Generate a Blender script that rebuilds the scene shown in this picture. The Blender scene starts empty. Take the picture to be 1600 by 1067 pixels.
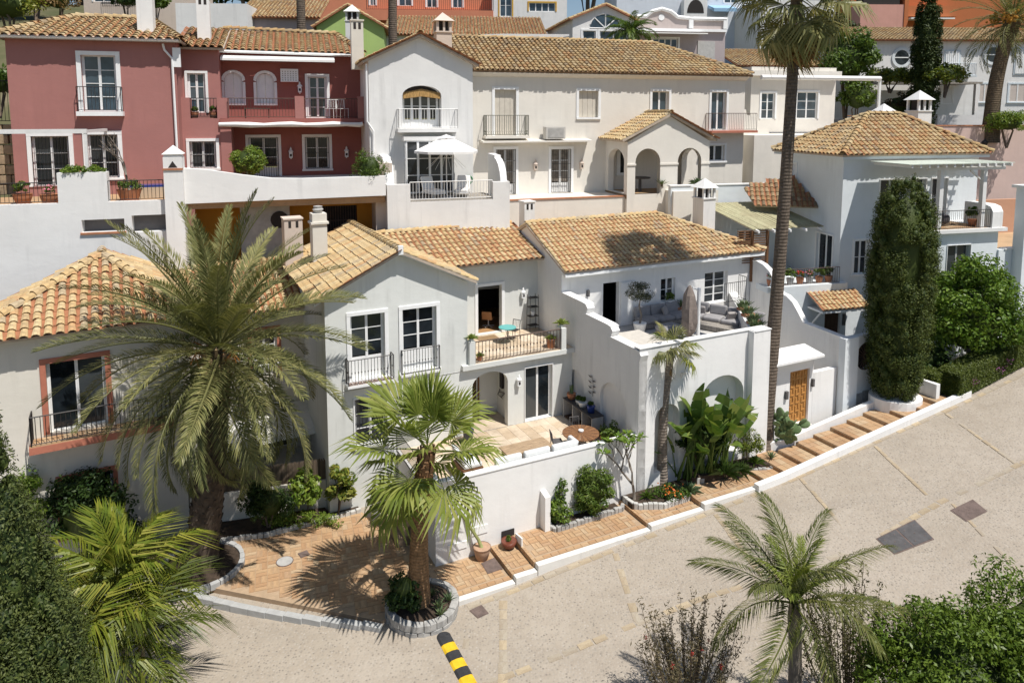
import bpy, math, random
import numpy as np
from mathutils import Vector, Matrix
R = math.radians
scene = bpy.context.scene
# ---------------------------------------------------------------- camera, sky, sun, exposure
cam = bpy.data.objects.new('camera', bpy.data.cameras.new('camera'))
scene.collection.objects.link(cam)
cam.location = (0, 0, 13.0)
cam.rotation_euler = (R(84), 0, 0)
cam.data.lens = 25.0
cam.data.sensor_width = 36.0
cam.data.shift_y = -0.148          # architectural lens shift
cam.data.clip_end = 3000
scene.camera = cam
SUN_EL, SUN_H = 64.0, (0.76, -0.65)
world = bpy.data.worlds.new('World'); scene.world = world; world.use_nodes = True
nt = world.node_tree; bg = nt.nodes['Background']
sky = nt.nodes.new('ShaderNodeTexSky'); sky.sky_type = 'NISHITA'; sky.sun_disc = False
sky.sun_elevation = R(SUN_EL); sky.sun_rotation = math.atan2(SUN_H[0], SUN_H[1])
sky.altitude = 100; sky.air_density = 1.0; sky.dust_density = 0.6
nt.links.new(sky.outputs[0], bg.inputs[0]); bg.inputs[1].default_value = 0.085
sl = bpy.data.lights.new('sun', 'SUN'); sl.energy = 5.0; sl.angle = R(0.53); sl.color = (1.0, 0.96, 0.90)
sun = bpy.data.objects.new('sun', sl); scene.collection.objects.link(sun)
sv = Vector((SUN_H[0]*math.cos(R(SUN_EL)), SUN_H[1]*math.cos(R(SUN_EL)), math.sin(R(SUN_EL))))
sun.rotation_euler = sv.to_track_quat('Z', 'Y').to_euler(); sun.location = (20, 0, 40)
scene.view_settings.view_transform = 'Standard'; scene.view_settings.look = 'None'
scene.view_settings.exposure = 0.10; scene.view_settings.gamma = 1.0
scene.view_settings.use_curve_mapping = False

# ---------------------------------------------------------------- helpers
COL = scene.collection
def tag(o, label=None, cat=None, group=None, kind=None):
    for k_, v_ in (('label', label), ('category', cat), ('group', group), ('kind', kind)):
        if v_: o[k_] = v_
    return o
def thing(name, label, cat, loc=(0, 0, 0), yaw=0, scale=1, group=None):
    o = bpy.data.objects.new(name, None); COL.objects.link(o)
    o.empty_display_size = .2
    o.location = loc; o.rotation_euler = (0, 0, R(yaw)); o.scale = (scale,)*3
    return tag(o, label, cat, group)
def link(name, me, mat=None, parent=None, loc=None, rot=None, scl=None):
    o = bpy.data.objects.new(name, me); COL.objects.link(o)
    if mat is not None and not me.materials: me.materials.append(mat)
    if parent is not None: o.parent = parent
    if loc is not None: o.location = loc
    if rot is not None: o.rotation_euler = rot
    if scl is not None: o.scale = scl if hasattr(scl, '__len__') else (scl,)*3
    return o
def copy_tree(o, parent=None):
    c = o.copy(); COL.objects.link(c)
    if parent is not None: c.parent = parent
    for ch in list(o.children): copy_tree(ch, c)
    return c
def xf(F, u, w, z):     # frame point -> world
    a = R(F[3]); s = F[4]
    return (F[0]+s*(u*math.cos(a)-w*math.sin(a)), F[1]+s*(u*math.sin(a)+w*math.cos(a)), F[2]+s*z)

class MB:
    def __init__(s): s.v = []; s.f = []
    def add(s, pts, faces):
        n = len(s.v); s.v += [tuple(p) for p in pts]; s.f += [tuple(i+n for i in f) for f in faces]; return s
    def box(s, x0, x1, y0, y1, z0, z1):
        if x0 > x1: x0, x1 = x1, x0
        if y0 > y1: y0, y1 = y1, y0
        if z0 > z1: z0, z1 = z1, z0
        return s.add([(x0,y0,z0),(x1,y0,z0),(x1,y1,z0),(x0,y1,z0),(x0,y0,z1),(x1,y0,z1),(x1,y1,z1),(x0,y1,z1)],
              [(3,2,1,0),(4,5,6,7),(0,1,5,4),(1,2,6,5),(2,3,7,6),(3,0,4,7)])
    def quad(s, *p): return s.add(p, [tuple(range(len(p)))])
    def prism(s, pts, vec):      # closed polygon pts extruded by vec
        n = len(pts); q = [tuple(a+b for a, b in zip(p, vec)) for p in pts]
        return s.add(list(pts)+q, [tuple(range(n))[::-1], tuple(range(n, 2*n))]+[(i, (i+1) % n, n+(i+1) % n, n+i) for i in range(n)])
    def tube(s, pts, r, n=6, cap=True):
        pts = [Vector(p) for p in pts]; m = len(pts)
        rr = r if hasattr(r, '__len__') else [r]*m
        ring = []; ref = Vector((0, 0, 1))
        for i, p in enumerate(pts):
            d = (pts[min(i+1, m-1)]-pts[max(i-1, 0)]).normalized()
            a = d.cross(ref if abs(d.z) < .95 else Vector((1, 0, 0))).normalized(); b = d.cross(a)
            ring.append([p+(a*math.cos(2*math.pi*k/n)+b*math.sin(2*math.pi*k/n))*rr[i] for k in range(n)])
        base = len(s.v)
        for g in ring: s.v += [tuple(q) for q in g]
        for i in range(m-1):
            for k in range(n):
                s.f.append((base+i*n+k, base+i*n+(k+1) % n, base+(i+1)*n+(k+1) % n, base+(i+1)*n+k))
        if cap:
            s.f.append(tuple(base+k for k in range(n))); s.f.append(tuple(base+(m-1)*n+k for k in range(n))[::-1])
        return s
    def lathe(s, prof, c=(0, 0, 0), n=14):      # prof list (r,z)
        base = len(s.v)
        for r, z in prof:
            s.v += [(c[0]+r*math.cos(2*math.pi*k/n), c[1]+r*math.sin(2*math.pi*k/n), c[2]+z) for k in range(n)]
        for i in range(len(prof)-1):
            for k in range(n):
                s.f.append((base+i*n+k, base+i*n+(k+1) % n, base+(i+1)*n+(k+1) % n, base+(i+1)*n+k))
        s.f.append(tuple(base+k for k in range(n))[::-1]); s.f.append(tuple(base+(len(prof)-1)*n+k for k in range(n)))
        return s
    def blob(s, c, r, n=10, m=6):     # ellipsoid
        rx, ry, rz = r
        prof = [(math.sin(math.pi*(i+.02)/(m+.04)), -math.cos(math.pi*(i+.02)/(m+.04))) for i in range(m+1)]
        b = len(s.v); s.lathe(prof, (0, 0, 0), n)
        for i in range(b, len(s.v)):
            x, y, z = s.v[i]; s.v[i] = (c[0]+x*rx, c[1]+y*ry, c[2]+z*rz)
        return s
    def mesh(s, name, smooth=False):
        me = bpy.data.meshes.new(name); me.from_pydata(s.v, [], s.f)
        if smooth: me.polygons.foreach_set('use_smooth', [True]*len(me.polygons))
        me.update(); return me
    def obj(s, name, mat, parent=None, smooth=False, bevel=0, **kw):
        o = link(name, s.mesh(name, smooth), mat, parent, **kw)
        if bevel:
            b = o.modifiers.new('bevel', 'BEVEL'); b.width = bevel; b.segments = 2; b.limit_method = 'ANGLE'
        return o

def np_mesh(name, V, k, mat):     # V (n*k,3): n faces with k verts each
    V = np.asarray(V, dtype=np.float32).reshape(-1, 3); n = len(V)//k
    me = bpy.data.meshes.new(name); me.vertices.add(n*k); me.vertices.foreach_set('co', V.ravel())
    me.loops.add(n*k); me.loops.foreach_set('vertex_index', np.arange(n*k, dtype=np.int32))
    me.polygons.add(n); me.polygons.foreach_set('loop_start', np.arange(0, n*k, k, dtype=np.int32))
    me.update(calc_edges=True)
    if mat is not None: me.materials.append(mat)
    return me

# ---------------------------------------------------------------- materials
MATS = {}
class NB:
    def __init__(s, name):
        s.m = bpy.data.materials.new(name); s.m.use_nodes = True; s.t = s.m.node_tree; s.p = s.t.nodes['Principled BSDF']
        s.tc = s.t.nodes.new('ShaderNodeTexCoord')
    def n(s, ty, **kw):
        nd = s.t.nodes.new('ShaderNode'+ty)
        for k_, v_ in kw.items():
            if k_ in nd.inputs: nd.inputs[k_].default_value = v_
            else: setattr(nd, k_, v_)
        return nd
    def l(s, a, b): s.t.links.new(a, b)
    def ramp(s, fac, stops, interp='LINEAR'):
        r = s.n('ValToRGB'); r.color_ramp.interpolation = interp; e = r.color_ramp.elements
        while len(e) < len(stops): e.new(.5)
        for el, (pos, c) in zip(e, stops):
            el.position = pos; el.color = (*c, 1) if len(c) == 3 else c
        s.l(fac, r.inputs[0]); return r.outputs[0]
    def noise(s, scale, detail=3, rough=.55, stretch=None, obj=True):
        nz = s.n('TexNoise', Scale=scale, Detail=detail, Roughness=rough)
        src = s.tc.outputs['Object' if obj else 'Generated']
        if stretch:
            mp = s.n('Mapping'); mp.inputs['Scale'].default_value = stretch; s.l(src, mp.inputs[0]); src = mp.outputs[0]
        s.l(src, nz.inputs['Vector']); return nz.outputs['Fac']
    def mix(s, fac, a, b, mode='MIX'):
        m = s.n('MixRGB', blend_type=mode)
        for i, x in ((0, fac), (1, a), (2, b)):
            if isinstance(x, (int, float)): m.inputs[i].default_value = x
            elif isinstance(x, tuple): m.inputs[i].default_value = (*x, 1)
            else: s.l(x, m.inputs[i])
        return m.outputs[0]
    def rnd(s):
        oi = s.n('ObjectInfo'); g = s.n('NewGeometry')
        a = s.n('Math', operation='ADD'); s.l(oi.outputs['Random'], a.inputs[0]); s.l(g.outputs['Random Per Island'], a.inputs[1])
        f = s.n('Math', operation='FRACT'); s.l(a.outputs[0], f.inputs[0]); return f.outputs[0]
    def bump(s, h, strength, dist=.02):
        b = s.n('Bump', Strength=strength, Distance=dist); s.l(h, b.inputs['Height']); s.l(b.outputs[0], s.p.inputs['Normal'])
    def done(s, col, rough=.8, spec=.3):
        if isinstance(col, tuple): s.p.inputs['Base Color'].default_value = (*col, 1)
        else: s.l(col, s.p.inputs['Base Color'])
        s.p.inputs['Roughness'].default_value = rough; s.p.inputs['Specular IOR Level'].default_value = spec
        return s.m
def M(key, fn):
    if key not in MATS: MATS[key] = fn()
    return MATS[key]
def sc(c, k): return tuple(min(1, x*k) for x in c)
def plaster(name, c, dirt=.5):
    def f():
        b = NB(name)
        big = b.noise(.45, 5, .62); fine = b.noise(1.1, 5, .62, (1, 1, 1.7)); streak = b.noise(1.6, 4, .65, (1.6, 1.6, .10)); crack = b.noise(.9, 2, .5)
        col = b.ramp(big, [(.3, sc(c, .92)), (.7, sc(c, 1.04))])
        st = b.mix(1.0, b.ramp(streak, [(.48, (0, 0, 0)), (.76, (dirt*.62,)*3)]), b.ramp(crack, [(.42, (0, 0, 0)), (.62, (1, 1, 1))]), 'MULTIPLY')
        col = b.mix(st, col, sc(c, .55))
        col = b.mix(b.ramp(fine, [(.36, (.10,)*3), (.56, (0, 0, 0))]), col, sc(c, .80))
        b.bump(fine, .22, .06); return b.done(col, .88, .15)
    return M(name, f)
def paint(name, c, rough=.5, var=.06, bump=0):
    def f():
        b = NB(name); n = b.noise(5, 3)
        if bump: b.bump(b.noise(30, 3), bump, .01)
        return b.done(b.ramp(n, [(.3, sc(c, 1-var)), (.7, sc(c, 1+var))]), rough, .35)
    return M(name, f)
def roof_mat(name, tones, moss=.5):
    def f():
        b = NB(name); k = len(tones)
        col = b.ramp(b.rnd(), [(i/k, t) for i, t in enumerate(tones)], 'CONSTANT')
        n = b.noise(7, 4, .65); col = b.mix(b.ramp(n, [(.52, (0, 0, 0)), (.72, (moss,)*3)]), col, (.10, .085, .06))
        n2 = b.noise(.8, 5, .7); col = b.mix(b.ramp(n2, [(.42, (0, 0, 0)), (.72, (.5,)*3)]), col, (.22, .15, .09))
        b.bump(b.noise(25, 3), .25, .01); return b.done(col, .85, .2)
    return M(name, f)
def leaf_mat(name, cols, rough=.5, trans=.25):
    def f():
        b = NB(name); k = len(cols)-1
        g = b.n('NewGeometry'); oi = b.n('ObjectInfo')
        mx = b.n('Math', operation='MULTIPLY_ADD'); b.l(oi.outputs['Random'], mx.inputs[0]); mx.inputs[1].default_value = .35
        sub = b.n('Math', operation='MULTIPLY'); b.l(g.outputs['Random Per Island'], sub.inputs[0]); sub.inputs[1].default_value = .65
        b.l(sub.outputs[0], mx.inputs[2])
        col = b.ramp(mx.outputs[0], [(i/k, c) for i, c in enumerate(cols)])
        b.done(col, rough, .3)
        tr = b.n('BsdfTranslucent'); b.l(b.mix(1.0, col, (1.15, 1.15, .6), 'MULTIPLY'), tr.inputs[0])
        ms = b.n('MixShader'); ms.inputs[0].default_value = trans
        out = b.t.nodes['Material Output']; b.l(b.p.outputs[0], ms.inputs[1]); b.l(tr.outputs[0], ms.inputs[2]); b.l(ms.outputs[0], out.inputs[0])
        return b.m
    return M(name, f)
def glass_mat(name='window_glass', c=(.012, .016, .02)):
    def f():
        b = NB(name); n = b.noise(1.3, 2)
        col = b.mix(b.ramp(b.rnd(), [(.45, (0, 0, 0)), (1, (.5,)*3)]), b.ramp(n, [(.3, sc(c, .6)), (.7, sc(c, 1.8))]), (.10, .11, .115)); return b.done(col, .05, .6)  # some panes randomly paler: reflection put into the glass colour
    return M(name, f)
WHITE = plaster('white_plaster', (.78, .77, .75), .9); PURE = plaster('bright_white_plaster', (.82, .81, .79), .75)
GREYW = plaster('grey_white_plaster', (.70, .71, .68), .8); WARM = plaster('warm_white_plaster', (.72, .68, .60))
CREAM = plaster('cream_plaster', (.77, .73, .66)); RED = plaster('red_plaster', (.40, .185, .165), .45)
DKRED = plaster('dark_red_plaster', (.33, .125, .105), .4)
BLUEW = plaster('pale_blue_plaster', (.74, .78, .80)); ORANGE = plaster('orange_plaster', (.60, .26, .04))
SALMON = plaster('salmon_plaster', (.62, .24, .14)); GREEN = plaster('green_plaster', (.42, .56, .20)); MAUVE = plaster('mauve_plaster', (.42, .36, .36))
PINK = plaster('pink_plaster', (.62, .33, .27)); RUST = plaster('rust_plaster', (.50, .17, .07)); BEIGE = plaster('beige_plaster', (.64, .54, .46)); YELLOW = paint('ochre_paint', (.62, .36, .05))
TRIM = paint('white_trim', (.84, .84, .83), .6, .03); TERRA_TRIM = paint('terracotta_trim', (.46, .17, .11), .7, .08)
IRON = paint('black_iron', (.025, .022, .022), .5); WIRON = paint('white_iron', (.75, .74, .72), .5); RUSTIRON = paint('rusty_iron', (.10, .065, .05), .7, .3)
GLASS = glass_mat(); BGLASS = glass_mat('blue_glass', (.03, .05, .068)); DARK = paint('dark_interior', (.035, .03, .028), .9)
def wood(name, c, st=(8, 8, .6)):
    def f():
        b = NB(name); n = b.noise(3, 4, .6, st); b.bump(n, .2, .01)
        return b.done(b.ramp(n, [(.3, sc(c, .6)), (.7, sc(c, 1.25))]), .6, .3)
    return M(name, f)
WOOD = wood('brown_wood', (.20, .10, .05)); OAK = wood('honey_wood', (.46, .22, .06)); DKWOOD = wood('dark_wood', (.09, .05, .03)); GREYWOOD = wood('grey_wood', (.33, .30, .26)); FLOORWOOD = wood('floor_wood', (.42, .24, .11), (.8, 9, 9))
ROOF_OLD = roof_mat('weathered_roof_tile', [(0.459,0.328,0.166),(0.487,0.358,0.191),(0.412,0.272,0.131),(0.497,0.378,0.215),(0.450,0.302,0.146),(0.374,0.262,0.141),(0.478,0.348,0.176),(0.440,0.262,0.126),(0.506,0.393,0.230),(0.333,0.252,0.157)], .7)
ROOF_NEW = roof_mat('tan_roof_tile', [(0.556,0.405,0.212),(0.586,0.442,0.243),(0.526,0.367,0.181),(0.596,0.463,0.269),(0.546,0.383,0.191),(0.486,0.351,0.191),(0.576,0.426,0.222),(0.526,0.330,0.165),(0.596,0.458,0.253),(0.457,0.362,0.233)], .5)
ROOF_SHADED = roof_mat('shaded_roof_tile', [(0.315,0.217,0.112),(0.360,0.255,0.143),(0.270,0.165,0.083),(0.375,0.277,0.165),(0.210,0.150,0.090),(0.338,0.210,0.098)], .8)  # darker tile tones: shade on the lean-to roof put into the colour
UNDER = paint('terracotta_channel', (.33, .14, .07), .9, .25)
MORTAR = paint('roof_mortar', (.46, .38, .30), .9, .15, .3)
SOIL = paint('soil', (.055, .038, .026), .95, .4, .8); POT = paint('terracotta_pot', (.44, .19, .10), .8, .15); STONE = paint('grey_stone', (.36, .35, .33), .9, .25, .5)
PALESTONE = paint('pale_stone', (.50, .49, .46), .85, .12, .4); CONC = paint('concrete', (.40, .39, .37), .9, .12, .3)
LEAF_DATE = leaf_mat('date_palm_leaf', [(.08,.092,.032),(.145,.155,.055),(.24,.232,.09),(.39,.345,.145)], .45)
LEAF_FAN = leaf_mat('fan_palm_leaf', [(.085,.125,.018),(.15,.195,.03),(.24,.275,.06),(.33,.33,.09)], .45, .3)
LEAF_DRY = leaf_mat('dry_palm_leaf', [(.16,.09,.03),(.26,.16,.06),(.34,.24,.11)], .7)
LEAF_YEL = leaf_mat('yellow_green_leaf', [(.07,.11,.015),(.13,.175,.02),(.21,.23,.03),(.34,.31,.06)], .4, .3)
LEAF_DK = leaf_mat('dark_green_leaf', [(.015,.035,.008),(.025,.055,.012),(.045,.08,.016),(.07,.11,.022)], .5)
LEAF_MID = leaf_mat('mid_green_leaf', [(.04,.08,.012),(.07,.125,.018),(.11,.17,.027),(.18,.23,.045)], .45, .3)
LEAF_LIME = leaf_mat('lime_green_leaf', [(.06,.12,.015),(.10,.18,.02),(.17,.25,.035),(.25,.29,.05)], .45, .3)
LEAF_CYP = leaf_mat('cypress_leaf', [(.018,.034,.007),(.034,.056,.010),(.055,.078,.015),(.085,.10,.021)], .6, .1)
LEAF_OLIVE = leaf_mat('olive_leaf', [(.08,.09,.05),(.13,.14,.08),(.20,.20,.12)], .5)
LEAF_BROWN = leaf_mat('brownish_leaf', [(.09,.075,.04),(.14,.115,.06),(.21,.165,.09),(.11,.12,.04)], .6)
FLOWER_RED = leaf_mat('red_flower', [(.45,.02,.02),(.6,.05,.04)], .5); FLOWER_PINK = leaf_mat('pink_flower', [(.6,.12,.2),(.7,.3,.35)], .5)
BARK = paint('bark', (.15, .11, .08), .95, .3, .8); BARK_GREY = paint('grey_bark', (.20, .17, .14), .95, .2, .6)
def palm_bark(name, c, ring):
    def f():
        b = NB(name); w = b.n('TexWave', Scale=ring, Distortion=1.5); w.bands_direction = 'Z'; b.l(b.tc.outputs['Object'], w.inputs['Vector'])
        n = b.noise(6, 4, .6, (2, 2, 1)); col = b.ramp(n, [(.3, sc(c, .55)), (.7, sc(c, 1.35))])
        col = b.mix(b.ramp(w.outputs['Fac'], [(.0, (.5,)*3), (.3, (0, 0, 0))]), col, sc(c, .5)); b.bump(w.outputs['Fac'], .5, .03); return b.done(col, .9, .15)
    return M(name, f)
TRUNK_RING = palm_bark('ringed_trunk', (.15, .118, .092), 2.2); TRUNK_BROWN = palm_bark('brown_trunk', (.25, .15, .08), 3.0)
FABRIC_GREY = paint('grey_fabric', (.30, .29, .29), .95, .1, .3); FABRIC_PALE = paint('pale_fabric', (.68, .69, .68), .95, .05, .2); FABRIC_WHITE = paint('white_fabric', (.82, .80, .77), .9, .04, .2)
METAL_DK = paint('dark_cast_iron', (.10, .095, .095), .6, .2, .5); METAL_BR = paint('brown_cast_iron', (.15, .11, .095), .7, .2, .5); ZINC = paint('zinc', (.45, .44, .42), .5, .1)
TURQ = paint('turquoise_enamel', (.12, .42, .40), .4); BLUEPOT = paint('blue_glaze', (.03, .06, .25), .2)
ROOFBED = paint('brown_roof_bed', (.24, .155, .09), .9, .3)
CURTAIN = paint('curtained_glass', (.22, .19, .16), .25, .35)
# ---------------------------------------------------------------- frames (x, y, z, yaw, scale)
FF = (-7.10, 26.3, 0, 26.3, 1)                 # lower row of houses: u along the facades, w uphill, z up
K = 1.18
UF = (2.56*K, 35.5*K, 13-3.9*K, 17, K)         # upper row
LF = (-14.8155, 24.0, -2.6, 29, 1)             # house on the left
GF = (17.2, 36.8, 0, 14, 1)                    # pale blue house on the right
CAM = Vector((0, 0, 13))
def fthing(name, label, cat, F, group=None): return thing(name, label, cat, F[:3], F[3], F[4], group)

# ---------------------------------------------------------------- building helpers
class Fc:
    """a vertical plane of a house: 'f' faces -w, 'b' faces +w, 'l' faces -u, 'r' faces +u"""
    def __init__(s, side, pos): s.s = side; s.p = pos
    def P(s, a, d, z):
        return {'f': (a, s.p-d, z), 'b': (a, s.p+d, z), 'l': (s.p-d, a, z), 'r': (s.p+d, a, z)}[s.s]
    def box(s, mb, a0, a1, d0, d1, z0, z1):
        p = s.P(a0, d0, z0); q = s.P(a1, d1, z1); return mb.box(p[0], q[0], p[1], q[1], z0, z1)
def arch_pts(a0, a1, z1, rise, n=12):
    c = (a0+a1)/2; r = (a1-a0)/2
    return [(c-r*math.cos(math.pi*i/n), z1-rise+rise*math.sin(math.pi*i/n)) for i in range(n+1)]
def wall(mb, fc, a0, a1, z0, z1, holes=(), rd=.28):
    xs = sorted({a0, a1, *[h[0] for h in holes], *[h[1] for h in holes]}); zs = sorted({z0, z1, *[h[2] for h in holes], *[h[3] for h in holes]})
    xs = [x for x in xs if a0 <= x <= a1]; zs = [z for z in zs if z0 <= z <= z1]
    for i in range(len(xs)-1):
        for j in range(len(zs)-1):
            cx = (xs[i]+xs[i+1])/2; cz = (zs[j]+zs[j+1])/2
            if any(h[0] < cx < h[1] and h[2] < cz < h[3] for h in holes): continue
            mb.quad(fc.P(xs[i], 0, zs[j]), fc.P(xs[i+1], 0, zs[j]), fc.P(xs[i+1], 0, zs[j+1]), fc.P(xs[i], 0, zs[j+1]))
    for h in holes:
        b0, b1, c0, c1 = h[:4]; rise = h[4] if len(h) > 4 else 0
        d = -(h[5] if len(h) > 5 else rd); zt = c1-rise
        if c0 > z0: mb.quad(fc.P(b0, 0, c0), fc.P(b1, 0, c0), fc.P(b1, d, c0), fc.P(b0, d, c0))
        for b in (b0, b1): mb.quad(fc.P(b, 0, c0), fc.P(b, 0, zt), fc.P(b, d, zt), fc.P(b, d, c0))
        if rise:
            ap = arch_pts(b0, b1, c1, rise)
            for (x0, y0), (x1, y1) in zip(ap, ap[1:]):
                mb.quad(fc.P(x0, 0, y0), fc.P(x1, 0, y1), fc.P(x1, 0, c1+1e-4), fc.P(x0, 0, c1+1e-4))
                mb.quad(fc.P(x0, 0, y0), fc.P(x1, 0, y1), fc.P(x1, d, y1), fc.P(x0, d, y0))
        else: mb.quad(fc.P(b0, 0, c1), fc.P(b1, 0, c1), fc.P(b1, d, c1), fc.P(b0, d, c1))
    return mb
def bars(mb, fc, a0, a1, d, z0, z1, n, m, t=.016):
    for i in range(n+1):
        a = a0+(a1-a0)*i/n; fc.box(mb, a-t/2, a+t/2, d, d+t, z0, z1)
    for j in range(m+1):
        z = z0+(z1-z0)*j/m; fc.box(mb, a0, a1, d-t*.6, d+t*1.6+.001, z-t/2, z+t/2)
def window(house, fc, a0, a1, z0, z1, d=.18, leaves=2, nx=1, ny=3, trim=.14, tm=None, fm=None, gm=None, panel=0, grille=0, name='window', sill=True, glass_bottom=None, label=None):
    """opening a0..a1, z0..z1: surround, casement frame set back d, panes, optional lower panel, grille"""
    tm = tm or TRIM; fm = fm or TRIM; gm = gm or GLASS
    mb = MB()
    if trim:
        fc.box(mb, a0-trim, a0+.004, -.02, .045, z0, z1); fc.box(mb, a1-.004, a1+trim, -.02, .045, z0, z1)
        fc.box(mb, a0-trim, a1+trim, -.02, .05, z1-.004, z1+trim)
        if sill: fc.box(mb, a0-trim-.03, a1+trim+.03, -.02, .10, z0-.09, z0+.004)
    else: fc.box(mb, a0, a1, -d-.02, -.02, z0-.02, z0+.012)
    w = mb.obj(name, tm, house)
    if label: w['label'] = label
    fr = MB(); t = .055
    fc.box(fr, a0, a0+t, -d-.05, -d, z0, z1); fc.box(fr, a1-t, a1, -d-.05, -d, z0, z1); fc.box(fr, a0+t, a1-t, -d-.05, -d, z1-t, z1); fc.box(fr, a0+t, a1-t, -d-.05, -d, z0, z0+t)
    lw = (a1-a0-2*t)/leaves; panes = []
    for i in range(leaves):
        l0 = a0+t+i*lw; l1 = l0+lw; st = .05
        for b in (l0, l1-st): fc.box(fr, b+.002, b+st-.002, -d-.045, -d+.008, z0+t, z1-t)
        if panel: fc.box(fr, l0+st, l1-st, -d-.04, -d-.005, z0+t, z0+panel)
        zb = z0+t+(panel if panel else 0); zt = z1-t
        for j in range(ny):
            y0 = zb+(zt-zb)*j/ny; y1 = zb+(zt-zb)*(j+1)/ny
            if j: fc.box(fr, l0+st, l1-st, -d-.04, -d+.004, y0-.014, y0+.014)
            for q in range(nx):
                x0 = l0+st+(lw-2*st)*q/nx; x1 = l0+st+(lw-2*st)*(q+1)/nx
                if q: fc.box(fr, x0-.012, x0+.012, -d-.038, -d+.002, y0, y1)
                panes.append((x0, x1, y0, y1))
    fr.obj('frame', fm, w)
    for x0, x1, y0, y1 in panes:
        p = MB(); fc.box(p, x0, x1, -d-.035, -d-.022, y0, y1); p.obj('pane', gm, w)
    if grille:
        g = MB(); bars(g, fc, a0+.03, a1-.03, .03, z0+.04, z1-.03, grille, max(2, int((z1-z0)/.55))); g.obj('grille', IRON, w)
    return w
def railing(parent, pts, h, mat, sp=.11, t=.018, name='railing', kind='plain', foot=.06):
    mb = MB()
    for p, q in zip(pts, pts[1:]):
        p = Vector(p); q = Vector(q); L = (q-p).length; n = max(1, int(L/sp)); up = Vector((0, 0, 1))
        for zz, r in ((h, t*.9), (foot, t*.7)): mb.tube([p+up*zz, q+up*zz], r, 4)
        for i in range(n+1):
            c = p.lerp(q, i/n); mb.tube([c+up*(0 if i in (0, n) else foot), c+up*h], t*(.9 if i in (0, n) else .5), 4, False)
            if kind == 'knot' and 0 < i < n:
                mb.blob(tuple(c+up*h*.5), (t*1.2, t*1.2, t*2.2), 5, 3)
        if kind == 'scroll':
            for i in range(n):
                c = p.lerp(q, (i+.5)/n); mb.tube([c+up*foot, p.lerp(q, i/n)+up*(foot+.09), c+up*(foot+.18)], t*.5, 3, False)
    return mb.obj(name, mat, parent)
def lantern(house, fc, a, z, mat=None):     # small Moorish wall lantern
    mat = mat or TRIM; m = MB(); c = fc.P(a, .11, z)
    m.box(c[0]-.08, c[0]+.08, c[1]-.08, c[1]+.08, z-.14, z+.14); m.lathe([(.13, .14), (.10, .2), (.04, .26), (.05, .3), (.01, .38)], (c[0], c[1], z), 8)
    fc.box(m, a-.03, a+.03, 0, .05, z-.2, z+.1)
    o = m.obj('wall_lantern', mat, house); k_ = MB()
    fc.box(k_, a-.045, a+.045, .188, .196, z-.07, z+.05); k_.obj('lantern_pane', DARK, o)
    return o
# ---- barrel tile roofs
def tile_tpl(sp, L, up=True, seg=5):
    V = []; Fs = []
    if up:
        for y, r, z in ((0, sp*.41, .035), (L, sp*.33, 0), (.0, sp*.41-.022, .035)):
            for i in range(seg+1):
                a = math.pi*i/seg; V.append((-r*math.cos(a), y, z+r*.92*math.sin(a)-.01))
        n = seg+1
        for i in range(seg): Fs.append((i, i+1, n+i+1, n+i)); Fs.append((i+1, i, 2*n+i, 2*n+i+1))
    else:
        for y, z in ((0, .02), (L, 0)):
            for i in range(4): V.append((sp*.45*(i/1.5-1), y, z+.005+.22*sp*((i/1.5-1)**2)))
        for i in range(3): Fs.append((i, i+1, 5+i, 4+i))
    return V, Fs
def inpoly(x, y, P):
    c = False; n = len(P)
    for i in range(n):
        x0, y0 = P[i]; x1, y1 = P[i-1]
        if (y0 > y) != (y1 > y) and x < (x1-x0)*(y-y0)/(y1-y0)+x0: c = not c
    return c
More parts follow.
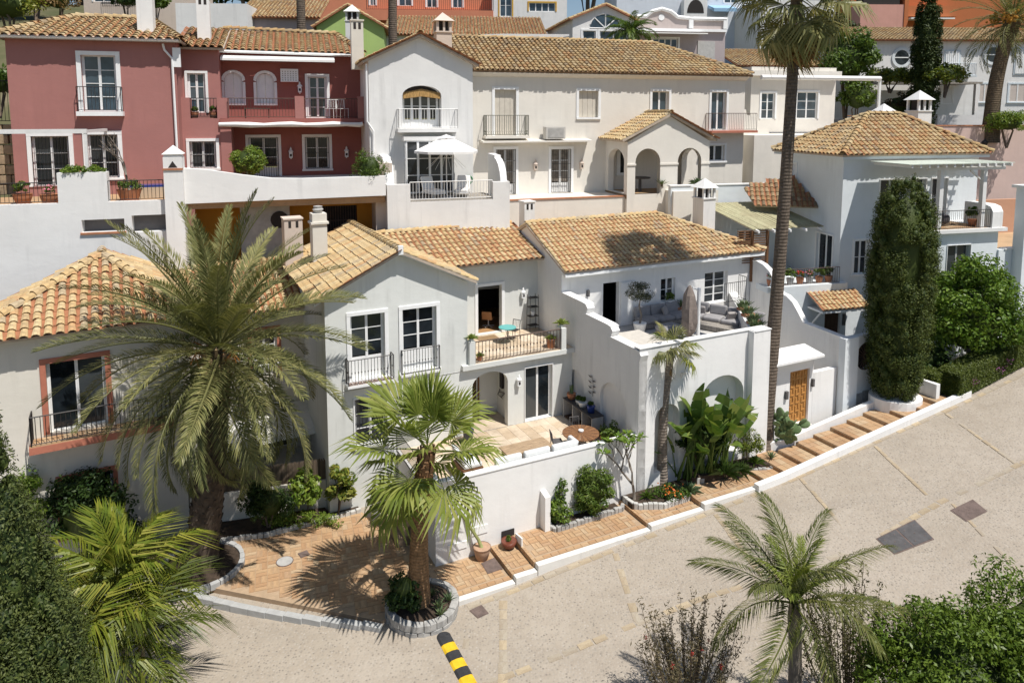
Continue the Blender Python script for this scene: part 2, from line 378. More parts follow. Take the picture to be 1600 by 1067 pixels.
def roof(house, F, polys, mat, sp=.26, ex=.36, ridges=(), nobj=300, channels=True, seed=1, under=None, thick=.10, name='roof'):
    rng = random.Random(seed); slab = MB(); T = []; Ch = []
    for poly in polys:
        P = [Vector(p) for p in poly]; O = P[0]; X = (P[1]-P[0]).normalized(); N = X.cross(P[2]-P[0]).normalized()
        if N.z < 0: N = -N
        Y = N.cross(X)
        if Y.z < 0: Y = -Y; 
        slab.prism([tuple(p) for p in P], tuple(-N*thick))
        q = [((p-O).dot(X), (p-O).dot(Y)) for p in P]; x0 = min(a for a, b in q); x1 = max(a for a, b in q); y1 = max(b for a, b in q)
        nc = max(1, round((x1-x0)/sp)); s = (x1-x0)/nc; nr = max(1, round(y1/ex)); e = y1/nr
        right = X if X.cross(Y).dot(N) > 0 else -X
        for i in range(nc+1):
            for j in range(nr):
                for kind, xx in ((0, x0+(i+.5)*s), (1, x0+i*s)):
                    yy = j*e
                    if not inpoly(xx, yy+e*.5, q): continue
                    o = O+X*xx+Y*(yy-(.05 if j == 0 else 0))+N*.012
                    jr = rng.uniform(-.045, .045) if kind == 0 else 0
                    o += X*rng.uniform(-.012, .012)+Y*(rng.uniform(-.02, .02)-(.10 if rng.random() < .012 and kind == 0 else 0))
                    y2 = (Y+right*jr).normalized(); x2 = y2.cross(N).normalized()
                    m = Matrix(((x2.x, y2.x, N.x, o.x), (x2.y, y2.y, N.y, o.y), (x2.z, y2.z, N.z, o.z), (0, 0, 0, 1)))
                    (T if kind == 0 else Ch).append((m, s, e))
    rid = []
    for p, q in ridges:
        p = Vector(p); q = Vector(q); L = (q-p).length; n = max(1, round(L/(ex*1.05))); Y = (q-p).normalized(); N = Vector((0, 0, 1)); N = (N-Y*N.dot(Y)).normalized(); x2 = Y.cross(N)
        for i in range(n):
            o = p+Y*(L*i/n)+N*.03
            rid.append((Matrix(((x2.x, Y.x, N.x, o.x), (x2.y, Y.y, N.y, o.y), (x2.z, Y.z, N.z, o.z), (0, 0, 0, 1))), sp*1.25, L/n))
    ro = slab.obj(name, under or (MORTAR if channels else UNDER), house)
    W = Matrix.Translation(F[:3]) @ Matrix.Rotation(R(F[3]), 4, 'Z') @ Matrix.Scale(F[4], 4)
    T.sort(key=lambda t: (W @ t[0].translation-CAM).length)
    me = {}
    def joined(nm, items, up, material):
        V = []; Fs = []; tp = {}
        for m, s, e in items:
            kk = (round(s, 4), round(e, 4)); 
            if kk not in tp:
                v, f = tile_tpl(s, e*1.18, up); tp[kk] = (np.array([(*a, 1) for a in v]).T, f)
            A, f = tp[kk]; b = len(V); V.extend(map(tuple, (np.array(m)[:3] @ A).T)); Fs.extend([tuple(i+b for i in g) for g in f])
        x = bpy.data.meshes.new(nm); x.from_pydata(V, [], Fs); x.update(); o = link(nm, x, material, ro); o['kind'] = 'stuff'; return o
    for m, s, e in T[:nobj]+(rid if nobj else []):
        kk = (round(s, 4), round(e, 4))
        if kk not in me:
            b = MB(); b.add(*tile_tpl(s, e*1.18)); me[kk] = b.mesh('roof_tile'); me[kk].materials.append(mat)
        o = link('ridge_tile' if s > sp*1.2 else 'roof_tile', me[kk], None, ro); o.matrix_local = m
    rest = T[nobj:]+([] if nobj else rid)
    if rest: joined('roof_tiles', rest, True, mat)
    if channels and Ch: joined('channel_tiles', Ch, False, UNDER)
    return ro
def chimney(house, u, w, z0, z1, s=.5, mat=None, style='hood', name='chimney'):
    mat = mat or WHITE; m = MB()
    m.box(u-s/2, u+s/2, w-s/2, w+s/2, z0, z1)
    o = m.obj(name, mat, house); c = MB()
    if style == 'hood':
        c.box(u-s/2-.05, u+s/2+.05, w-s/2-.05, w+s/2+.05, z1+.002, z1+.07); h = .32*s/.5
        for a in (-1, 1):
            for b in (-1, 1): c.box(u+a*s*.42-.06, u+a*s*.42+.06, w+b*s*.42-.06, w+b*s*.42+.06, z1+.07, z1+.07+h)
        for a in (-1, 1): c.box(u-.05, u+.05, w+a*s*.42-.05, w+a*s*.42+.05, z1+.07, z1+.07+h)
        zt = z1+.07+h; e = s/2+.12
        c.add([(u-e, w-e, zt), (u+e, w-e, zt), (u+e, w+e, zt), (u-e, w+e, zt), (u, w, zt+.3*s/.5)], [(3, 2, 1, 0), (0, 1, 4), (1, 2, 4), (2, 3, 4), (3, 0, 4)])
        c.obj('chimney_hood', mat, o)
        d = MB(); d.box(u-s*.3, u+s*.3, w-s*.3, w+s*.3, z1+.07, zt-.01); d.obj('flue', DARK, o)
    elif style == 'cap':
        c.box(u-s/2-.07, u+s/2+.07, w-s/2-.07, w+s/2+.07, z1-.45, z1-.36); c.obj('chimney_band', mat, o)
        d = MB(); d.lathe([(.14, 0), (.2, .1), (.24, .16), (.18, .22), (.2, .3), (.1, .32)], (u, w, z1), 10); d.obj('chimney_pot', CONC, o)
    else:
        c.box(u-s/2-.04, u+s/2+.04, w-s/2-.04, w+s/2+.04, z1-.002, z1+.06); c.obj('chimney_cap', mat, o)
        d = MB()
        for a in (-1, 1): d.box(u+a*s*.2-.06, u+a*s*.2+.06, w-s/2-.006, w-s/2+.02, z1-.38, z1-.08)
        d.obj('chimney_vent', DARK, o)
    return o
# ---------------------------------------------------------------- ground, road, pavement
def zroad(u, w=-7): return float(np.interp(u, [-60, -6, 2, 4.6, 5.5, 10.1, 12.65, 15.9, 27.5, 31, 60], [-3.4, -2.85, -2.62, -2.52, -2.42, -2.15, -2.0, -1.8, .11, .68, 5.2]))+(w+7)*.015
def fpt(u, w, z): return xf(FF, u, w, z)
g = MB(); us = [-400, -60]+list(range(-40, 61, 5))+[90, 400]; ws = [-300, -40, -17, -10, -4, 2, 6, 9, 11, 16, 22, 30, 45, 70, 120, 600]
zw = [-30, -7, -4.6, -4.6, -4.6, -4.4, -1, 3.2, 5.0, 6.6, 9.5, 13.5, 19, 25, 32, 60]
for i, u in enumerate(us):
    for w, z in zip(ws, zw): g.v.append(fpt(u, w, z+(max(-1, min(4.5, (u-10)*.12)) if -4 <= w < 40 else 0)+.4*math.sin(u*.7+w)*(w > 25)))
m_ = len(ws)
for i in range(len(us)-1):
    for j in range(m_-1): g.f.append((i*m_+j, (i+1)*m_+j, (i+1)*m_+j+1, i*m_+j+1))
def soil_hill():
    b = NB('hillside'); n = b.noise(.25, 5, .6); return b.done(b.ramp(n, [(.3, (.06, .075, .03)), (.55, (.12, .11, .06)), (.75, (.22, .18, .12))]), .95, .1)
tag(g.obj('ground', soil_hill(), None, True), kind='structure')
def road_mat():
    b = NB('pebble_concrete'); src = b.tc.outputs['Object']
    vo = b.n('TexVoronoi', Scale=12.5); b.l(src, vo.inputs['Vector']); vo2 = b.n('TexVoronoi', Scale=13.0, feature='F1'); b.l(src, vo2.inputs['Vector'])
    big = b.noise(.35, 5, .6); med = b.noise(2.5, 4, .6)
    base = b.ramp(big, [(.3, (.345, .297, .238)), (.5, (.385, .333, .27)), (.72, (.42, .366, .302))])
    base = b.mix(b.ramp(b.noise(.5, 5, .7, (.35, 1.6, 1)), [(.5, (0, 0, 0)), (.75, (.45,)*3)]), base, (.25, .215, .175)); base = b.mix(b.ramp(med, [(.35, (.22,)*3), (.6, (0, 0, 0))]), base, (.26, .205, .155))
    sep = b.n('SeparateColor'); b.l(vo.outputs['Color'], sep.inputs[0])
    peb = b.ramp(sep.outputs[0], [(0, (.20, .175, .148)), (.2, (.27, .238, .2)), (.5, (.33, .292, .245)), (.8, (.38, .338, .285)), (1, (.43, .385, .33))])
    mask = b.mix(1.0, b.ramp(vo.outputs['Distance'], [(.30, (.95,)*3), (.46, (0, 0, 0))]), b.ramp(b.noise(.9, 3), [(.3, (.55,)*3), (.6, (1, 1, 1))]), 'MULTIPLY')
    col = b.mix(mask, base, peb); b.bump(vo.outputs['Distance'], .35, .03); return b.done(col, .9, .2)
ROADM = road_mat(); rd = MB()
ru = [-60, -40, -25, -15]+[x*1.5 for x in range(-6, 24)]+[45, 60]; rw = [-15.5, -13, -11, -9, -7.2, -5, -2, 1]
for u in ru:
    for w in rw: rd.v.append(fpt(u, w, zroad(u, w)-(0 if w < -6 or u < 2 else .12)))
for i in range(len(ru)-1):
    for j in range(len(rw)-1):
        k_ = len(rw)
        if ru[i] > 2.8 and rw[j] > -6: continue
        rd.f.append((i*k_+j, (i+1)*k_+j, (i+1)*k_+j+1, i*k_+j+1))
road = rd.obj('road', ROADM, None, True); tag(road, kind='structure')
SETT = roof_mat('sandstone_sett', [(.41,.335,.235),(.44,.37,.27),(.38,.31,.215),(.40,.35,.275),(.46,.375,.255),(.37,.32,.25)], .3)
def sett_line(pts, wd=.2, ln=.42, seed=3, skip=.05):
    rng = random.Random(seed); b = MB(); b.box(-.5, .5, -.5, .5, -.03, .0); me = b.mesh('sett'); me.materials.append(SETT)
    for (u0, w0), (u1, w1) in zip(pts, pts[1:]):
        L = math.hypot(u1-u0, w1-w0); n = int(L/ln); a = math.atan2(w1-w0, u1-u0)
        for i in range(n):
            if rng.random() < skip: continue
            t = (i+.5)/n; u = u0+(u1-u0)*t; w = w0+(w1-w0)*t+rng.uniform(-.012, .012)
            z = zroad(u, w)+.004+rng.uniform(0, .004); dz = (zroad(u+.3*math.cos(a), w+.3*math.sin(a))-zroad(u-.3*math.cos(a), w-.3*math.sin(a)))/.6
            o = link('sett', me, None, road); o.location = fpt(u, w, z); o.rotation_euler = (0, -math.atan(dz), R(FF[3])+a+rng.uniform(-.03, .03)); o.scale = (ln*rng.uniform(.9, .99), wd*rng.uniform(.85, 1.1), 1)
sett_line([(2.8, -7.15), (15.8, -7.15), (27.4, -7.95), (34, -8.2)], .22, .45, 1)
sett_line([(3.95, -7.4), (2.5, -10.4)], .26, .4, 2); sett_line([(8.35, -7.3), (7.1, -10.3)], .24, .4, 3)
sett_line([(12.9, -7.3), (11.8, -10.8)], .22, .4, 9); sett_line([(17.3, -7.4), (15.9, -11.2)], .22, .4, 10)
sett_line([(21.3, -7.7), (19.8, -11.3)], .24, .42, 4); sett_line([(25.6, -8.0), (24.1, -11.7)], .24, .42, 5)
sett_line([(1.5, -10.1), (7, -10.35), (9.5, -10.5), (15.3, -11.3), (19.8, -11.4), (24.2, -11.8), (34, -12.3)], .22, .46, 6, .12)
sett_line([(2.3, -8.3), (1.4, -9.9)], .2, .4, 7, .1); sett_line([(20.2, -11.7), (18.6, -15)], .2, .42, 8, .1)
BRICK = roof_mat('terracotta_paver', [(0.442,0.271,0.149),(0.467,0.301,0.169),(0.415,0.252,0.138),(0.484,0.330,0.196),(0.450,0.295,0.169),(0.428,0.277,0.165),(0.476,0.311,0.175),(0.493,0.360,0.227)], .18)
GROUT = paint('mortar', (.40, .29, .19), .95, .1, .3)
def pave(parent, poly, z, nobj, seed, bs=.34, ang=0, sort_w=True, F=FF):
    """brick pavers in a basket weave inside polygon poly (u,w)"""
    rng = random.Random(seed); b = MB(); b.box(-.5, .5, -.5, .5, -.03, 0); me = b.mesh('paver'); me.materials.append(BRICK)
    us_ = [p[0] for p in poly]; ws_ = [p[1] for p in poly]; it = []; ca, sa = math.cos(ang), math.sin(ang); cu, cw = sum(us_)/len(us_), sum(ws_)/len(ws_)
    r = max(max(us_)-min(us_), max(ws_)-min(ws_)); n = int(r/bs)+2
    for i in range(-n, n):
        for j in range(-n, n):
            h = (i+j) % 2
            for q in (-.25, .25):
                x = (i+.5+(q if h else 0))*bs; y = (j+.5+(0 if h else q))*bs
                u = cu+x*ca-y*sa; w = cw+x*sa+y*ca
                if inpoly(u, w, poly): it.append((u, w, h))
    it.sort(key=lambda t: (Vector(xf(F, t[0], t[1], z))-CAM).length); V = []; Fs = []
    for idx, (u, w, h) in enumerate(it):
        p = xf(F, u, w, z+.012+rng.uniform(0, .006)); a = R(F[3])+ang+(math.pi/2 if h else 0)+rng.uniform(-.015, .015); sx, sy = bs*.955, bs*.455
        if idx < nobj:
            o = link('paver', me, None, parent); o.location = p; o.rotation_euler = (0, 0, a); o.scale = (sx, sy, 1)
        else:
            bb = len(V); c, s_ = math.cos(a), math.sin(a)
            for dz in (-.03, 0):
                for X, Y in ((-.5, -.5), (.5, -.5), (.5, .5), (-.5, .5)): V.append((p[0]+X*sx*c-Y*sy*s_, p[1]+X*sx*s_+Y*sy*c, p[2]+dz))
            Fs += [tuple(i+bb for i in f) for f in ((4, 5, 6, 7), (0, 1, 5, 4), (1, 2, 6, 5), (2, 3, 7, 6), (3, 0, 4, 7))]
    if V:
        x = bpy.data.meshes.new('pavers'); x.from_pydata(V, [], Fs); x.update(); o = link('pavers', x, BRICK, parent); o['kind'] = 'stuff'
def fbox(mb, u0, u1, w0, w1, z0, z1, F=FF):
    p = [xf(F, u, w, z) for z in (z0, z1) for u, w in ((u0, w0), (u1, w0), (u1, w1), (u0, w1))]
    return mb.add(p, [(3, 2, 1, 0), (4, 5, 6, 7), (0, 1, 5, 4), (1, 2, 6, 5), (2, 3, 7, 6), (3, 0, 4, 7)])
def fprism(mb, poly, z0, z1, F=FF):
    return mb.prism([xf(F, u, w, z0) for u, w in poly], (0, 0, (z1-z0)*F[4]))
KERBW = plaster('chalky_kerb_paint', (.70, .68, .64), 1.6)
SLABS = [(2.2, 4.62, -2.45), (4.62, 5.45, -2.29), (5.45, 10.15, -2.1), (10.15, 12.65, -1.95), (12.65, 15.9, -1.76)]
pv = MB()
for u0, u1, z in SLABS: fprism(pv, [(u0, -6.72), (u1, -6.72), (u1, -4.0), (u0, -4.0)], -3.2, z)
pavement = pv.obj('pavement', GROUT); tag(pavement, kind='structure')
for i, (u0, u1, z) in enumerate(SLABS):
    kb = MB(); fprism(kb, [(u0+.02, -6.95), (u1-.003, -6.95), (u1-.003, -6.723), (u0+.02, -6.723)], -3.0, z+.016); kb.obj('kerb', KERBW, pavement, bevel=.02)
for i, (u0, u1, z) in enumerate(SLABS):
    q = .34*max(1, round((u1-u0-.25)/.34)); uc = (u0+u1)/2+.04; pave(pavement, [(uc-q/2+.05, -6.5), (uc+q/2-.05, -6.5), (uc+q/2-.05, -5.0), (uc-q/2+.05, -5.0)], z, [60, 20, 100, 40, 25][i], 20+i)
    bme = MB(); bme.box(-.5, .5, -.5, .5, -.03, 0); bme = bme.mesh('paver'); bme.materials.append(BRICK); n_ = max(2, round((u1-u0-.12)/.3)); rb = random.Random(i)
    for k_ in range(n_): o = link('paver', bme, None, pavement); o.location = fpt(u0+.1+(u1-u0-.12)*(k_+.5)/n_, -6.61, z+.013+rb.uniform(0, .004)); o.rotation_euler = (0, 0, R(FF[3])+rb.uniform(-.01, .01)); o.scale = ((u1-u0-.12)/n_-.014, .19, 1)
    if i:     # brick nosing along the riser
        nb = MB(); b0 = SLABS[i-1][2]
        for q in range(12): fbox(nb, u0-.015, u0+.09, -6.7+q*.142, -6.57+q*.142, b0+.02, z+.016)
        nb.obj('riser_bricks', BRICK, pavement)['kind'] = 'stuff'
# stairs up the street with a white kerb
st = MB(); steps = []
stairs = thing('street_stairs', 'terracotta street steps climbing between two white kerbs to the hedge', 'stairs', fpt(15.9, -6.4, -1.76))
inv = Matrix.Translation(stairs.location).inverted()
def child_w(mb, name, mat, parent, **kw):       # verts given in world, parent an unrotated empty/thing
    o = mb.obj(name, mat, parent, **kw); o.matrix_parent_inverse = parent.matrix_basis.inverted(); return o
for i in range(11):
    u0 = 15.9+i*.98; z = -1.76+.165*(i+1)
    wf = -6.82-.10*(u0-15.9)*.6; wb = wf+1.3+(.45 if i < 2 else 0)+(.7 if i > 8 else 0)
    s_ = MB(); fprism(s_, [(u0, wf), (u0+.98-.003, wf), (u0+.98-.003, wb), (u0, wb)], z-1.0, z); so = child_w(s_, 'step', GROUT, stairs)
    tr = MB(); rng = random.Random(i)
    for q in range(3):
        for r_ in range(4): fbox(tr, u0+.01+q*.325, u0+.32+q*.325, wf+.02+r_*(wb-wf-.04)/4, wf+.005+(r_+1)*(wb-wf-.04)/4, z-.02, z+.012+rng.uniform(0, .005))
    for r_ in range(6): fbox(tr, u0-.012, u0+.005, wf+.02+r_*(wb-wf-.04)/6, wf+.005+(r_+1)*(wb-wf-.04)/6, z-.15, z-.022)
    child_w(tr, 'tread_tiles', BRICK, so)
kb = MB()
for (ua, ub) in ((15.3, 27.6),):
    n = 10
    for i in range(n):
        a = ua+(ub-ua)*i/n; b = ua+(ub-ua)*(i+1)/n; pts = []
        for z_off in (-.5, .27):
            for u, dw in ((a, 0), (b, 0), (b, .26), (a, .26)):
                pts.append(fpt(u, -7.13-.06*(u-15.9)+dw, zroad(u)+z_off))
        kb.add(pts, [(3, 2, 1, 0), (4, 5, 6, 7), (0, 1, 5, 4), (2, 3, 7, 6)]+([(3, 0, 4, 7)] if i == 0 else [])+([(1, 2, 6, 5)] if i == n-1 else []))
child_w(kb, 'kerb', PURE, stairs)
kb = MB()
for i in range(9):
    a = 17.6+i*.95; b = a+.95; pts = []
    for z_off in (-.7, .20):
        for u, dw in ((a, 0), (b, 0), (b, .22), (a, .22)): pts.append(fpt(u, -5.40-.06*(u-15.9)+dw+(.25 if u < 18.5 else 0), -1.60+(u-15.9)*.168+z_off))
    kb.add(pts, [(3, 2, 1, 0), (4, 5, 6, 7), (0, 1, 5, 4), (2, 3, 7, 6)]+([(3, 0, 4, 7)] if i == 0 else []))
child_w(kb, 'upper_kerb', PURE, stairs)
# courtyard paving on the left with grey edging stones
CY = [(-6.3, -.9), (0.15, -6.55), (2.2, -6.4), (2.2, -.55), (.9, .35), (-4.2, .95), (-7.5, 1.2)]
cy = MB(); fprism(cy, CY, -3.2, -2.56); court = cy.obj('courtyard', GROUT); tag(court, kind='structure')
pave(court, [(-6.0, -.85), (0.1, -6.15), (1.95, -6.15), (1.95, -.65), (.8, .2), (-4.1, .8), (-7.2, 1.05)], -2.56, 300, 40, .38, R(-8))
EDGE = paint('grey_kerb_stone', (.40, .40, .39), .85, .1, .3)
a0 = (-6.45, -.85); a1 = (.2, -6.68); n = 14; L_ = math.hypot(a1[0]-a0[0], a1[1]-a0[1]); dx, dy = (a1[0]-a0[0])/L_, (a1[1]-a0[1])/L_
for i in range(n):
    e = MB(); t0 = L_*i/n+.002; t1 = L_*(i+1)/n-.002; bulge = .35*math.sin(math.pi*(i+.5)/n)
    q = [(a0[0]+dx*t-dy*(-o)+dy*bulge, a0[1]+dy*t+dx*(-o)-dx*bulge) for t, o in ((t0, .02), (t1, .02), (t1, .24), (t0, .24))]
    fprism(e, q, -3.0, -2.525); e.obj('edging_stone', EDGE, court, bevel=.012)
# manhole covers
def cover_road(poly, label, mat, lid):
    t = thing('manhole_cover', label, 'manhole cover', fpt(*poly[0], zroad(*poly[0])))
    def bil(s, r):
        a = [poly[0][i]*(1-s)+poly[1][i]*s for i in (0, 1)]; b = [poly[3][i]*(1-s)+poly[2][i]*s for i in (0, 1)]; return (a[0]*(1-r)+b[0]*r, a[1]*(1-r)+b[1]*r)
    def plate(mb, s0, s1, r0, r1, top, th=.03): return mb.prism([fpt(*bil(s, r), zroad(*bil(s, r))+top-th) for s, r in ((s0, r0), (s1, r0), (s1, r1), (s0, r1))], (0, 0, th))
    m = MB(); plate(m, 0, 1, 0, 1, .012); child_w(m, 'frame', METAL_BR, t)
    for k_ in range(lid):
        s0 = (k_+.04)/lid; s1 = (k_+.96)/lid; lo = child_w(plate(MB(), s0, s1, .05, .95, .022), 'lid', mat, t); h = MB()
        for s, r in ((.2, .25), (.8, .75), (.5, .5), (.22, .8), (.78, .2)): plate(h, s0+(s1-s0)*(s-.025), s0+(s1-s0)*(s+.025), r-.018, r+.018, .03, .010)
        child_w(h, 'lifting_keys', METAL_BR, lo)['kind'] = 'stuff'
cover_road([(16.55, -11.3), (18.4, -11.45), (18.0, -12.45), (16.35, -12.15)], 'large dark double-lid cast iron cover in the road beside the palm', METAL_DK, 2)
cover_road([(19.75, -11.87), (20.9, -11.98), (20.65, -12.65), (19.6, -12.55)], 'brown square cast iron cover in the road, farther uphill', METAL_BR, 1)
cover_road([(2.8, -7.3), (3.25, -7.25), (3.3, -7.7), (2.9, -7.74)], 'small brown square cover in the road by the stone planter', METAL_BR, 1)
def cover_flat(poly, z, label, mat):
    t = thing('manhole_cover', label, 'manhole cover', fpt(*poly[0], z)); m = MB(); fprism(m, poly, z-.02, z+.03); child_w(m, 'frame', METAL_BR, t)
    c = (sum(p[0] for p in poly)/len(poly), sum(p[1] for p in poly)/len(poly)); m = MB(); fprism(m, [(c[0]+(p[0]-c[0])*.9, c[1]+(p[1]-c[1])*.9) for p in poly], z, z+.037); child_w(m, 'lid', mat, t)
cover_flat([(4.0, -5.5), (4.55, -5.42), (4.55, -6.1), (3.98, -6.12)], -2.45, 'brown square iron cover set in the terracotta pavement by the potted cactus', METAL_BR)
cover_flat([(-1.57, -1.94), (-1.24, -1.88), (-1.18, -2.2), (-1.51, -2.25)], -2.56, 'small rectangular iron cover in the courtyard paving', METAL_BR)
cover_flat([(-2.05+.3*math.cos(a), -2.2+.3*math.sin(a)) for a in [2*math.pi*i/16 for i in range(16)]], -2.56, 'round stone cover in the courtyard paving', CONC)
# speed bump
sb = thing('speed_bump', 'yellow and black striped rubber speed bump across the road', 'speed bump', fpt(1.7, -7.8, zroad(1.7, -7.8)))
for i in range(9):
    w0 = -7.95-i*.34; seg = MB(); prof = [(-.22, 0), (-.16, .045), (0, .06), (.16, .045), (.22, 0)]
    if i == 0:
        p = [(1.7+.22*math.cos(a), -7.95+.22*math.sin(a)) for a in [math.pi*j/10 for j in range(11)]]
        b0 = [fpt(x, y, zroad(x, y)+.002) for x, y in p]; b1 = [fpt(1.7+(x-1.7)*.6, -7.95+(y+7.95)*.6, zroad(x, y)+.055) for x, y in p]
        seg.add(b0+b1, [(k_, k_+1, 12+k_, 11+k_) for k_ in range(10)]+[tuple(range(11, 22))])
    w1 = w0-.335
    seg.add([fpt(1.7+x+.0*y, y, zroad(1.7, y)+z+.002) for y in (w0, w1) for x, z in prof], [(k_, k_+1, 6+k_, 5+k_) for k_ in range(4)])
    child_w(seg, 'rubber_segment', paint('rubber_yellow', (.72, .46, .02), .7, .12, .6) if i % 2 else paint('rubber_black', (.035, .035, .038), .7, .2, .6), sb)
# ================================================================ HOUSE A: grey-white gabled town house
def poly_wall(mb, fc, pts, th):         # vertical slab: pts (a,z) outline, thickness th going inwards
    return mb.prism([fc.P(a, 0, z) for a, z in pts], tuple(Vector(fc.P(0, -th, 0))-Vector(fc.P(0, 0, 0))))
A = fthing('gabled_townhouse', 'grey-white townhouse with front gable, paired balcony doors and small roof balcony', 'house', FF)
PZ = -.45      # patio level
f0 = Fc('f', 0); w_ = MB()
W1 = (.95, 2.32, 2.72, 5.30); W2 = (3.03, 4.48, 2.72, 5.30); W3 = (1.05, 2.35, .0, 1.95)
wall(w_, f0, 0, 5.85, -2.6, 6.15, [W1, W2, W3])
w_.quad(f0.P(0, 0, 6.15), f0.P(5.85, 0, 6.15), f0.P(2.9, 0, 7.60))
wall(w_, Fc('l', 0), 0, 8, -2.6, 6.15); w_.quad((0, 8, -2.6), (0, 8, 6.15), (5.85, 8, 6.15), (5.85, 8, -2.6)); w_.quad((0, 8, 6.15), (5.85, 8, 6.15), (2.9, 8, 7.6))
wall(w_, Fc('r', 5.85), 0, 3.3, 2.62, 6.15)
# arcade wall below the balcony
AR = (6.05, 7.72, PZ, 2.12, .55, .32); GD = (8.55, 9.92, PZ+.02, 2.0)
wall(w_, f0, 5.85, 10.95, PZ-.3, 2.42, [AR, GD])
# entrance porch behind the arch
w_.quad((5.85, 1.6, PZ), (7.95, 1.6, PZ), (7.95, 1.6, 2.4), (5.85, 1.6, 2.4)); w_.quad((7.95, 0.32, PZ), (7.95, 1.6, PZ), (7.95, 1.6, 2.4), (7.95, .32, 2.4)); w_.quad((5.86, .3, PZ), (5.86, 1.6, PZ), (5.86, 1.6, 2.4), (5.86, .3, 2.4))
# upper back wall with the open door
UD = (7.75, 9.0, 2.66, 4.98); wall(w_, Fc('f', 3.3), 5.85, 10.95, 2.62, 6.2, [UD])
w_.obj('wall', GREYW, A)
b = MB(); b.box(5.55, 10.94, -.22, 3.296, 2.42, 2.62); sl_ = b.obj('balcony_slab', GREYW, A)
# balcony floor tiles
t = MB(); rng = random.Random(5)
for i in range(15):
    for j in range(10):
        u0 = 5.9+i*.336; v0 = -.15+j*.343; t.box(u0, u0+.328, v0, v0+.335, 2.615, 2.636+rng.uniform(0, .004))
PALE_TILE = roof_mat('sand_floor_tile', [(.62,.50,.36),(.66,.55,.42),(.58,.46,.33),(.68,.58,.45)], .15)
t.obj('floor_tiles', PALE_TILE, sl_)['kind'] = 'stuff'
railing(A, [(6.15, -.1, 2.63), (10.25, -.1, 2.63)], .92, RUSTIRON, .16, .03, 'balcony_railing', 'knot')
b = MB(); b.box(5.86, 6.12, -.2, .1, 2.621, 3.62); b.obj('balcony_pillar', GREYW, A); b = MB(); b.box(10.28, 10.52, -.2, .35, 2.621, 3.6); b.obj('balcony_pillar', GREYW, A)
# room behind the open door
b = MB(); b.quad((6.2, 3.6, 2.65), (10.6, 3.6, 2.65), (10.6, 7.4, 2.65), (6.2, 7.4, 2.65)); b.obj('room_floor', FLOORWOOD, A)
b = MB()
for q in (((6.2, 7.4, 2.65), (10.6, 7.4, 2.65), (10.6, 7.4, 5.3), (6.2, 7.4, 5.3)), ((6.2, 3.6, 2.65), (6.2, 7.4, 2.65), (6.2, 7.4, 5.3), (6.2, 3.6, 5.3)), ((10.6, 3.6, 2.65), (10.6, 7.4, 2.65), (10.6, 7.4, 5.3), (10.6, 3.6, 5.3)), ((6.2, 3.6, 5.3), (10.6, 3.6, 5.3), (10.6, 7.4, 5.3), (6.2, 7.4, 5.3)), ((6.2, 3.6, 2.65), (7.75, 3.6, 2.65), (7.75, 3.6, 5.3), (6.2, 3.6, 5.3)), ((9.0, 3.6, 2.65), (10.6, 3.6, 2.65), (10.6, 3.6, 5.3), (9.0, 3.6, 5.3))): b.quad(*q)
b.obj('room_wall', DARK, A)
dw = window(A, Fc('f', 3.3), *UD, leaves=1, ny=1, name='doorway', sill=False)   # becomes the door surround
for c in list(dw.children): bpy.data.objects.remove(c)
window(A, f0, *W1, leaves=2, ny=3, panel=.85, d=.2, name='balcony_door', label='left balcony door with white lower panels'); window(A, f0, *W2, leaves=2, ny=3, panel=.85, d=.2, name='balcony_door')
window(A, f0, *W3, leaves=2, ny=3, d=.16, trim=.05, grille=9)
gd = window(A, f0, *GD, leaves=2, ny=1, d=.15, trim=.03, name='glass_door', sill=False)
for s_, (a0_, a1_, dp) in enumerate(((.72, 2.58, .42), (2.92, 4.6, .16))):
    b = MB(); b.box(a0_, a1_, -dp, -.002, 2.56, 2.66); bo = b.obj('balcony_ledge', TRIM, A)
    b = MB(); r2 = random.Random(s_)
    n = 9
    for i in range(n):
        for j in range(2 if dp > .3 else 1): b.box(a0_+.06+i*(a1_-a0_-.12)/n, a0_+.04+(i+1)*(a1_-a0_-.12)/n, -dp+.04+j*.17, -dp+.19+j*.17, 2.655, 2.668)
    b.obj('patterned_tiles', paint('brown_patterned_tile', (.22, .13, .09), .5, .5), bo)['kind'] = 'stuff'
    railing(A, [(a0_+.04, -.03, 2.66), (a0_+.04, -dp+.03, 2.66), (a1_-.04, -dp+.03, 2.66), (a1_-.04, -.03, 2.66)], 1.0, IRON, .12, .022, 'balcony_railing', 'knot')
b = MB(); b.tube([(0.1, -.012, 2.36), (3, -.012, 2.35), (5.85, -.012, 2.36)], .012, 4); b.obj('cable', ZINC, A)
b = MB(); b.box(6.1, 6.9, 1.55, 1.598, PZ, 1.75); dd = b.obj('front_door', DKWOOD, A); b = MB(); b.box(6.98, 7.04, 1.52, 1.597, PZ, 1.8); b.obj('door_jamb', WOOD, dd)
b = MB(); b.box(5.87, 7.95, .0, 1.59, PZ-.25, PZ+.004); b.obj('porch_floor', PALE_TILE, A)
lantern(A, Fc('f', 3.3), 10.1, 4.35); lantern(A, f0, 8.2, 1.45)
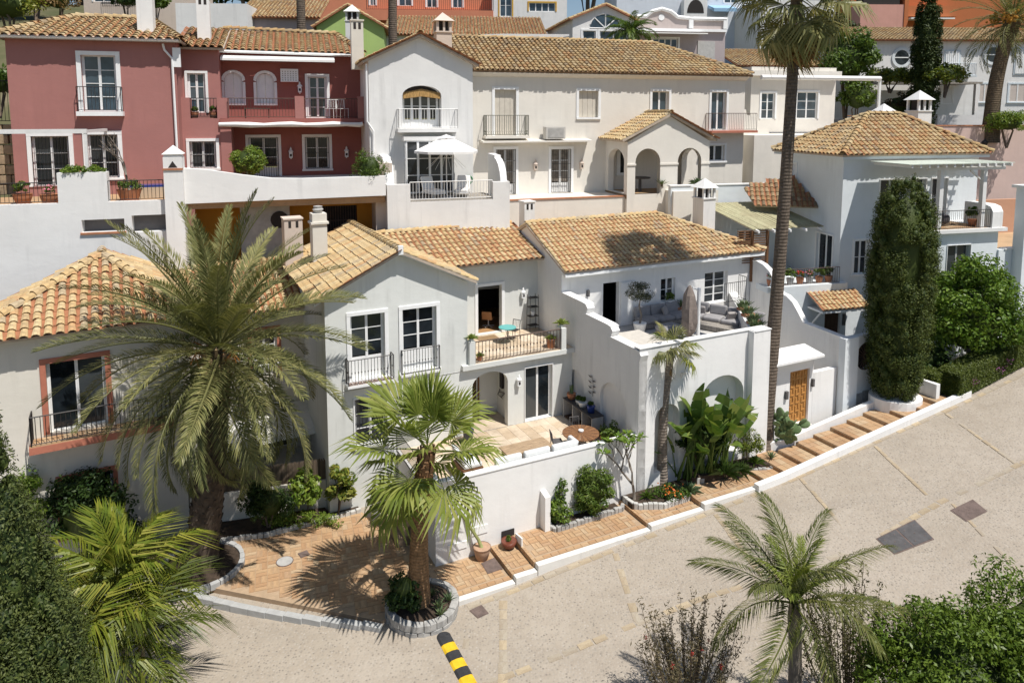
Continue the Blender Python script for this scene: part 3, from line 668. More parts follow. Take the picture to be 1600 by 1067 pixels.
# roof
RL = (-.42, 6.02); LV = .5
ridge_z = 7.74
ro = roof(A, FF, [[(-.45, -.38, 6.08), (-.45, 7.9, 6.08), (2.9, 7.9, ridge_z), (2.9, -.38, ridge_z)],
              [(6.15, 2.62, 6.2), (6.15, -.38, 6.2), (2.9, -.38, ridge_z), (2.9, 7.9, ridge_z), (3.75, 6.15, 7.36)],
              [(6.15, 2.62, 6.2), (10.93, 2.62, 6.2), (10.93, 6.15, 7.36), (3.75, 6.15, 7.36)]], ROOF_NEW, .29, .40,
     ridges=[((2.9, -.38, 7.76), (2.9, 7.9, 7.76)), ((10.9, 6.15, 7.38), (3.75, 6.15, 7.38))], seed=3)
vm = MB()
for (p, q, s) in (((-.45, 6.05), (2.9, 7.71), 1), ((6.15, 6.17), (2.9, 7.71), -1)):
    vm.prism([(p[0], -.36, p[1]), (q[0], -.36, q[1]), (q[0], -.36, q[1]-.12), (p[0], -.36, p[1]-.12)], (0, .34, 0))
vm.obj('verge_board', GREYW, A)
b = MB(); b.box(2.8, 3.0, -.42, -.3, 7.6, 7.95); b.obj('finial', TRIM, A)
chimney(A, .75, 4.6, 6.2, 8.75, .62, WARM, 'cap'); chimney(A, -.05, 6.6, 5.9, 8.3, .8, BEIGE, 'slot')
# ================================================================ HOUSE B: white townhouse with roof terrace
B = fthing('terrace_townhouse', 'bright white townhouse with tiled roof and walled sofa terrace', 'house', FF)
TZ = 2.85; fB = Fc('f', 1.0); w_ = MB()
BD = (13.2, 14.22, TZ, 5.06); BW1 = (16.65, 17.55, 3.75, 4.92); BW2 = (19.45, 21.0, 3.3, 4.92)
wall(w_, fB, 10.95, 22.9, -1.5, 5.95, [BD, BW1, BW2])
wall(w_, Fc('l', 10.95), 1.0, 4.4, 2.6, 5.95); w_.quad((10.95, 1.0, 5.95), (10.95, 4.4, 5.95), (10.95, 4.4, 7.62)); w_.quad((10.95, 4.4, 2.6), (10.95, 7.5, 2.6), (10.95, 7.5, 6.1), (10.95, 4.4, 7.62))
wall(w_, Fc('r', 22.9), 1.0, 7.5, -1.5, 5.95)
w_.quad((10.95, 7.5, 2.6), (22.9, 7.5, 2.6), (22.9, 7.5, 5.95), (10.95, 7.5, 5.95))
w_.obj('wall', PURE, B)
# terrace block: side wall with scroll parapet, front wall with niches
prof = [(1.0, PZ-1.8), (1.0, 4.86), (-.85, 4.83), (-1.12, 4.80), (-1.24, 4.68), (-1.16, 4.5), (-1.05, 4.38), (-2.75, 4.36), (-3.02, 4.33), (-3.15, 4.2), (-3.06, 4.02), (-2.95, 3.9), (-4.75, 3.9), (-4.98, 3.88), (-5.08, 3.75), (-5.0, 3.5), (-5.0, -2.2)]
N1 = (-1.0, .25, .5, 1.65, .55); N2 = (-4.2, -2.3, PZ, 2.0, .8)
sw = MB(); fl = Fc('l', 10.95)
sw.prism([(11.20, w, z) for w, z in prof], (.12, 0, 0))          # core behind the niches
# outer skin with niches
for (w0, z0), (w1, z1) in zip(prof[1:], prof[2:]): sw.quad((10.95, w0, z0), (10.95, w1, z1), (11.21, w1, z1), (11.21, w0, z0))
wall(sw, fl, -5.0, 1.0, -2.2, 3.3, [N1, N2], .14)
top = [p for p in prof[1:-1]]; top[-1] = (-5.0, 3.5)
sw.quad((10.95, 1.0, 3.3), (10.95, -5.0, 3.3), *[(10.95, w, z) for w, z in top[::-1]])
for n_ in (N1, N2): sw.quad((11.088, n_[0]-.02, n_[2]-.02), (11.088, n_[1]+.02, n_[2]-.02), (11.088, n_[1]+.02, n_[3]+.02), (11.088, n_[0]-.02, n_[3]+.02))
sw.obj('side_wall', WHITE, B)
cp = MB()
for seg in ((prof[1:4]), (prof[6:9]), (prof[11:14])):
    for (w0, z0), (w1, z1) in zip(seg, seg[1:]): cp.prism([(10.92, w0, z0+.002), (10.92, w1, z1+.002), (10.92, w1, z1+.05), (10.92, w0, z0+.05)], (.44, 0, 0))
cp.obj('parapet_coping', PURE, B)
fT = Fc('f', -5.0); fw = MB(); NA = (14.1, 16.4, -1.2, 2.25, .9, .45); NB_ = (11.75, 13.0, -1.2, 1.55, .6, .4)
wall(fw, fT, 10.95, 17.45, -2.4, 4.0, [NA, NB_], .45)
for n_ in (NA, NB_): fw.quad((n_[0], -5.0+n_[5]-.002, n_[2]), (n_[1], -5.0+n_[5]-.002, n_[2]), (n_[1], -5.0+n_[5]-.002, n_[3]), (n_[0], -5.0+n_[5]-.002, n_[3]))
fw.box(11.2, 17.45, -4.999, -4.72, 3.2, 4.0)
fw.box(16.55, 17.5, -5.32, -5.003, -2.4, 4.0)
# skewed right side
sk = [(17.5, -5.3), (21.6, .98), (21.1, .98), (17.0, -4.72)]
fw.prism([(u, w, -1.5) for u, w in sk], (0, 0, 5.25))
fw.obj('terrace_wall', PURE, B)
cp = MB(); cp.prism([(u, w, 4.002) for u, w in ((10.93, -5.04), (16.6, -5.04), (16.6, -5.35), (17.53, -5.35), (17.53, -4.8), (10.93, -4.66))], (0, 0, .035)); cp.obj('parapet_coping', PURE, B)
tf = MB(); tf.prism([(11.32, -4.72, TZ-.2), (17.2, -4.72, TZ-.2), (21.2, .99, TZ-.2), (11.32, .99, TZ-.2)], (0, 0, .2)); tfo = tf.obj('terrace_floor', plaster('terrace_screed', (.52, .50, .47)), B)
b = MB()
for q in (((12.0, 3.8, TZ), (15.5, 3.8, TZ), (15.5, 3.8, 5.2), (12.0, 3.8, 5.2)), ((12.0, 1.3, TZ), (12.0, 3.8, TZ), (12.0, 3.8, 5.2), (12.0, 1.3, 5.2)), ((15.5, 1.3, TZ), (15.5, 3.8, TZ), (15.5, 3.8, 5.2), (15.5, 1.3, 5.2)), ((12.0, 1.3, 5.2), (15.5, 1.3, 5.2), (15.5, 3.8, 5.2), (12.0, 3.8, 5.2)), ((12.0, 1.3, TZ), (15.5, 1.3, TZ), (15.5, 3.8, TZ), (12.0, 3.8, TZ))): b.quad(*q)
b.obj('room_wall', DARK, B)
b = MB(); b.box(13.2, 13.25, 1.02, 1.28, TZ, 5.06); b.box(14.17, 14.22, 1.02, 1.28, TZ, 5.06); dj = b.obj('door_frame', TRIM, B)
b = MB(); b.box(14.235, 15.15, .94, .985, TZ+.02, 5.0); b.obj('open_shutter', TRIM, dj)
window(B, fB, *BW1, leaves=2, ny=2, trim=0, d=.14); window(B, fB, *BW2, leaves=2, ny=4, trim=0, d=.2, nx=1)
b = MB(); fB.box(b, 16.62, 17.58, .0, .16, 3.6, 3.74); b.obj('flower_trough', TRIM, B)
b = MB(); fB.box(b, 12.3, 12.42, .0, .12, 4.55, 4.85); b.obj('wall_light', METAL_DK, B)
roof(B, FF, [[(10.85, .55, 5.92), (23.15, .55, 5.88), (18.9, 4.4, 7.62), (10.85, 4.4, 7.62)], [(23.15, .55, 5.88), (23.15, 7.9, 5.9), (18.9, 4.4, 7.62)], [(23.15, 7.9, 5.9), (10.85, 7.9, 6.0), (10.85, 4.4, 7.62), (18.9, 4.4, 7.62)]], ROOF_NEW, .27, .38,
     ridges=[((18.9, 4.4, 7.64), (10.9, 4.4, 7.64)), ((23.15, .55, 5.92), (18.9, 4.4, 7.64)), ((23.15, 7.9, 5.92), (18.9, 4.4, 7.64))], seed=7)
b = MB(); b.prism([(10.9, .56, 5.80), (23.1, .56, 5.77), (22.9, .998, 5.94), (10.9, .998, 5.94)], (0, 0, -.14)); b.obj('eave_soffit', TRIM, B)
chimney(B, 21.35, 3.35, 5.6, 8.45, .85, WHITE, 'hood'); chimney(B, 11.55, 5.6, 6.4, 8.55, .6, WHITE, 'slot')
# sail of the garden spotlight on the terrace wall
sp_ = MB(); fT.box(sp_, 13.0, 13.1, 0, .12, 2.55, 2.75); sp_.tube([(13.05, -5.1, 2.7), (13.05, -5.28, 2.85)], .05, 8); sp_.obj('spotlight', TRIM, B)
# ================================================================ patio in front of house A
pt = thing('patio', 'raised white-walled patio with pale tiled floor below the small balcony', 'patio', FF[:3], FF[3])
b = MB(); b.box(2.75, 10.94, -4.72, -.003, -2.5, PZ-.03); b.obj('patio_base', WHITE, pt)
t = MB(); rng = random.Random(8); V = []
for i in range(17):
    for j in range(8):
        u0 = 2.85+i*.475; v0 = -4.65+j*.578
        t.box(u0, u0+.465, v0, v0+.57, PZ-.028, PZ+rng.uniform(-.003, .003))
t.obj('floor_tiles', PALE_TILE, pt)['kind'] = 'stuff'
b = MB(); b.box(2.55, 11.0, -4.95, -4.722, -2.6, .5); b.box(2.55, 2.78, -4.72, -3.2, -2.6, .5); pw = b.obj('patio_wall', PURE, pt)
b = MB(); b.box(2.52, 11.0, -4.98, -4.69, .502, .54); b.box(2.52, 2.81, -4.69, -3.15, .502, .54); b.obj('wall_coping', PURE, pw)
b = MB(); b.prism([(6.62, -5.35, -2.1), (6.62, -4.96, -2.1), (6.62, -4.96, -.68), (6.62, -5.35, -.78)], (.22, 0, 0)); b.obj('wall_pier', PURE, pw)
b = MB(); b.box(5.05, 5.55, -4.99, -4.951, -2.25, -1.85); b.obj('wall_vent', DARK, pw)
b = MB(); b.box(3.0, 3.7, -4.98, -4.952, -2.05, -1.8); b.box(3.9, 4.5, -4.98, -4.952, -1.7, -1.4); b.obj('meter_box_door', TRIM, pw)
# steps from courtyard to patio on its left
for i in range(5):
    b = MB(); b.box(1.75-.0+.18*i, 2.54, -3.2, -2.0, -2.56, -2.56+.36*(i+1)); b.obj('patio_step', GROUT, pt)
railing(pt, [(2.66, -3.1, PZ), (2.66, -.2, PZ)], .95, IRON, .13, .02, 'patio_railing')
# ================================================================ walls between B and the pale blue house
gw = fthing('garden_wall', 'white garden wall with sweeping S-curved top beside the tall palm', 'wall', FF)
pr = [(.95, -1.6), (.95, 5.30), (.55, 5.33), (.1, 5.22), (-.35, 4.95), (-.7, 4.5), (-.95, 4.1), (-1.15, 3.98), (-1.5, 3.93), (-1.9, 3.7), (-2.25, 3.3), (-2.5, 2.98), (-2.6, 2.85), (-4.8, 2.75), (-4.8, -1.6)]
b = MB(); b.prism([(22.55, w, z) for w, z in pr], (.28, 0, 0)); b.obj('curved_wall', WHITE, gw)
cp = MB()
for (w0, z0), (w1, z1) in zip(pr[1:-1], pr[2:-1]): cp.prism([(22.52, w0, z0+.001), (22.52, w1, z1+.001), (22.52, w1, z1+.05), (22.52, w0, z0+.05)], (.34, 0, 0))
cp.obj('wall_coping', PURE, gw)
b = MB(); b.box(22.4, 23.3, -5.15, -4.803, -1.4, 2.8); b.obj('wall_pillar', BLUEW, gw)
ow = MB(); c0, c1 = 24.1, 1.7
fO = Fc('f', -4.95); n = 20; el = [(c0+.66*math.cos(2*math.pi*i/n), c1+.66*math.sin(2*math.pi*i/n)) for i in range(n)]
x0, x1, z0, z1 = 23.3, 26.4, -1.4, 2.75; sq = []
for i in range(n):
    a = 2*math.pi*i/n; ca, sa = math.cos(a), math.sin(a); k_ = 1/max(abs(ca), abs(sa)); sq.append((c0+.75*k_*ca, c1+.75*k_*sa))
for i in range(n):
    j = (i+1) % n
    ow.quad(fO.P(*[el[i][0], 0, el[i][1]]), fO.P(el[j][0], 0, el[j][1]), fO.P(sq[j][0], 0, sq[j][1]), fO.P(sq[i][0], 0, sq[i][1]))
    ow.quad(fO.P(el[i][0], 0, el[i][1]), fO.P(el[j][0], 0, el[j][1]), fO.P(el[j][0], -.24, el[j][1]), fO.P(el[i][0], -.24, el[i][1]))
wall(ow, fO, x0, x1, z0, z1, [(c0-.75, c0+.75, c1-.75, c1+.75)], .01)
ow.box(23.3, 26.4, -4.70, -4.68, z0, 1.0); ow.quad((x0, -4.95, z1), (x1, -4.95, z1), (x1, -4.7, z1), (x0, -4.7, z1)); ow.obj('oval_window_wall', BLUEW, gw)
gr = MB()
for i in range(n): gr.tube([(c0+.1*math.cos(2*math.pi*i/n), -4.93, c1+.1*math.sin(2*math.pi*i/n)), (el[i][0], -4.93, el[i][1])], .014, 4)
gr.tube([(x, -4.93, z) for x, z in el+[el[0]]], .03, 5); gr.tube([(c0+.12*math.cos(2*math.pi*i/8), -4.93, c1+.12*math.sin(2*math.pi*i/8)) for i in range(9)], .03, 5); gr.obj('spoked_grille', RUSTIRON, gw)
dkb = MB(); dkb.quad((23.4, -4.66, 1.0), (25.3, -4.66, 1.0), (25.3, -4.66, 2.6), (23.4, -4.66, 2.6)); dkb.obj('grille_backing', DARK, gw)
b = MB()
for i in range(4): b.box(23.45+i*.52, 23.93+i*.52, -4.99, -4.951, -.55+i*.06, -.05+i*.06)
b.obj('skirting_tiles', STONE, gw)['kind'] = 'stuff'
# entrance gate
eg = fthing('garden_gate', 'honey-coloured carved wooden gate under a white slab canopy', 'gate', FF); fE = Fc('f', -4.75); b = MB()
DR = (19.4, 20.62, -.85, 1.62); wall(b, fE, 18.55, 20.85, -1.6, 2.2, [DR], .2); b.quad((20.85, -4.75, -1.6), (20.85, -4.35, -1.6), (20.85, -4.35, 2.2), (20.85, -4.75, 2.2)); b.box(20.86, 22.39, -4.75, -4.5, -1.6, 1.35); b.quad((18.55, -4.75, 2.2), (20.85, -4.75, 2.2), (20.85, -4.3, 2.2), (18.55, -4.3, 2.2)); b.obj('gate_wall', PURE, eg)
b = MB(); b.prism([(18.0, -5.25, 2.22), (20.95, -5.25, 2.22), (20.95, -4.1, 2.40), (18.0, -4.1, 2.40)], (0, 0, .13)); b.obj('canopy', PURE, eg, bevel=.02)
b = MB(); fE.box(b, 19.4, 20.62, -.18, -.12, -.85, 1.62); dr = b.obj('door', OAK, eg); b = MB()
for i in range(6):
    for (p, q, r_, s_) in ((.12, .32, .02, .08), (.4, .6, .02, .08), (.70, .9, .02, .08), (.12, .18, .08, .3), (.4, .46, .08, .3), (.7, .76, .08, .3), (.26, .32, .18, .34), (.54, .6, .18, .34), (.84, .9, .18, .34)):
        fE.box(b, 19.4+p*1.22, 19.4+q*1.22, -.121, -.085, -.75+i*.385+r_, -.75+i*.385+s_)
b.obj('carved_fretwork', OAK, dr)['kind'] = 'stuff'
b = MB(); fE.box(b, 20.72, 20.84, .0, .12, .75, 1.1); b.obj('gate_lamp', METAL_DK, eg); b = MB(); fE.box(b, 19.08, 19.22, .0, .12, .45, .8); b.obj('gate_lamp', METAL_DK, eg)
b = MB(); fE.box(b, 19.2, 20.5, 0, .35, -1.2, -.86); b.obj('threshold', PURE, eg)
cf = MB(); cf.box(17.5, 22.5, -4.4, .95, -1.6, -.9); tag(cf.obj('inner_court', plaster('terrace_screed', (.5, .48, .45)), None, loc=FF[:3], rot=(0, 0, R(FF[3]))), kind='structure')
# ================================================================ HOUSE L: cream house with terracotta surrounds (left edge)
Lh = fthing('cream_corner_house', 'cream house with hipped tile roof and terracotta window surround at the left edge', 'house', LF)
fL = Fc('f', 0); w_ = MB(); LW = (-1.2, .55, 4.72, 7.2); LW2 = (-1.0, .6, .9, 3.0)
wall(w_, fL, -6, 3.0, -.4, 8.35, [LW, LW2]); wall(w_, Fc('r', 3.0), 0, 9, -.4, 8.35); wall(w_, Fc('l', -6), 0, 9, -.4, 8.35)
w_.quad((-6, 9, -.4), (3, 9, -.4), (3, 9, 8.35), (-6, 9, 8.35)); w_.obj('wall', WARM, Lh)
window(Lh, fL, *LW, leaves=2, ny=1, d=.2, tm=TERRA_TRIM, trim=.17, name='balcony_door', sill=False); window(Lh, fL, *LW2, leaves=2, ny=3, d=.15, tm=TERRA_TRIM, grille=9)
b = MB(); b.box(-1.75, 2.6, -.75, -.002, 4.38, 4.62); bo = b.obj('balcony_slab', TERRA_TRIM, Lh); b = MB()
for i in range(14):
    for j in range(2): b.box(-1.73+i*.307, -1.43+i*.307, -.73+j*.36, -.38+j*.36, 4.61, 4.64)
b.obj('floor_tiles', BRICK, bo)['kind'] = 'stuff'
railing(Lh, [(-1.68, -.05, 4.64), (-1.68, -.68, 4.64), (2.52, -.68, 4.64), (2.52, -.05, 4.64)], 1.0, IRON, .14, .025, 'balcony_railing')
ap = (.62, 4.0, 10.25); R0 = (-6.6, -.5, 8.30)
roof(Lh, LF, [[(-3.55, -.5, 8.30), (3.55, -.5, 8.30), (.62, 3.3, 10.15), (.52, 3.3, 10.15)], [(3.55, -.5, 8.30), (3.55, 8.0, 8.30), (.62, 4.4, 10.15), (.62, 3.3, 10.15)], [(-3.55, 3.0, 8.30), (-3.55, -.5, 8.30), (.52, 3.3, 10.15), (.52, 4.4, 10.15)], [(-8, .6, 8.0), (-3.4, .6, 8.0), (-3.4, 4.2, 9.2), (-8, 4.2, 9.2)]], ROOF_NEW, .34, .40,
     ridges=[((3.55, -.5, 8.33), (.62, 3.3, 10.2)), ((-3.55, -.5, 8.33), (.52, 3.3, 10.2)), ((.57, 3.2, 10.2), (.57, 4.6, 10.2))], seed=11)
# right wing behind the date palm: recessed terrace
LR = fthing('cream_recessed_house', 'cream house wing with terracotta trimmed balcony behind the date palm', 'house', LF)
fR = Fc('f', 3.0); w_ = MB(); RW = (5.9, 6.95, 4.4, 6.4); RG = (4.6, 7.6, 0.95, 3.1)
wall(w_, fR, 3.0, 9.0, -.3, 7.4, [RW, RG]); wall(w_, Fc('r', 3.02), 0, 3, -.3, 2.5); w_.obj('wall', WARM, LR)
window(LR, fR, *RW, leaves=2, ny=3, d=.15, tm=TERRA_TRIM, trim=.16, name='balcony_door', sill=False); window(LR, fR, *RG, leaves=3, ny=1, d=.25, trim=.05, name='glass_door', sill=False)
b = MB(); b.box(5.2, 8.6, 1.9, 2.998, 4.05, 4.28); b.obj('balcony_slab', CREAM, LR); railing(LR, [(5.25, 2.95, 4.29), (5.25, 1.96, 4.29), (8.5, 1.96, 4.29)], .95, WIRON, .14, .024, 'balcony_railing')
b = MB(); b.box(3.0, 9.0, 1.2, 2.99, .0, .9); b.obj('terrace_base', CREAM, LR)
roof(LR, LF, [[(3.1, 2.5, 7.35), (9.0, 2.5, 7.35), (9.0, 6.5, 8.8), (3.1, 6.5, 8.8)]], ROOF_NEW, .3, .4, seed=12, nobj=120)
aw = MB(); n = 7
for i in range(n): 
    z = lambda t: 3.05-.55*t-.12*math.sin(math.pi*t)
    aw.quad((4.4, 2.9-2.0*i/n, z(i/n)), (8.3, 2.9-2.0*i/n, z(i/n)), (8.3, 2.9-2.0*(i+1)/n, z((i+1)/n)), (4.4, 2.9-2.0*(i+1)/n, z((i+1)/n)))
aw.quad((4.4, .9, 2.5), (8.3, .9, 2.5), (8.3, .9, 2.3), (4.4, .9, 2.3)); aw.obj('awning', FABRIC_WHITE, LR)
# low courtyard wall with reed screening
cw = fthing('courtyard_wall', 'low cream courtyard wall topped with brown reed screening beside the date palm', 'wall', FF)
P0, P1 = (-4.9, 1.45), (-.02, .55); d_ = Vector((P1[0]-P0[0], P1[1]-P0[1])); nrm = Vector((d_.y, -d_.x)).normalized()*.22
b = MB(); b.prism([(P0[0], P0[1], -2.6), (P1[0], P1[1], -2.6), (P1[0]-nrm.x, P1[1]-nrm.y, -2.6), (P0[0]-nrm.x, P0[1]-nrm.y, -2.6)], (0, 0, 1.25)); b.obj('low_wall', WARM, cw)
rng = random.Random(4); V = []; nr = 420
for i in range(nr):
    t = (i+rng.random())/nr; x = P0[0]+d_.x*t-nrm.x*.5; y = P0[1]+d_.y*t-nrm.y*.5; h = .82+rng.uniform(-.06, .06); wd = .012; lean = rng.uniform(-.02, .02)
    dx, dy = d_.normalized()*wd; oy = rng.uniform(-.02, .02)
    V += [(x-dx, y-dy+oy, -1.36), (x+dx, y+dy+oy, -1.36), (x+dx+lean, y+dy+oy, -1.36+h), (x-dx+lean, y-dy+oy, -1.36+h)]
o = link('reed_screen', np_mesh('reed_screen', V, 4, leaf_mat('dry_reed', [(.09,.065,.045),(.16,.12,.085),(.22,.17,.12)], .9, .1)), None, cw); o['kind'] = 'stuff'
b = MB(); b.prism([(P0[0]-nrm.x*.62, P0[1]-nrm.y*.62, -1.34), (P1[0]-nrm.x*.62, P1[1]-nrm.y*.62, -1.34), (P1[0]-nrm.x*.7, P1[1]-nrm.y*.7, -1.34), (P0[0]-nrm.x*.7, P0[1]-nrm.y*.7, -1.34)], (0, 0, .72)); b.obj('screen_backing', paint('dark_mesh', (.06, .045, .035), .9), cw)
# ================================================================ UPPER ROW
# ---- cream long house
Ch = fthing('cream_row_house', 'long cream two-storey house with arched porch and weathered tile roof', 'house', UF)
f0 = Fc('f', 0); w_ = MB(); op = [(-3.55, -2.47, 2.9, 5.12), (.8, 1.86, 3.78, 5.1), (4.86, 5.84, 3.6, 5.12), (8.35, 9.28, 3.1, 5.12), (-3.5, -2.48, .03, 2.25), (-.66, .42, .03, 2.22), (8.15, 9.25, 1.45, 2.3)]
wall(w_, f0, -4.95, 10.42, -3.5, 6.0, op, .22); wall(w_, Fc('r', 10.42), 0, 8, -3.5, 6.0); w_.quad((-4.95, 8, 0), (10.42, 8, 0), (10.42, 8, 6), (-4.95, 8, 6)); w_.obj('wall', CREAM, Ch)
SHUT = paint('beige_shutter', (.60, .55, .47), .7)
def shutter(house, fc, a0, a1, z0, z1, mat, trim=.13, d=.12):
    t = MB(); fc.box(t, a0-trim, a0+.003, -.02, .04, z0, z1); fc.box(t, a1-.003, a1+trim, -.02, .04, z0, z1); fc.box(t, a0-trim, a1+trim, -.02, .045, z1-.003, z1+trim); fc.box(t, a0-trim, a1+trim, -.02, .07, z0-.1, z0+.003)
    o = t.obj('window', TRIM, house); s = MB(); n = 4
    for i in range(n): fc.box(s, a0+(a1-a0)*i/n+.006, a0+(a1-a0)*(i+1)/n-.006, -d-.04, -d, z0+.01, z1-.01)
    s.obj('roller_shutter', mat, o); return o
shutter(Ch, f0, *op[0], SHUT); shutter(Ch, f0, *op[1], SHUT)
for i in (2, 3): window(Ch, f0, *op[i], leaves=2, ny=1, d=.14, trim=.12, gm=BGLASS)
for i in (4, 5): window(Ch, f0, *op[i], leaves=2, ny=3, d=.14, trim=.12, grille=9, panel=.5, sill=False, name='barred_door', gm=CURTAIN)
window(Ch, f0, *op[6], leaves=2, ny=1, d=.1, trim=.1)
b = MB(); b.box(-4.15, -1.95, -.55, -.002, 2.78, 2.9); b.obj('balcony_slab', CREAM, Ch); railing(Ch, [(-4.1, -.03, 2.9), (-4.1, -.5, 2.9), (-2.0, -.5, 2.9), (-2.0, -.03, 2.9)], .98, paint('green_grey_iron', (.16, .16, .13), .6), .11, .02, 'balcony_railing', 'scroll')
b = MB(); b.box(8.0, 10.8, -.7, -.002, 2.96, 3.08); b.obj('balcony_slab', TERRA_TRIM, Ch); railing(Ch, [(8.05, -.03, 3.08), (8.05, -.65, 3.08), (10.75, -.65, 3.08)], .9, RUSTIRON, .1, .018, 'balcony_railing')
b = MB(); b.prism([(-4.3, -.003, 2.72), (-4.3, -.6, 2.66), (-4.3, -.6, 2.58), (-4.3, -.003, 2.58)], (5.6, 0, 0)); b.obj('awning_box', CREAM, Ch)
b = MB(); b.box(-1.13, -.13, -.62, -.15, 2.73, 3.32); ac = b.obj('air_conditioner', paint('grey_plastic', (.55, .53, .49), .6), Ch); b = MB(); b.box(-1.03, -.23, -.635, -.621, 2.8, 3.25); b.obj('louvre_panel', CONC, ac)
lantern(Ch, f0, -1.5, 1.35, BEIGE); lantern(Ch, f0, .95, 1.35, BEIGE)
roof(Ch, UF, [[(-5.1, -.35, 6.0), (10.65, -.35, 6.0), (6.9, 3.9, 7.95), (-5.1, 3.9, 7.95)], [(10.65, -.35, 6.0), (10.65, 8.3, 6.0), (6.9, 3.9, 7.95)], [(10.65, 8.3, 6.0), (-5.1, 8.3, 6.0), (-5.1, 3.9, 7.95), (6.9, 3.9, 7.95)]], ROOF_OLD, .25, .33, ridges=[((6.9, 3.9, 7.97), (-5.1, 3.9, 7.97)), ((10.65, -.35, 6.03), (6.9, 3.9, 7.97))], nobj=300, seed=21, channels=False, under=ROOFBED)
b = MB(); b.prism([(-4.95, -.34, 5.9), (-4.95, -.002, 5.98), (-4.95, -.002, 5.72), (-4.95, -.2, 5.8)], (15.4, 0, 0)); b.obj('eave_cornice', CREAM, Ch)
# porch with arches
pw_ = -2.5; fp = Fc('f', pw_); w_ = MB(); A1 = (2.72, 4.05, .12, 2.3, .66, .3); A2 = (5.0, 6.3, .12, 2.3, .65, .3)
wall(w_, fp, 2.3, 6.75, -3.5, 2.62, [A1, A2]); w_.quad(fp.P(2.3, 0, 2.62), fp.P(6.75, 0, 2.62), fp.P(4.52, 0, 3.85)); wall(w_, Fc('l', 2.3), pw_, 0, -3.5, 2.62, [(-2.15, -.35, .12, 2.25, .6, .3)]); wall(w_, Fc('r', 6.75), pw_, 0, .1, 2.62, [(-2.1, -.4, .12, 2.2, .6, .3)])
wall(w_, Fc('b', pw_+.3), 2.6, 6.45, .1, 2.62, [A1, A2], .01); w_.obj('porch_wall', CREAM, Ch)
b = MB(); b.box(2.3, 6.75, pw_+.01, -.003, -.1, .1); b.obj('porch_floor', BRICK, Ch)
for a0_, a1_ in ((2.3, 2.72), (4.05, 5.0), (6.3, 6.75)): b = MB(); fp.box(b, a0_-.03, a1_+.03, 0, .04, 1.5, 1.58); b.obj('capital_band', CREAM, Ch)
roof(Ch, UF, [[(1.95, .0, 2.72), (1.95, pw_-.15, 2.72), (4.52, pw_-.15, 3.98), (4.52, 0, 3.98)], [(7.1, pw_-.15, 2.72), (7.1, 0, 2.72), (4.52, 0, 3.98), (4.52, pw_-.15, 3.98)]], ROOF_NEW, .25, .33, ridges=[((4.52, pw_-.15, 4.0), (4.52, 0, 4.0))], nobj=150, seed=22, name='porch_roof')
window(Ch, f0, 3.0, 3.75, .9, 2.1, leaves=2, ny=1, d=-.06, trim=.08, grille=6)
b = MB(); b.lathe([(.12, 0), (.08, .05), (.07, .62), (.5, .66), (.52, .72)], (3.6, -1.3, .1), 12); tag(b.obj('porch_table', METAL_DK, None, loc=UF[:3], rot=(0, 0, R(17)), scl=K), 'dark round pedestal table inside the arched porch', 'table')
# terrace in front of the cream house + retaining wall
rw = fthing('cream_retaining_wall', 'tall cream retaining wall below the long cream house', 'wall', UF)
b = MB(); b.box(-4.0, 2.29, -2.3, -.003, -3.6, 0.0); b.obj('terrace', CREAM, rw); b = MB(); b.box(-4.0, 2.29, -2.34, -2.1, .001, .05); b.obj('tile_edge', POT, rw)
b = MB(); b.box(4.35, 7.2, -3.3, -2.503, -3.5, .28); b.obj('planter_block', CREAM, rw)
# ---- white gabled house
Wh = fthing('white_gable_house', 'white gabled townhouse with arched balcony and glazed bay behind the parasol', 'house', UF)
fw_ = Fc('f', -1.5); w_ = MB(); WA = (-8.2, -6.45, 3.32, 5.2, .45, .5); WB = (-8.05, -6.15, .42, 2.9)
wall(w_, fw_, -9.66, -5.0, -3.5, 6.25, [WA, WB]); w_.quad(fw_.P(-9.66, 0, 6.25), fw_.P(-5, 0, 6.25), fw_.P(-7.4, 0, 7.3)); wall(w_, Fc('r', -5.0), -1.5, 6, -3.5, 6.25); wall(w_, Fc('l', -9.66), -1.5, 6, -3.5, 6.25); w_.obj('wall', WHITE, Wh)
window(Wh, Fc('f', -1.0), -8.15, -6.5, 3.34, 4.9, leaves=4, ny=2, d=.02, trim=0, name='balcony_door', panel=.35); 
b = MB(); b.quad((-8.2, -1.01, 4.8), (-6.45, -1.01, 4.8), (-6.45, -1.01, 5.2), (-8.2, -1.01, 5.2)); b.obj('lintel_panel', DARK, Wh)
b = MB(); rng = random.Random(2); n = 26
for i in range(n): b.tube([(-8.15+1.66*(i+.5)/n, -1.35, 5.05-.35*abs((i+.5)/n-.5)), (-8.15+1.66*(i+.5)/n, -1.42, 4.72-.1*abs((i+.5)/n-.5)*2)], .045, 5)
b.obj('rolled_reed_blind', wood('straw', (.42, .26, .10)), Wh)
b = MB(); b.box(-8.5, -5.78, -2.1, -1.503, 3.14, 3.3); b.obj('balcony_slab', WHITE, Wh); railing(Wh, [(-8.45, -1.53, 3.3), (-8.45, -2.05, 3.3), (-5.83, -2.05, 3.3), (-5.83, -1.53, 3.3)], .86, WIRON, .12, .02, 'balcony_railing')
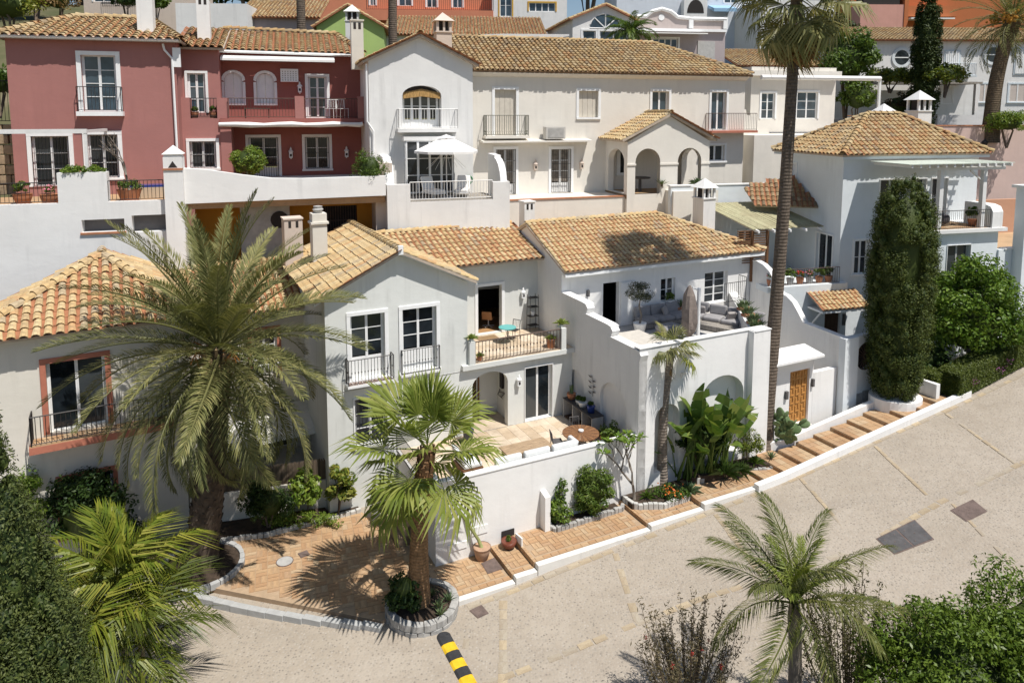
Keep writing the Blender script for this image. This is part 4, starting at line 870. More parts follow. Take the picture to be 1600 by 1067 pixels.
# bay window
fb = Fc('f', -2.0); b = MB(); b.box(-8.25, -5.95, -2.05, -1.503, 2.78, 2.95); b.obj('bay_roof', WHITE, Wh); bw = window(Wh, fb, -8.2, -6.0, .45, 2.78, leaves=4, ny=3, d=.0, trim=0, name='bay_window'); fs = MB()
window(Wh, Fc('l', -8.2), -2.0, -1.5, .45, 2.78, leaves=1, ny=3, d=.0, trim=0, name='bay_window'); window(Wh, Fc('r', -6.0), -2.0, -1.5, .45, 2.78, leaves=1, ny=3, d=.0, trim=0, name='bay_window')
roof(Wh, UF, [[(-9.95, 6.0, 6.2), (-9.95, -1.75, 6.2), (-7.4, -1.75, 7.42), (-7.4, 6.0, 7.42)], [(-4.75, -1.75, 6.15), (-4.75, 6.0, 6.15), (-7.4, 6.0, 7.42), (-7.4, -1.75, 7.42)]], ROOF_NEW, .27, .33, ridges=[((-7.4, -1.75, 7.44), (-7.4, 6, 7.44))], nobj=200, seed=23)
chimney(Wh, -5.75, 1.5, 6.2, 7.85, .75, BEIGE, 'hood'); chimney(Wh, -9.9, 1.0, 6.0, 8.2, .55, WARM, 'slot')
b = MB(); b.tube([(-9.75, -1.56, 6.1), (-9.75, -1.56, 3.6), (-9.5, -1.6, 3.2), (-9.55, -1.58, .6)], .045, 6); b.obj('downpipe', TRIM, Wh); b = MB(); fw_.box(b, -9.72, -9.6, .0, .1, -2.6, .7); b.obj('drain_channel', ZINC, Wh)
# deck with curved side walls
dk = fthing('sun_deck', 'white walled deck with curved side walls and low white railing', 'terrace', UF)
b = MB(); b.box(-8.9, -4.3, -4.0, -1.503, -3.6, .30); b.obj('deck_base', WHITE, dk); pl = []
for i in range(16): b = MB(); b.box(-8.7, -4.5, -3.95+i*.152, -3.95+i*.152+.142, .30, .335); b.obj('deck_plank', GREYWOOD, dk)
for (u0, u1) in ((-9.25, -8.9), (-4.3, -4.0)):
    cv = [(-1.5, .0), (-1.5, 2.15), (-2.3, 2.12), (-2.6, 2.12), (-2.62, 2.0), (-2.85, 1.95), (-3.2, 1.75), (-3.45, 1.45), (-3.55, 1.2), (-3.58, 1.05), (-4.0, 1.05), (-4.0, -.0)]
    b = MB(); b.prism([(u0, w, z-(0 if w > -4 or z > .5 else 3.4)) for w, z in cv], (u1-u0, 0, 0)); b.obj('curved_side_wall', WHITE, dk)
for q in ((-8.9, -8.3), (-4.75, -4.3)): b = MB(); b.box(*q, -4.0, -3.75, .301, 1.05); b.obj('corner_wall', WHITE, dk)
railing(dk, [(-8.3, -3.9, .34), (-4.75, -3.9, .34)], .78, WIRON, .13, .02)
# ---- red house, main block
Rd = fthing('red_house', 'dusty red house with white framed french door and tile roof at upper left', 'house', UF)
w_ = MB(); D1 = (-21.05, -19.77, 4.05, 6.33); Q1 = (-23.0, -21.65, 1.0, 3.05); Q2 = (-21.0, -19.85, 1.3, 3.1)
wall(w_, f0, -23.65, -17.5, -1, 7.0, [D1, Q1, Q2]); wall(w_, Fc('r', -17.5), 0, 8, -1, 7.0); wall(w_, Fc('l', -23.65), 0, 8, -1, 7); w_.quad((-23.65, 8, 0), (-17.5, 8, 0), (-17.5, 8, 7), (-23.65, 8, 7))
# link block
LB = (-17.3, -16.55, 4.0, 5.75); LB2 = (-17.25, -16.15, 1.55, 2.75)
wall(w_, Fc('f', .9), -17.5, -15.95, -1, 3.75, [LB2]); wall(w_, Fc('f', 1.6), -17.5, -15.95, 3.75, 6.85, [LB]); w_.box(-17.5, -17.15, .9, 1.58, 3.75, 4.65); w_.box(-16.05, -15.6, .9, 1.58, 3.75, 4.65); wall(w_, Fc('r', -15.95), 1.6, 8, 3.75, 6.85)
w_.obj('wall', RED, Rd)
window(Rd, f0, *D1, leaves=2, ny=4, d=.15, trim=.16, gm=BGLASS, name='french_door', sill=False); b = MB(); b.box(-21.25, -19.55, -.32, -.002, 3.86, 4.04); b.obj('balcony_ledge', TRIM, Rd)
railing(Rd, [(-21.2, -.03, 4.04), (-21.2, -.28, 4.04), (-19.6, -.28, 4.04), (-19.6, -.03, 4.04)], 1.0, IRON, .13, .018, 'balcony_railing')
window(Rd, f0, *Q1, leaves=2, ny=3, d=.13, trim=.15, grille=10, sill=False); window(Rd, f0, *Q2, leaves=2, ny=3, d=.13, trim=.15, grille=9)
window(Rd, Fc('f', 1.6), *LB, leaves=2, ny=3, d=.1, trim=.1, gm=BGLASS, name='french_door', sill=False); window(Rd, Fc('f', .9), *LB2, leaves=2, ny=2, d=.12, trim=.12, grille=8)
railing(Rd, [(-17.15, .98, 3.78), (-16.05, .98, 3.78)], .85, IRON, .13, .018, 'balcony_railing')
b = MB(); b.tube([(-17.95, -.1, 6.85), (-17.9, -.1, 6.6), (-17.62, -.1, 6.25), (-17.6, -.1, 1.4)], .05, 6); b.obj('downpipe', TRIM, Rd); b = MB(); b.tube([(-23.9, -.35, 6.98), (-17.3, -.35, 6.98)], .07, 6); b.obj('gutter', TRIM, Rd)
roof(Rd, UF, [[(-24.0, -.4, 6.98), (-17.2, -.4, 6.98), (-19.0, 3.6, 8.25), (-22.0, 3.6, 8.25)], [(-17.2, -.4, 6.98), (-17.2, 8, 6.98), (-19, 3.6, 8.25)], [(-24.0, 8, 6.98), (-24.0, -.4, 6.98), (-22, 3.6, 8.25)], [(-17.6, 1.2, 6.85), (-15.7, 1.2, 6.85), (-15.7, 5.6, 8.15), (-17.6, 5.6, 8.15)]], ROOF_OLD, .33, .34, ridges=[((-17.2, -.4, 7.0), (-19, 3.6, 8.27)), ((-24.0, -.4, 7.0), (-22, 3.6, 8.27)), ((-22, 3.6, 8.27), (-19, 3.6, 8.27))], nobj=260, seed=24)
chimney(Rd, -18.75, 1.2, 7.0, 9.3, .62, PURE, 'slot'); chimney(Rd, -16.65, 3.0, 7.2, 9.3, .55, PURE, 'slot')
b = MB(); f0.box(b, -17.6, -17.3, .0, .12, 5.9, 6.7); b.obj('vent_lattice', TRIM, Rd)
# ---- red terraced house with long balcony
Rm = fthing('red_balcony_house', 'deep red house with long balcony, arched shutters and rolled white awnings', 'house', UF)
f2 = Fc('f', 2.5); w_ = MB(); ME = (-12.12, -11.25, 3.75, 5.72); N1_ = (-14.9, -13.55, .9, 2.85); N2_ = (-12.35, -11.2, 1.3, 2.85); S1 = (-16.1+.35, -14.95, 4.45, 5.85, .4, .12); S2 = (-14.45, -13.65, 4.45, 5.85, .4, .12)
S1 = (-15.85, -15.05, 4.45, 5.85, .4, .12)
wall(w_, f2, -15.95, -9.66, -1, 3.5, [N1_, N2_]); wall(w_, f2, -15.95, -9.66, 3.5, 6.8, [ME, S1, S2]); w_.obj('wall', DKRED, Rm)
for s_ in (S1, S2):
    t = MB(); ap_ = arch_pts(s_[0], s_[1], s_[3], .4, 10); ao = arch_pts(s_[0]-.12, s_[1]+.12, s_[3]+.12, .46, 10)
    for i in range(10): t.prism([f2.P(ap_[i][0], .05, ap_[i][1]), f2.P(ap_[i+1][0], .05, ap_[i+1][1]), f2.P(ao[i+1][0], .05, ao[i+1][1]), f2.P(ao[i][0], .05, ao[i][1])], (0, .06, 0))
    for x0_, x1_ in ((s_[0]-.12, s_[0]), (s_[1], s_[1]+.12)): f2.box(t, x0_, x1_, -.01, .05, s_[2], s_[3]-.43)
    f2.box(t, s_[0]-.12, s_[1]+.12, -.01, .08, s_[2]-.1, s_[2]); o = t.obj('arched_window', TRIM, Rm)
    sh = MB(); c = (s_[0]+s_[1])/2
    for (x0_, x1_) in ((s_[0]+.01, c-.005), (c+.005, s_[1]-.01)): sh.prism([f2.P(x, -.08, z) for x, z in [(x0_, s_[2]), (x1_, s_[2])]+([(x1_, s_[3]-.02)] if x1_ < c else [(x1_, s_[3]-.4)])+[(x, z) for x, z in reversed(ap_) if x0_ < x < x1_]+([(x0_, s_[3]-.4)] if x1_ < c else [(x0_, s_[3]-.02)])], (0, .03, 0))
    sh.obj('shutter', TRIM, o)
window(Rm, f2, *ME, leaves=2, ny=4, d=.12, trim=.13, gm=BGLASS, name='french_door', sill=False); window(Rm, f2, *N1_, leaves=2, ny=3, d=.12, trim=.12, grille=12, sill=False, name='barred_door', panel=.5); window(Rm, f2, *N2_, leaves=2, ny=3, d=.12, trim=.12, grille=10)
b = MB(); b.box(-15.95, -9.67, .75, 2.498, 3.5, 3.74); b.obj('balcony_slab', DKRED, Rm); b = MB(); b.box(-12.75, -12.35, .76, 1.1, 3.741, 4.75); b.obj('balcony_pillar', RED, Rm); b = MB(); b.box(-9.95, -9.67, .76, 1.1, 3.741, 4.75); b.obj('balcony_pillar', RED, Rm)
railing(Rm, [(-15.58, .82, 3.76), (-12.75, .82, 3.76)], .88, RUSTIRON, .13, .018); railing(Rm, [(-12.35, .82, 3.76), (-9.95, .82, 3.76)], .88, RUSTIRON, .13, .018)
b = MB(); b.tube([(-15.98, .62, 3.48)]+[(-15.9+i*.6, .62, 3.46+.02*math.sin(i*1.7)) for i in range(1, 11)]+[(-9.75, .62, 3.48)], [.09]+[.11+.02*math.sin(i*2.1) for i in range(10)]+[.1], 8); b.obj('rolled_awning', FABRIC_WHITE, Rm)
b = MB(); b.prism([(-15.9, 2.1, 6.62), (-15.9, 1.6, 6.45), (-15.9, 1.6, 6.35), (-15.9, 2.1, 6.5)], (5.0, 0, 0)); b.obj('rolled_awning', FABRIC_WHITE, Rm)
b = MB(); f2.box(b, -13.35, -12.55, .0, .3, 5.45, 6.05); lv = b.obj('lattice_box', TRIM, Rm); b = MB()
for i in range(6):
    for j in range(5): f2.box(b, -13.28+i*.12, -13.23+i*.12, .3, .306, 5.5+j*.1, 5.55+j*.1)
b.obj('lattice_holes', CONC, lv)['kind'] = 'stuff'
for a_, z_ in ((-13.0, 2.0), (-10.4, 2.0), (-12.5, 5.1), (-16.4, 5.2)): lantern(Rm, f2, a_, z_)
w2 = MB(); cav = Fc('f', .85); wall(w2, cav, -15.95, -15.5, -1, 3.5); wall(w2, Fc('r', -15.5), .85, 2.5, -1, 3.5); w2.obj('arch_pier', RED, Rm); b = MB(); b.box(-15.5, -9.67, 2.1, 2.49, .2, 1.0); b.obj('bench_wall', WHITE, Rm)
roof(Rm, UF, [[(-16.0, 2.1, 6.85), (-9.5, 2.1, 6.78), (-10.6, 5.6, 8.05), (-16.0, 5.6, 8.15)], [(-9.5, 2.1, 6.78), (-9.5, 8, 6.78), (-10.6, 5.6, 8.05)]], ROOF_OLD, .3, .34, ridges=[((-10.6, 5.6, 8.08), (-16, 5.6, 8.17)), ((-9.5, 2.1, 6.82), (-10.6, 5.6, 8.08))], nobj=200, seed=25)
b = MB(); b.tube([(-16, 2.0, 6.78), (-9.6, 2.0, 6.72)], .07, 6); b.obj('gutter', TRIM, Rm)
# ---- parapet and retaining walls of the red houses
rt = fthing('white_retaining_wall', 'whitewashed retaining wall with iron railings below the red house', 'wall', UF); fr_ = Fc('f', -4.0); w_ = MB(); V1 = (-20.35, -18.95, -.38, .08, 0, .4); V2 = (-18.7, -17.5, -.45, .18, 0, .4)
wall(w_, fr_, -27, -17.45, -4, .72, [V1, V2]); w_.quad((-27, -4, .72), (-17.45, -4, .72), (-17.45, -3.75, .72), (-27, -3.75, .72)); w_.box(-21.05, -19.45, -4.0, -3.6, .721, 1.82); w_.obj('wall', PURE, rt); b = MB(); b.quad((-20.6, -3.62, -.6), (-17.46, -3.62, -.6), (-17.46, -3.62, .3), (-20.6, -3.62, .3)); b.obj('slot_shade_backing', paint('slot_shade_grey', (.16, .15, .15), .9), rt)  # darker backing sheet: shade inside the slots is put into its colour
b = MB(); b.box(-20.4, -18.9, -4.06, -3.62, -.46, -.385); b.obj('brick_sill', POT, rt)
railing(rt, [(-26.9, -3.9, .73), (-21.05, -3.9, .73)], .75, IRON, .13, .018); railing(rt, [(-19.45, -3.9, .73), (-17.6, -3.9, .73)], .75, IRON, .13, .018)
b = MB(); b.box(-27, -16.8, -3.59, -.003, .2, .6); b.obj('terrace_floor', BRICK, rt)
b = MB(); b.box(-17.5, -16.85, -4.3, -3.65, -4, 2.35); pr_ = b.obj('pier', PURE, rt); b = MB(); u, w = -17.175, -3.975; e = .36
b.box(u-.3, u+.3, w-.3, w+.3, 2.352, 2.45); b.add([(u-e, w-e, 2.45), (u+e, w-e, 2.45), (u+e, w+e, 2.45), (u-e, w+e, 2.45), (u, w, 2.78)], [(3, 2, 1, 0), (0, 1, 4), (1, 2, 4), (2, 3, 4), (3, 0, 4)]); b.obj('pyramid_cap', PURE, pr_)
b = MB(); b.prism([(u-.16, -4.305, 1.95), (u+.16, -4.305, 1.95), (u, -4.305, 2.2)], (0, .02, 0)); b.obj('triangular_vent', DARK, pr_); b = MB(); b.box(u-.35, u+.35, -4.34, -4.303, 1.86, 1.93); b.obj('vent_sill', POT, pr_)
rs = fthing('sloping_white_wall', 'white wall with sloping top in front of the red balcony house', 'wall', UF)
b = MB(); b.prism([(-16.85, -4, .55), (-9.3, -4, .62), (-9.3, -4, 1.42), (-12.6, -4, 1.40), (-13.7, -4, 1.44), (-14.8, -4, 1.6), (-16.0, -4, 1.82), (-16.85, -4, 1.9)], (0, .28, 0)); b.obj('parapet', PURE, rs)
b = MB(); b.box(-16.8, -9.3, -3.7, .7, .3, .55); b.obj('terrace_floor', BRICK, rs); b = MB(); wall(b, Fc('f', -1.8), -16.8, -9.3, -3.5, .3, [(-11.9, -10.3, -1.3, .0)], .2); b.obj('passage_wall', ORANGE, rs); b = MB(); bars(b, Fc('f', -1.8), -11.85, -10.35, -.1, -1.3, 0, 14, 2, .03); b.obj('passage_grille', RUSTIRON, rs)
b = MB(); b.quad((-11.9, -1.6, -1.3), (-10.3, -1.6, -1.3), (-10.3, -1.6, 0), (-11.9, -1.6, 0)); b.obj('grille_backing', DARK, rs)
b = MB(); b.box(-9.66, -8.95, -3.4, -1.6, -3.5, 1.9); b.obj('buttress', BEIGE, rs)
b = MB(); b.box(-15.0, -13.1, -2.9, -1.9, -3.5, .2); ab = b.obj('service_box', CONC, rs); b = MB(); b.lathe([(.35, 0), (.35, .02)], (0, 0, 0), 16); vo_ = b.obj('fan_grille', DARK, ab); vo_.rotation_euler = (R(90), 0, 0); vo_.location = (-13.5, -2.905, -.35)
# ================================================================ HOUSE G: pale blue-white hipped house on the right
Gh = fthing('hipped_blue_house', 'pale blue-white three-storey house with hipped tile roof and white pergola', 'house', GF)
w_ = MB(); gL = Fc('l', 0); gf = Fc('f', 0); GW = (3.85, 4.5, 9.2, 10.25); GD_ = (.55, 1.85, 4.35, 6.6)
wall(w_, gL, 0, 5.2, -1.5, 10.95, [GW, GD_]); GU = [(2.3, 3.7, 7.5, 9.6), (4.2, 5.2, 7.5, 9.6), (5.6, 6.6, 7.5, 9.6)]; GM = (.9, 1.8, 4.6, 6.4)
wall(w_, gf, 0, 8.6, -1.5, 10.95, GU+[GM]); wall(w_, Fc('r', 8.6), 0, 5.2, -1.5, 10.95); w_.quad((0, 5.2, -1.5), (8.6, 5.2, -1.5), (8.6, 5.2, 10.95), (0, 5.2, 10.95)); w_.obj('wall', BLUEW, Gh)
shutter(Gh, gL, *GW, TRIM, .06); window(Gh, gL, *GD_, leaves=2, ny=1, d=.12, trim=.08, name='terrace_door', sill=False)
for q in GU: window(Gh, gf, *q, leaves=2, ny=2, d=.12, trim=.06, name='terrace_door', sill=False)
window(Gh, gf, *GM, leaves=2, ny=2, d=.12, trim=.12)
roof(Gh, GF, [[(-.45, -.45, 10.95), (9.05, -.45, 10.95), (5.6, 2.6, 13.0), (3.5, 2.6, 13.0)], [(-.45, 5.65, 10.95), (-.45, -.45, 10.95), (3.5, 2.6, 13.0)], [(9.05, -.45, 10.95), (9.05, 5.65, 10.95), (5.6, 2.6, 13.0)], [(9.05, 5.65, 10.95), (-.45, 5.65, 10.95), (3.5, 2.6, 13.0), (5.6, 2.6, 13.0)]], ROOF_OLD, .31, .38, ridges=[((-.45, -.45, 11.0), (3.5, 2.6, 13.05)), ((9.05, -.45, 11.0), (5.6, 2.6, 13.05)), ((3.5, 2.6, 13.05), (5.6, 2.6, 13.05)), ((-.45, 5.65, 11.0), (3.5, 2.6, 13.05))], nobj=300, seed=31)
b = MB(); b.box(-.35, 8.95, -.35, 5.55, 10.72, 10.86); b.obj('eave_cornice', BLUEW, Gh)
chimney(Gh, 7.9, 3.6, 11.2, 13.2, .95, WHITE, 'hood'); chimney(Gh, 6.6, 4.9, 11.2, 12.5, .9, WHITE, 'hood')
b = MB(); wall(b, Fc('f', -2.5), 3.0, 7.45, -1.5, 7.1, [(4.3, 5.75, 4.0, 6.45)]); wall(b, Fc('l', 3.0), -2.5, 0, -1.5, 7.1); wall(b, Fc('r', 7.45), -2.5, 0, -1.5, 7.1); b.obj('front_block', BLUEW, Gh)
window(Gh, Fc('f', -2.5), 4.3, 5.75, 4.0, 6.45, leaves=2, ny=1, d=.15, trim=.02, fm=ZINC, name='french_door', sill=False); railing(Gh, [(4.1, -2.53, 4.0), (4.1, -2.8, 4.0), (5.9, -2.8, 4.0), (5.9, -2.53, 4.0)], 1.0, IRON, .13, .018)
b = MB(); b.box(2.85, 7.75, -2.75, -.002, 7.1, 7.28); b.obj('balcony_slab', WHITE, Gh); railing(Gh, [(3.0, -2.62, 7.28), (6.75, -2.62, 7.28)], .95, IRON, .12, .02)
b = MB(); cvp = [(-2.7, 7.281), (-2.7, 8.1), (-2.55, 8.35), (-2.2, 8.45), (-1.0, 8.45), (-1.0, 7.281)]; b.prism([(6.8, w, z) for w, z in cvp], (.65, 0, 0)); b.obj('balcony_end_wall', PURE, Gh)
b = MB()
for i in range(12):
    for j in range(7): b.box(3.0+i*.31, 3.29+i*.31, -2.55+j*.34, -2.23+j*.34, 7.27, 7.295)
b.obj('floor_tiles', BRICK, Gh)['kind'] = 'stuff'
pg = fthing('pergola', 'white timber pergola with pale slatted roof over the corner balcony', 'pergola', GF)
for u in (3.7, 6.35): b = MB(); b.box(u-.11, u+.11, -2.55, -2.33, 7.3, 10.25); b.obj('post', WHITE, pg)
b = MB(); b.box(2.9, 7.6, -2.52, -2.36, 10.25, 10.45); b.obj('beam', WHITE, pg)
for i in range(13): b = MB(); b.box(1.4+i*.5, 1.5+i*.5, -3.0, -.5, 10.452, 10.6); b.obj('rafter', WHITE, pg)
for i in range(24): b = MB(); b.box(1.2, 7.7 if i % 2 else 5.2, -3.05+i*.108, -3.05+i*.108+.106, 10.602, 10.635); b.obj('roof_slat', paint('pale_green_slat', (.52, .56, .48), .8, .12), pg)
b = MB(); b.prism([(6.3, -2.44, 9.7), (6.36, -2.44, 9.6), (5.5, -2.44, 10.2), (5.6, -2.44, 10.26)], (0, .08, 0)); b.obj('brace', WHITE, pg)
# terrace wing between the two houses
Gt = fthing('blue_entrance_wing', 'pale blue entrance wing with wooden door under a little tiled canopy', 'house', GF)
w_ = MB(); DD = (-1.0, .0, -1.0, 3.1); wall(w_, Fc('f', -.3), -4.2, .35, -1.5, 4.25, [(-.95, .0, .8, 3.0)]); wall(w_, Fc('r', .35), -.3, 0, -1.5, 4.25); w_.quad((-4.2, -.3, 4.25), (.35, -.3, 4.25), (.35, .0, 4.25), (-4.2, .0, 4.25)); w_.obj('wall', BLUEW, Gt)
b = MB(); b.box(-.95, 0, -.14, -.08, .8, 3.0); dr = b.obj('door', DKWOOD, Gt); b = MB()
for i in range(2):
    for j in range(4): b.box(-.88+i*.44, -.5+i*.44, -.155, -.141, .9+j*.52, 1.3+j*.52)
b.obj('door_panels', DKWOOD, dr)['kind'] = 'stuff'
roof(Gt, GF, [[(-2.0, -1.5, 3.25), (.85, -1.5, 3.25), (.85, -.3, 3.85), (-2.0, -.3, 3.85)]], ROOF_NEW, .27, .34, nobj=80, seed=32, name='canopy_roof')
b = MB(); b.box(-2.05, .9, -1.5, -.31, 3.08, 3.18); b.obj('canopy_soffit', TRIM, Gt); b = MB(); b.tube([(-1.95, -.35, 2.0), (-1.95, -1.3, 3.1)], .05, 6); b.obj('canopy_bracket', TRIM, Gt)
b = MB(); Fc('f', -.3).box(b, .12, .26, 0, .1, 2.0, 2.6); b.obj('letter_box', METAL_DK, Gt)
b = MB(); b.box(-4.2, -.01, 0.001, 4.49, 3.9, 4.2); b.obj('terrace_floor', BLUEW, Gt); railing(Gt, [(-4.1, -.2, 4.26), (-.1, -.2, 4.26)], .85, RUSTIRON, .13, .018)
w_ = MB(); wall(w_, Fc('f', 4.5), -6.0, -.01, -1, 7.6, [(-3.2, -2.2, 4.3, 6.4)], .2); w_.obj('back_wall', BLUEW, Gt); window(Gt, Fc('f', 4.5), -3.2, -2.2, 4.3, 6.4, leaves=2, ny=1, d=.12, trim=.06, sill=False, name='terrace_door')
roof(Gt, GF, [[(-.02, 1.8, 8.0), (-3.0, 3.2, 8.0), (-3.0, 4.4, 8.9), (-.02, 4.4, 8.9)]], ROOF_SHADED, .28, .34, nobj=60, seed=33, name='lean_to_roof')
sp2 = fthing('straw_pergola', 'terrace shelter with pale straw-matting roof and wooden lattice sides', 'pergola', GF)
b = MB(); rng = random.Random(9)
for i in range(36):
    u0 = -4.4+i*.12; b.prism([(u0, 1.2+rng.uniform(-.08, .08), 7.0+rng.uniform(0, .02)), (u0+.115, 1.2+rng.uniform(-.08, .08), 7.0+rng.uniform(0, .02)), (u0+.115-1.2, 4.6, 8.0+rng.uniform(0, .02)), (u0-1.2, 4.6, 8.0+rng.uniform(0, .02))], (0, 0, .03))
o = b.obj('straw_matting', roof_mat('pale_straw', [(.40,.38,.24),(.42,.40,.25),(.39,.37,.23)], .5), sp2); o['kind'] = 'stuff'
for i in range(5): b = MB(); b.prism([(-4.2+i*.95, 1.0, 6.84), (-4.1+i*.95, 1.0, 6.84), (-5.2+i*.95, 4.5, 7.84), (-5.3+i*.95, 4.5, 7.84)], (0, 0, .12)); b.obj('rafter', WHITE, sp2)
for u in (-4.3, -3.4): b = MB(); b.box(u-.06, u+.06, 1.3, 1.42, 4.2, 6.9); b.obj('post', WOOD, sp2)
b = MB()
for i in range(14): b.box(-5.2, -3.4, 1.34, 1.37, 5.2+i*.13, 5.26+i*.13)
b.obj('lattice', WOOD, sp2)
bp = fthing('blue_parapet', 'pale blue terrace parapet behind the straw shelter', 'wall', GF)
b = MB(); b.box(-7.3, -.02, 4.9, 5.2, 4, 9.0); b.obj('parapet', BLUEW, bp); b = MB(); b.box(-7.35, -.03, 4.86, 5.24, 9.001, 9.06); b.obj('coping', PURE, bp)
rp = fthing('white_gatepost', 'white masonry post with flat cap at the right edge beside the balcony', 'post', GF)
b = MB(); b.box(8.3, 8.95, -3.2, -2.6, 3, 9.3); b.obj('shaft', BLUEW, rp); b = MB(); b.box(8.15, 9.1, -3.35, -2.45, 9.302, 9.45); b.obj('cap', PURE, rp)
rw2 = fthing('right_terrace_wall', 'white stepped terrace wall at the right edge below the gatepost', 'wall', GF)
b = MB(); b.box(7.46, 16, -2.6, -2.3, -1, 6.1); b.obj('lower_wall', BLUEW, rw2); b = MB(); b.box(7.8, 16, -2.65, -2.25, 6.102, 6.16); b.obj('coping', PURE, rw2); b = MB(); b.box(9.0, 18, 2.2, 2.5, 4, 8.0); b.obj('upper_wall', plaster('terracotta_wash', (.52, .30, .2)), rw2)
b = MB(); b.box(7.46, 20, -2.3, 8, 3, 6.0); b.obj('terrace_floor', BRICK, rw2)
pk = thing('pink_retaining_wall', 'long faded pink wall carrying an iron street lantern behind the hipped roof', 'wall', (24, 50, 0), 10)
b = MB(); b.box(-2, 22, 0, .3, 4, 12.2); b.obj('wall', plaster('faded_pink', (.62, .47, .42)), pk); b = MB(); b.box(-2, 22, -.05, .35, 12.202, 12.28); b.obj('coping', POT, pk)
b = MB(); b.tube([(9.3, -.02, 10.2), (9.3, -.6, 10.9), (9.9, -.7, 11.0)], .04, 6); b.obj('lantern_bracket', IRON, pk); b = MB(); b.lathe([(.08, -.3), (.2, .1), (.24, .15), (.05, .35), (.02, .45)], (9.9, -.7, 10.9), 6); b.obj('street_lantern', IRON, pk)
# ================================================================ BACKGROUND
def bgframe(px, D, yaw=8): return ((px-800)*D/1111., D, 0, yaw, 1)
def zpx(y, D): return 13+(180-y)*D/1111.
def bg_house(name, label, px0, px1, ytop, ybot, D, mat, wins=(), depth=7, yaw=8, gable=None, roofp=None, trimc=None, roofmat=None, glass=None, label_extra=None, seed=50):
    F = bgframe(px0, D, yaw); s = D/1111.; H = fthing(name, label, 'house', F); f = Fc('f', 0); Wd = (px1-px0)*s; z0 = zpx(ybot, D); z1 = zpx(ytop, D)
    holes = [((a-px0)*s, (b-px0)*s, zpx(d, D), zpx(c, D)) for a, b, c, d, *_ in wins]
    m = MB(); wall(m, f, 0, Wd, z0, z1, holes, .15)
    if gable: m.quad((0, 0, z1), (Wd, 0, z1), ((gable[0]-px0)*s, 0, zpx(gable[1], D)))
    wall(m, Fc('l', 0), 0, depth, z0, z1); wall(m, Fc('r', Wd), 0, depth, z0, z1)
    if not (roofp or gable): m.quad((0, 0, z1), (Wd, 0, z1), (Wd, depth, z1), (0, depth, z1))
    m.obj('wall', mat, H)
    for h, w in zip(holes, wins):
        window(H, f, *h, leaves=w[4] if len(w) > 4 else 2, ny=w[5] if len(w) > 5 else 2, d=.1, trim=.14, tm=trimc, gm=glass or BGLASS, sill=False)
    if gable:
        g0 = (gable[0]-px0)*s; gz = zpx(gable[1], D)
        roof(H, F, [[(-.3, depth, z1-.05), (-.3, -.3, z1-.05), (g0, -.3, gz+.08), (g0, depth, gz+.08)], [(Wd+.3, -.3, z1-.05), (Wd+.3, depth, z1-.05), (g0, depth, gz+.08), (g0, -.3, gz+.08)]], roofmat or ROOF_NEW, .3, .36, nobj=0, channels=False, seed=seed)
    if roofp: roof(H, F, [[(-.3, -.4, z1), (Wd+.3, -.4, z1), (Wd+.3, depth*.6, zpx(roofp, D+depth*.6)), (-.3, depth*.6, zpx(roofp, D+depth*.6))]], roofmat or ROOF_OLD, .3, .36, nobj=0, channels=False, seed=seed)
    return H, F, s
H, F, s = bg_house('green_house', 'lime green gabled house behind the white chimney', 500, 602, 45, 90, 56, GREEN, gable=(548, 13), yaw=8, seed=51)
chimney(H, 2.85, -1.4, 15.0, 20.0, 1.0, WHITE, 'hood')
H, F, s = bg_house('salmon_house', 'salmon house with white framed windows and long iron balcony at the top edge', 425, 772, -35, 60, 74, SALMON, [(432, 477, -30, 17, 3, 4), (581, 590, -20, 12), (625, 645, -20, 12), (668, 684, -20, 14), (708, 724, -20, 14)], yaw=4)
b = MB(); b.box(10.3, 23, -2.0, -.005, zpx(34, 72), zpx(18, 72)); b.obj('balcony_parapet', SALMON, H); railing(H, [(10.3, -1.9, zpx(18, 72)), (23, -1.9, zpx(18, 72))], 1.1, IRON, .2, .03)
H, F, s = bg_house('tiled_villa', 'low white villa with broad weathered tile roof below the salmon balcony', 606, 850, 58, 110, 62, WHITE, roofp=30, depth=9, yaw=4, seed=52)
H, F, s = bg_house('ochre_trim_house', 'white house with ochre window surrounds at the top edge', 770, 885, -40, 60, 74, WHITE, [(781, 800, -35, 30, 2, 4), (826, 867, 9, 22, 4, 1)], trimc=YELLOW, yaw=4)
H, F, s = bg_house('grey_tiled_house', 'house with short weathered tile roof and grey wall above the red balcony house', 383, 500, 32, 70, 60, MAUVE, roofp=6, depth=7, yaw=4, seed=53)
H, F, s = bg_house('white_block_house', 'small flat-roofed white block between two white chimneys', 285, 392, 10, 60, 58, WHITE, yaw=4)
H, F, s = bg_house('beige_hill_house', 'beige house with iron balcony above the red roof', 145, 300, -30, 60, 72, BEIGE, [(160, 190, -25, 8), (230, 262, -20, 15)], yaw=2); railing(H, [(2, -.3, zpx(16, 72)), (7.5, -.3, zpx(16, 72))], 1.3, IRON, .2, .03)
H, F, s = bg_house('blue_glass_house', 'white gabled house with blue glass doors and a half-round window', 893, 992, 33, 90, 57, WHITE, [(909, 930, 51, 80, 1, 1), (936, 982, 51, 80, 2, 1)], gable=(945, 12), yaw=10, depth=9, seed=54)
b = MB(); c0 = (945-893)*s; b.prism([(c0+1.25*math.cos(math.pi*i/12), -.02, zpx(47, 57)+1.1*math.sin(math.pi*i/12)) for i in range(13)], (0, .015, 0)); b.obj('fanlight', BGLASS, H); b = MB()
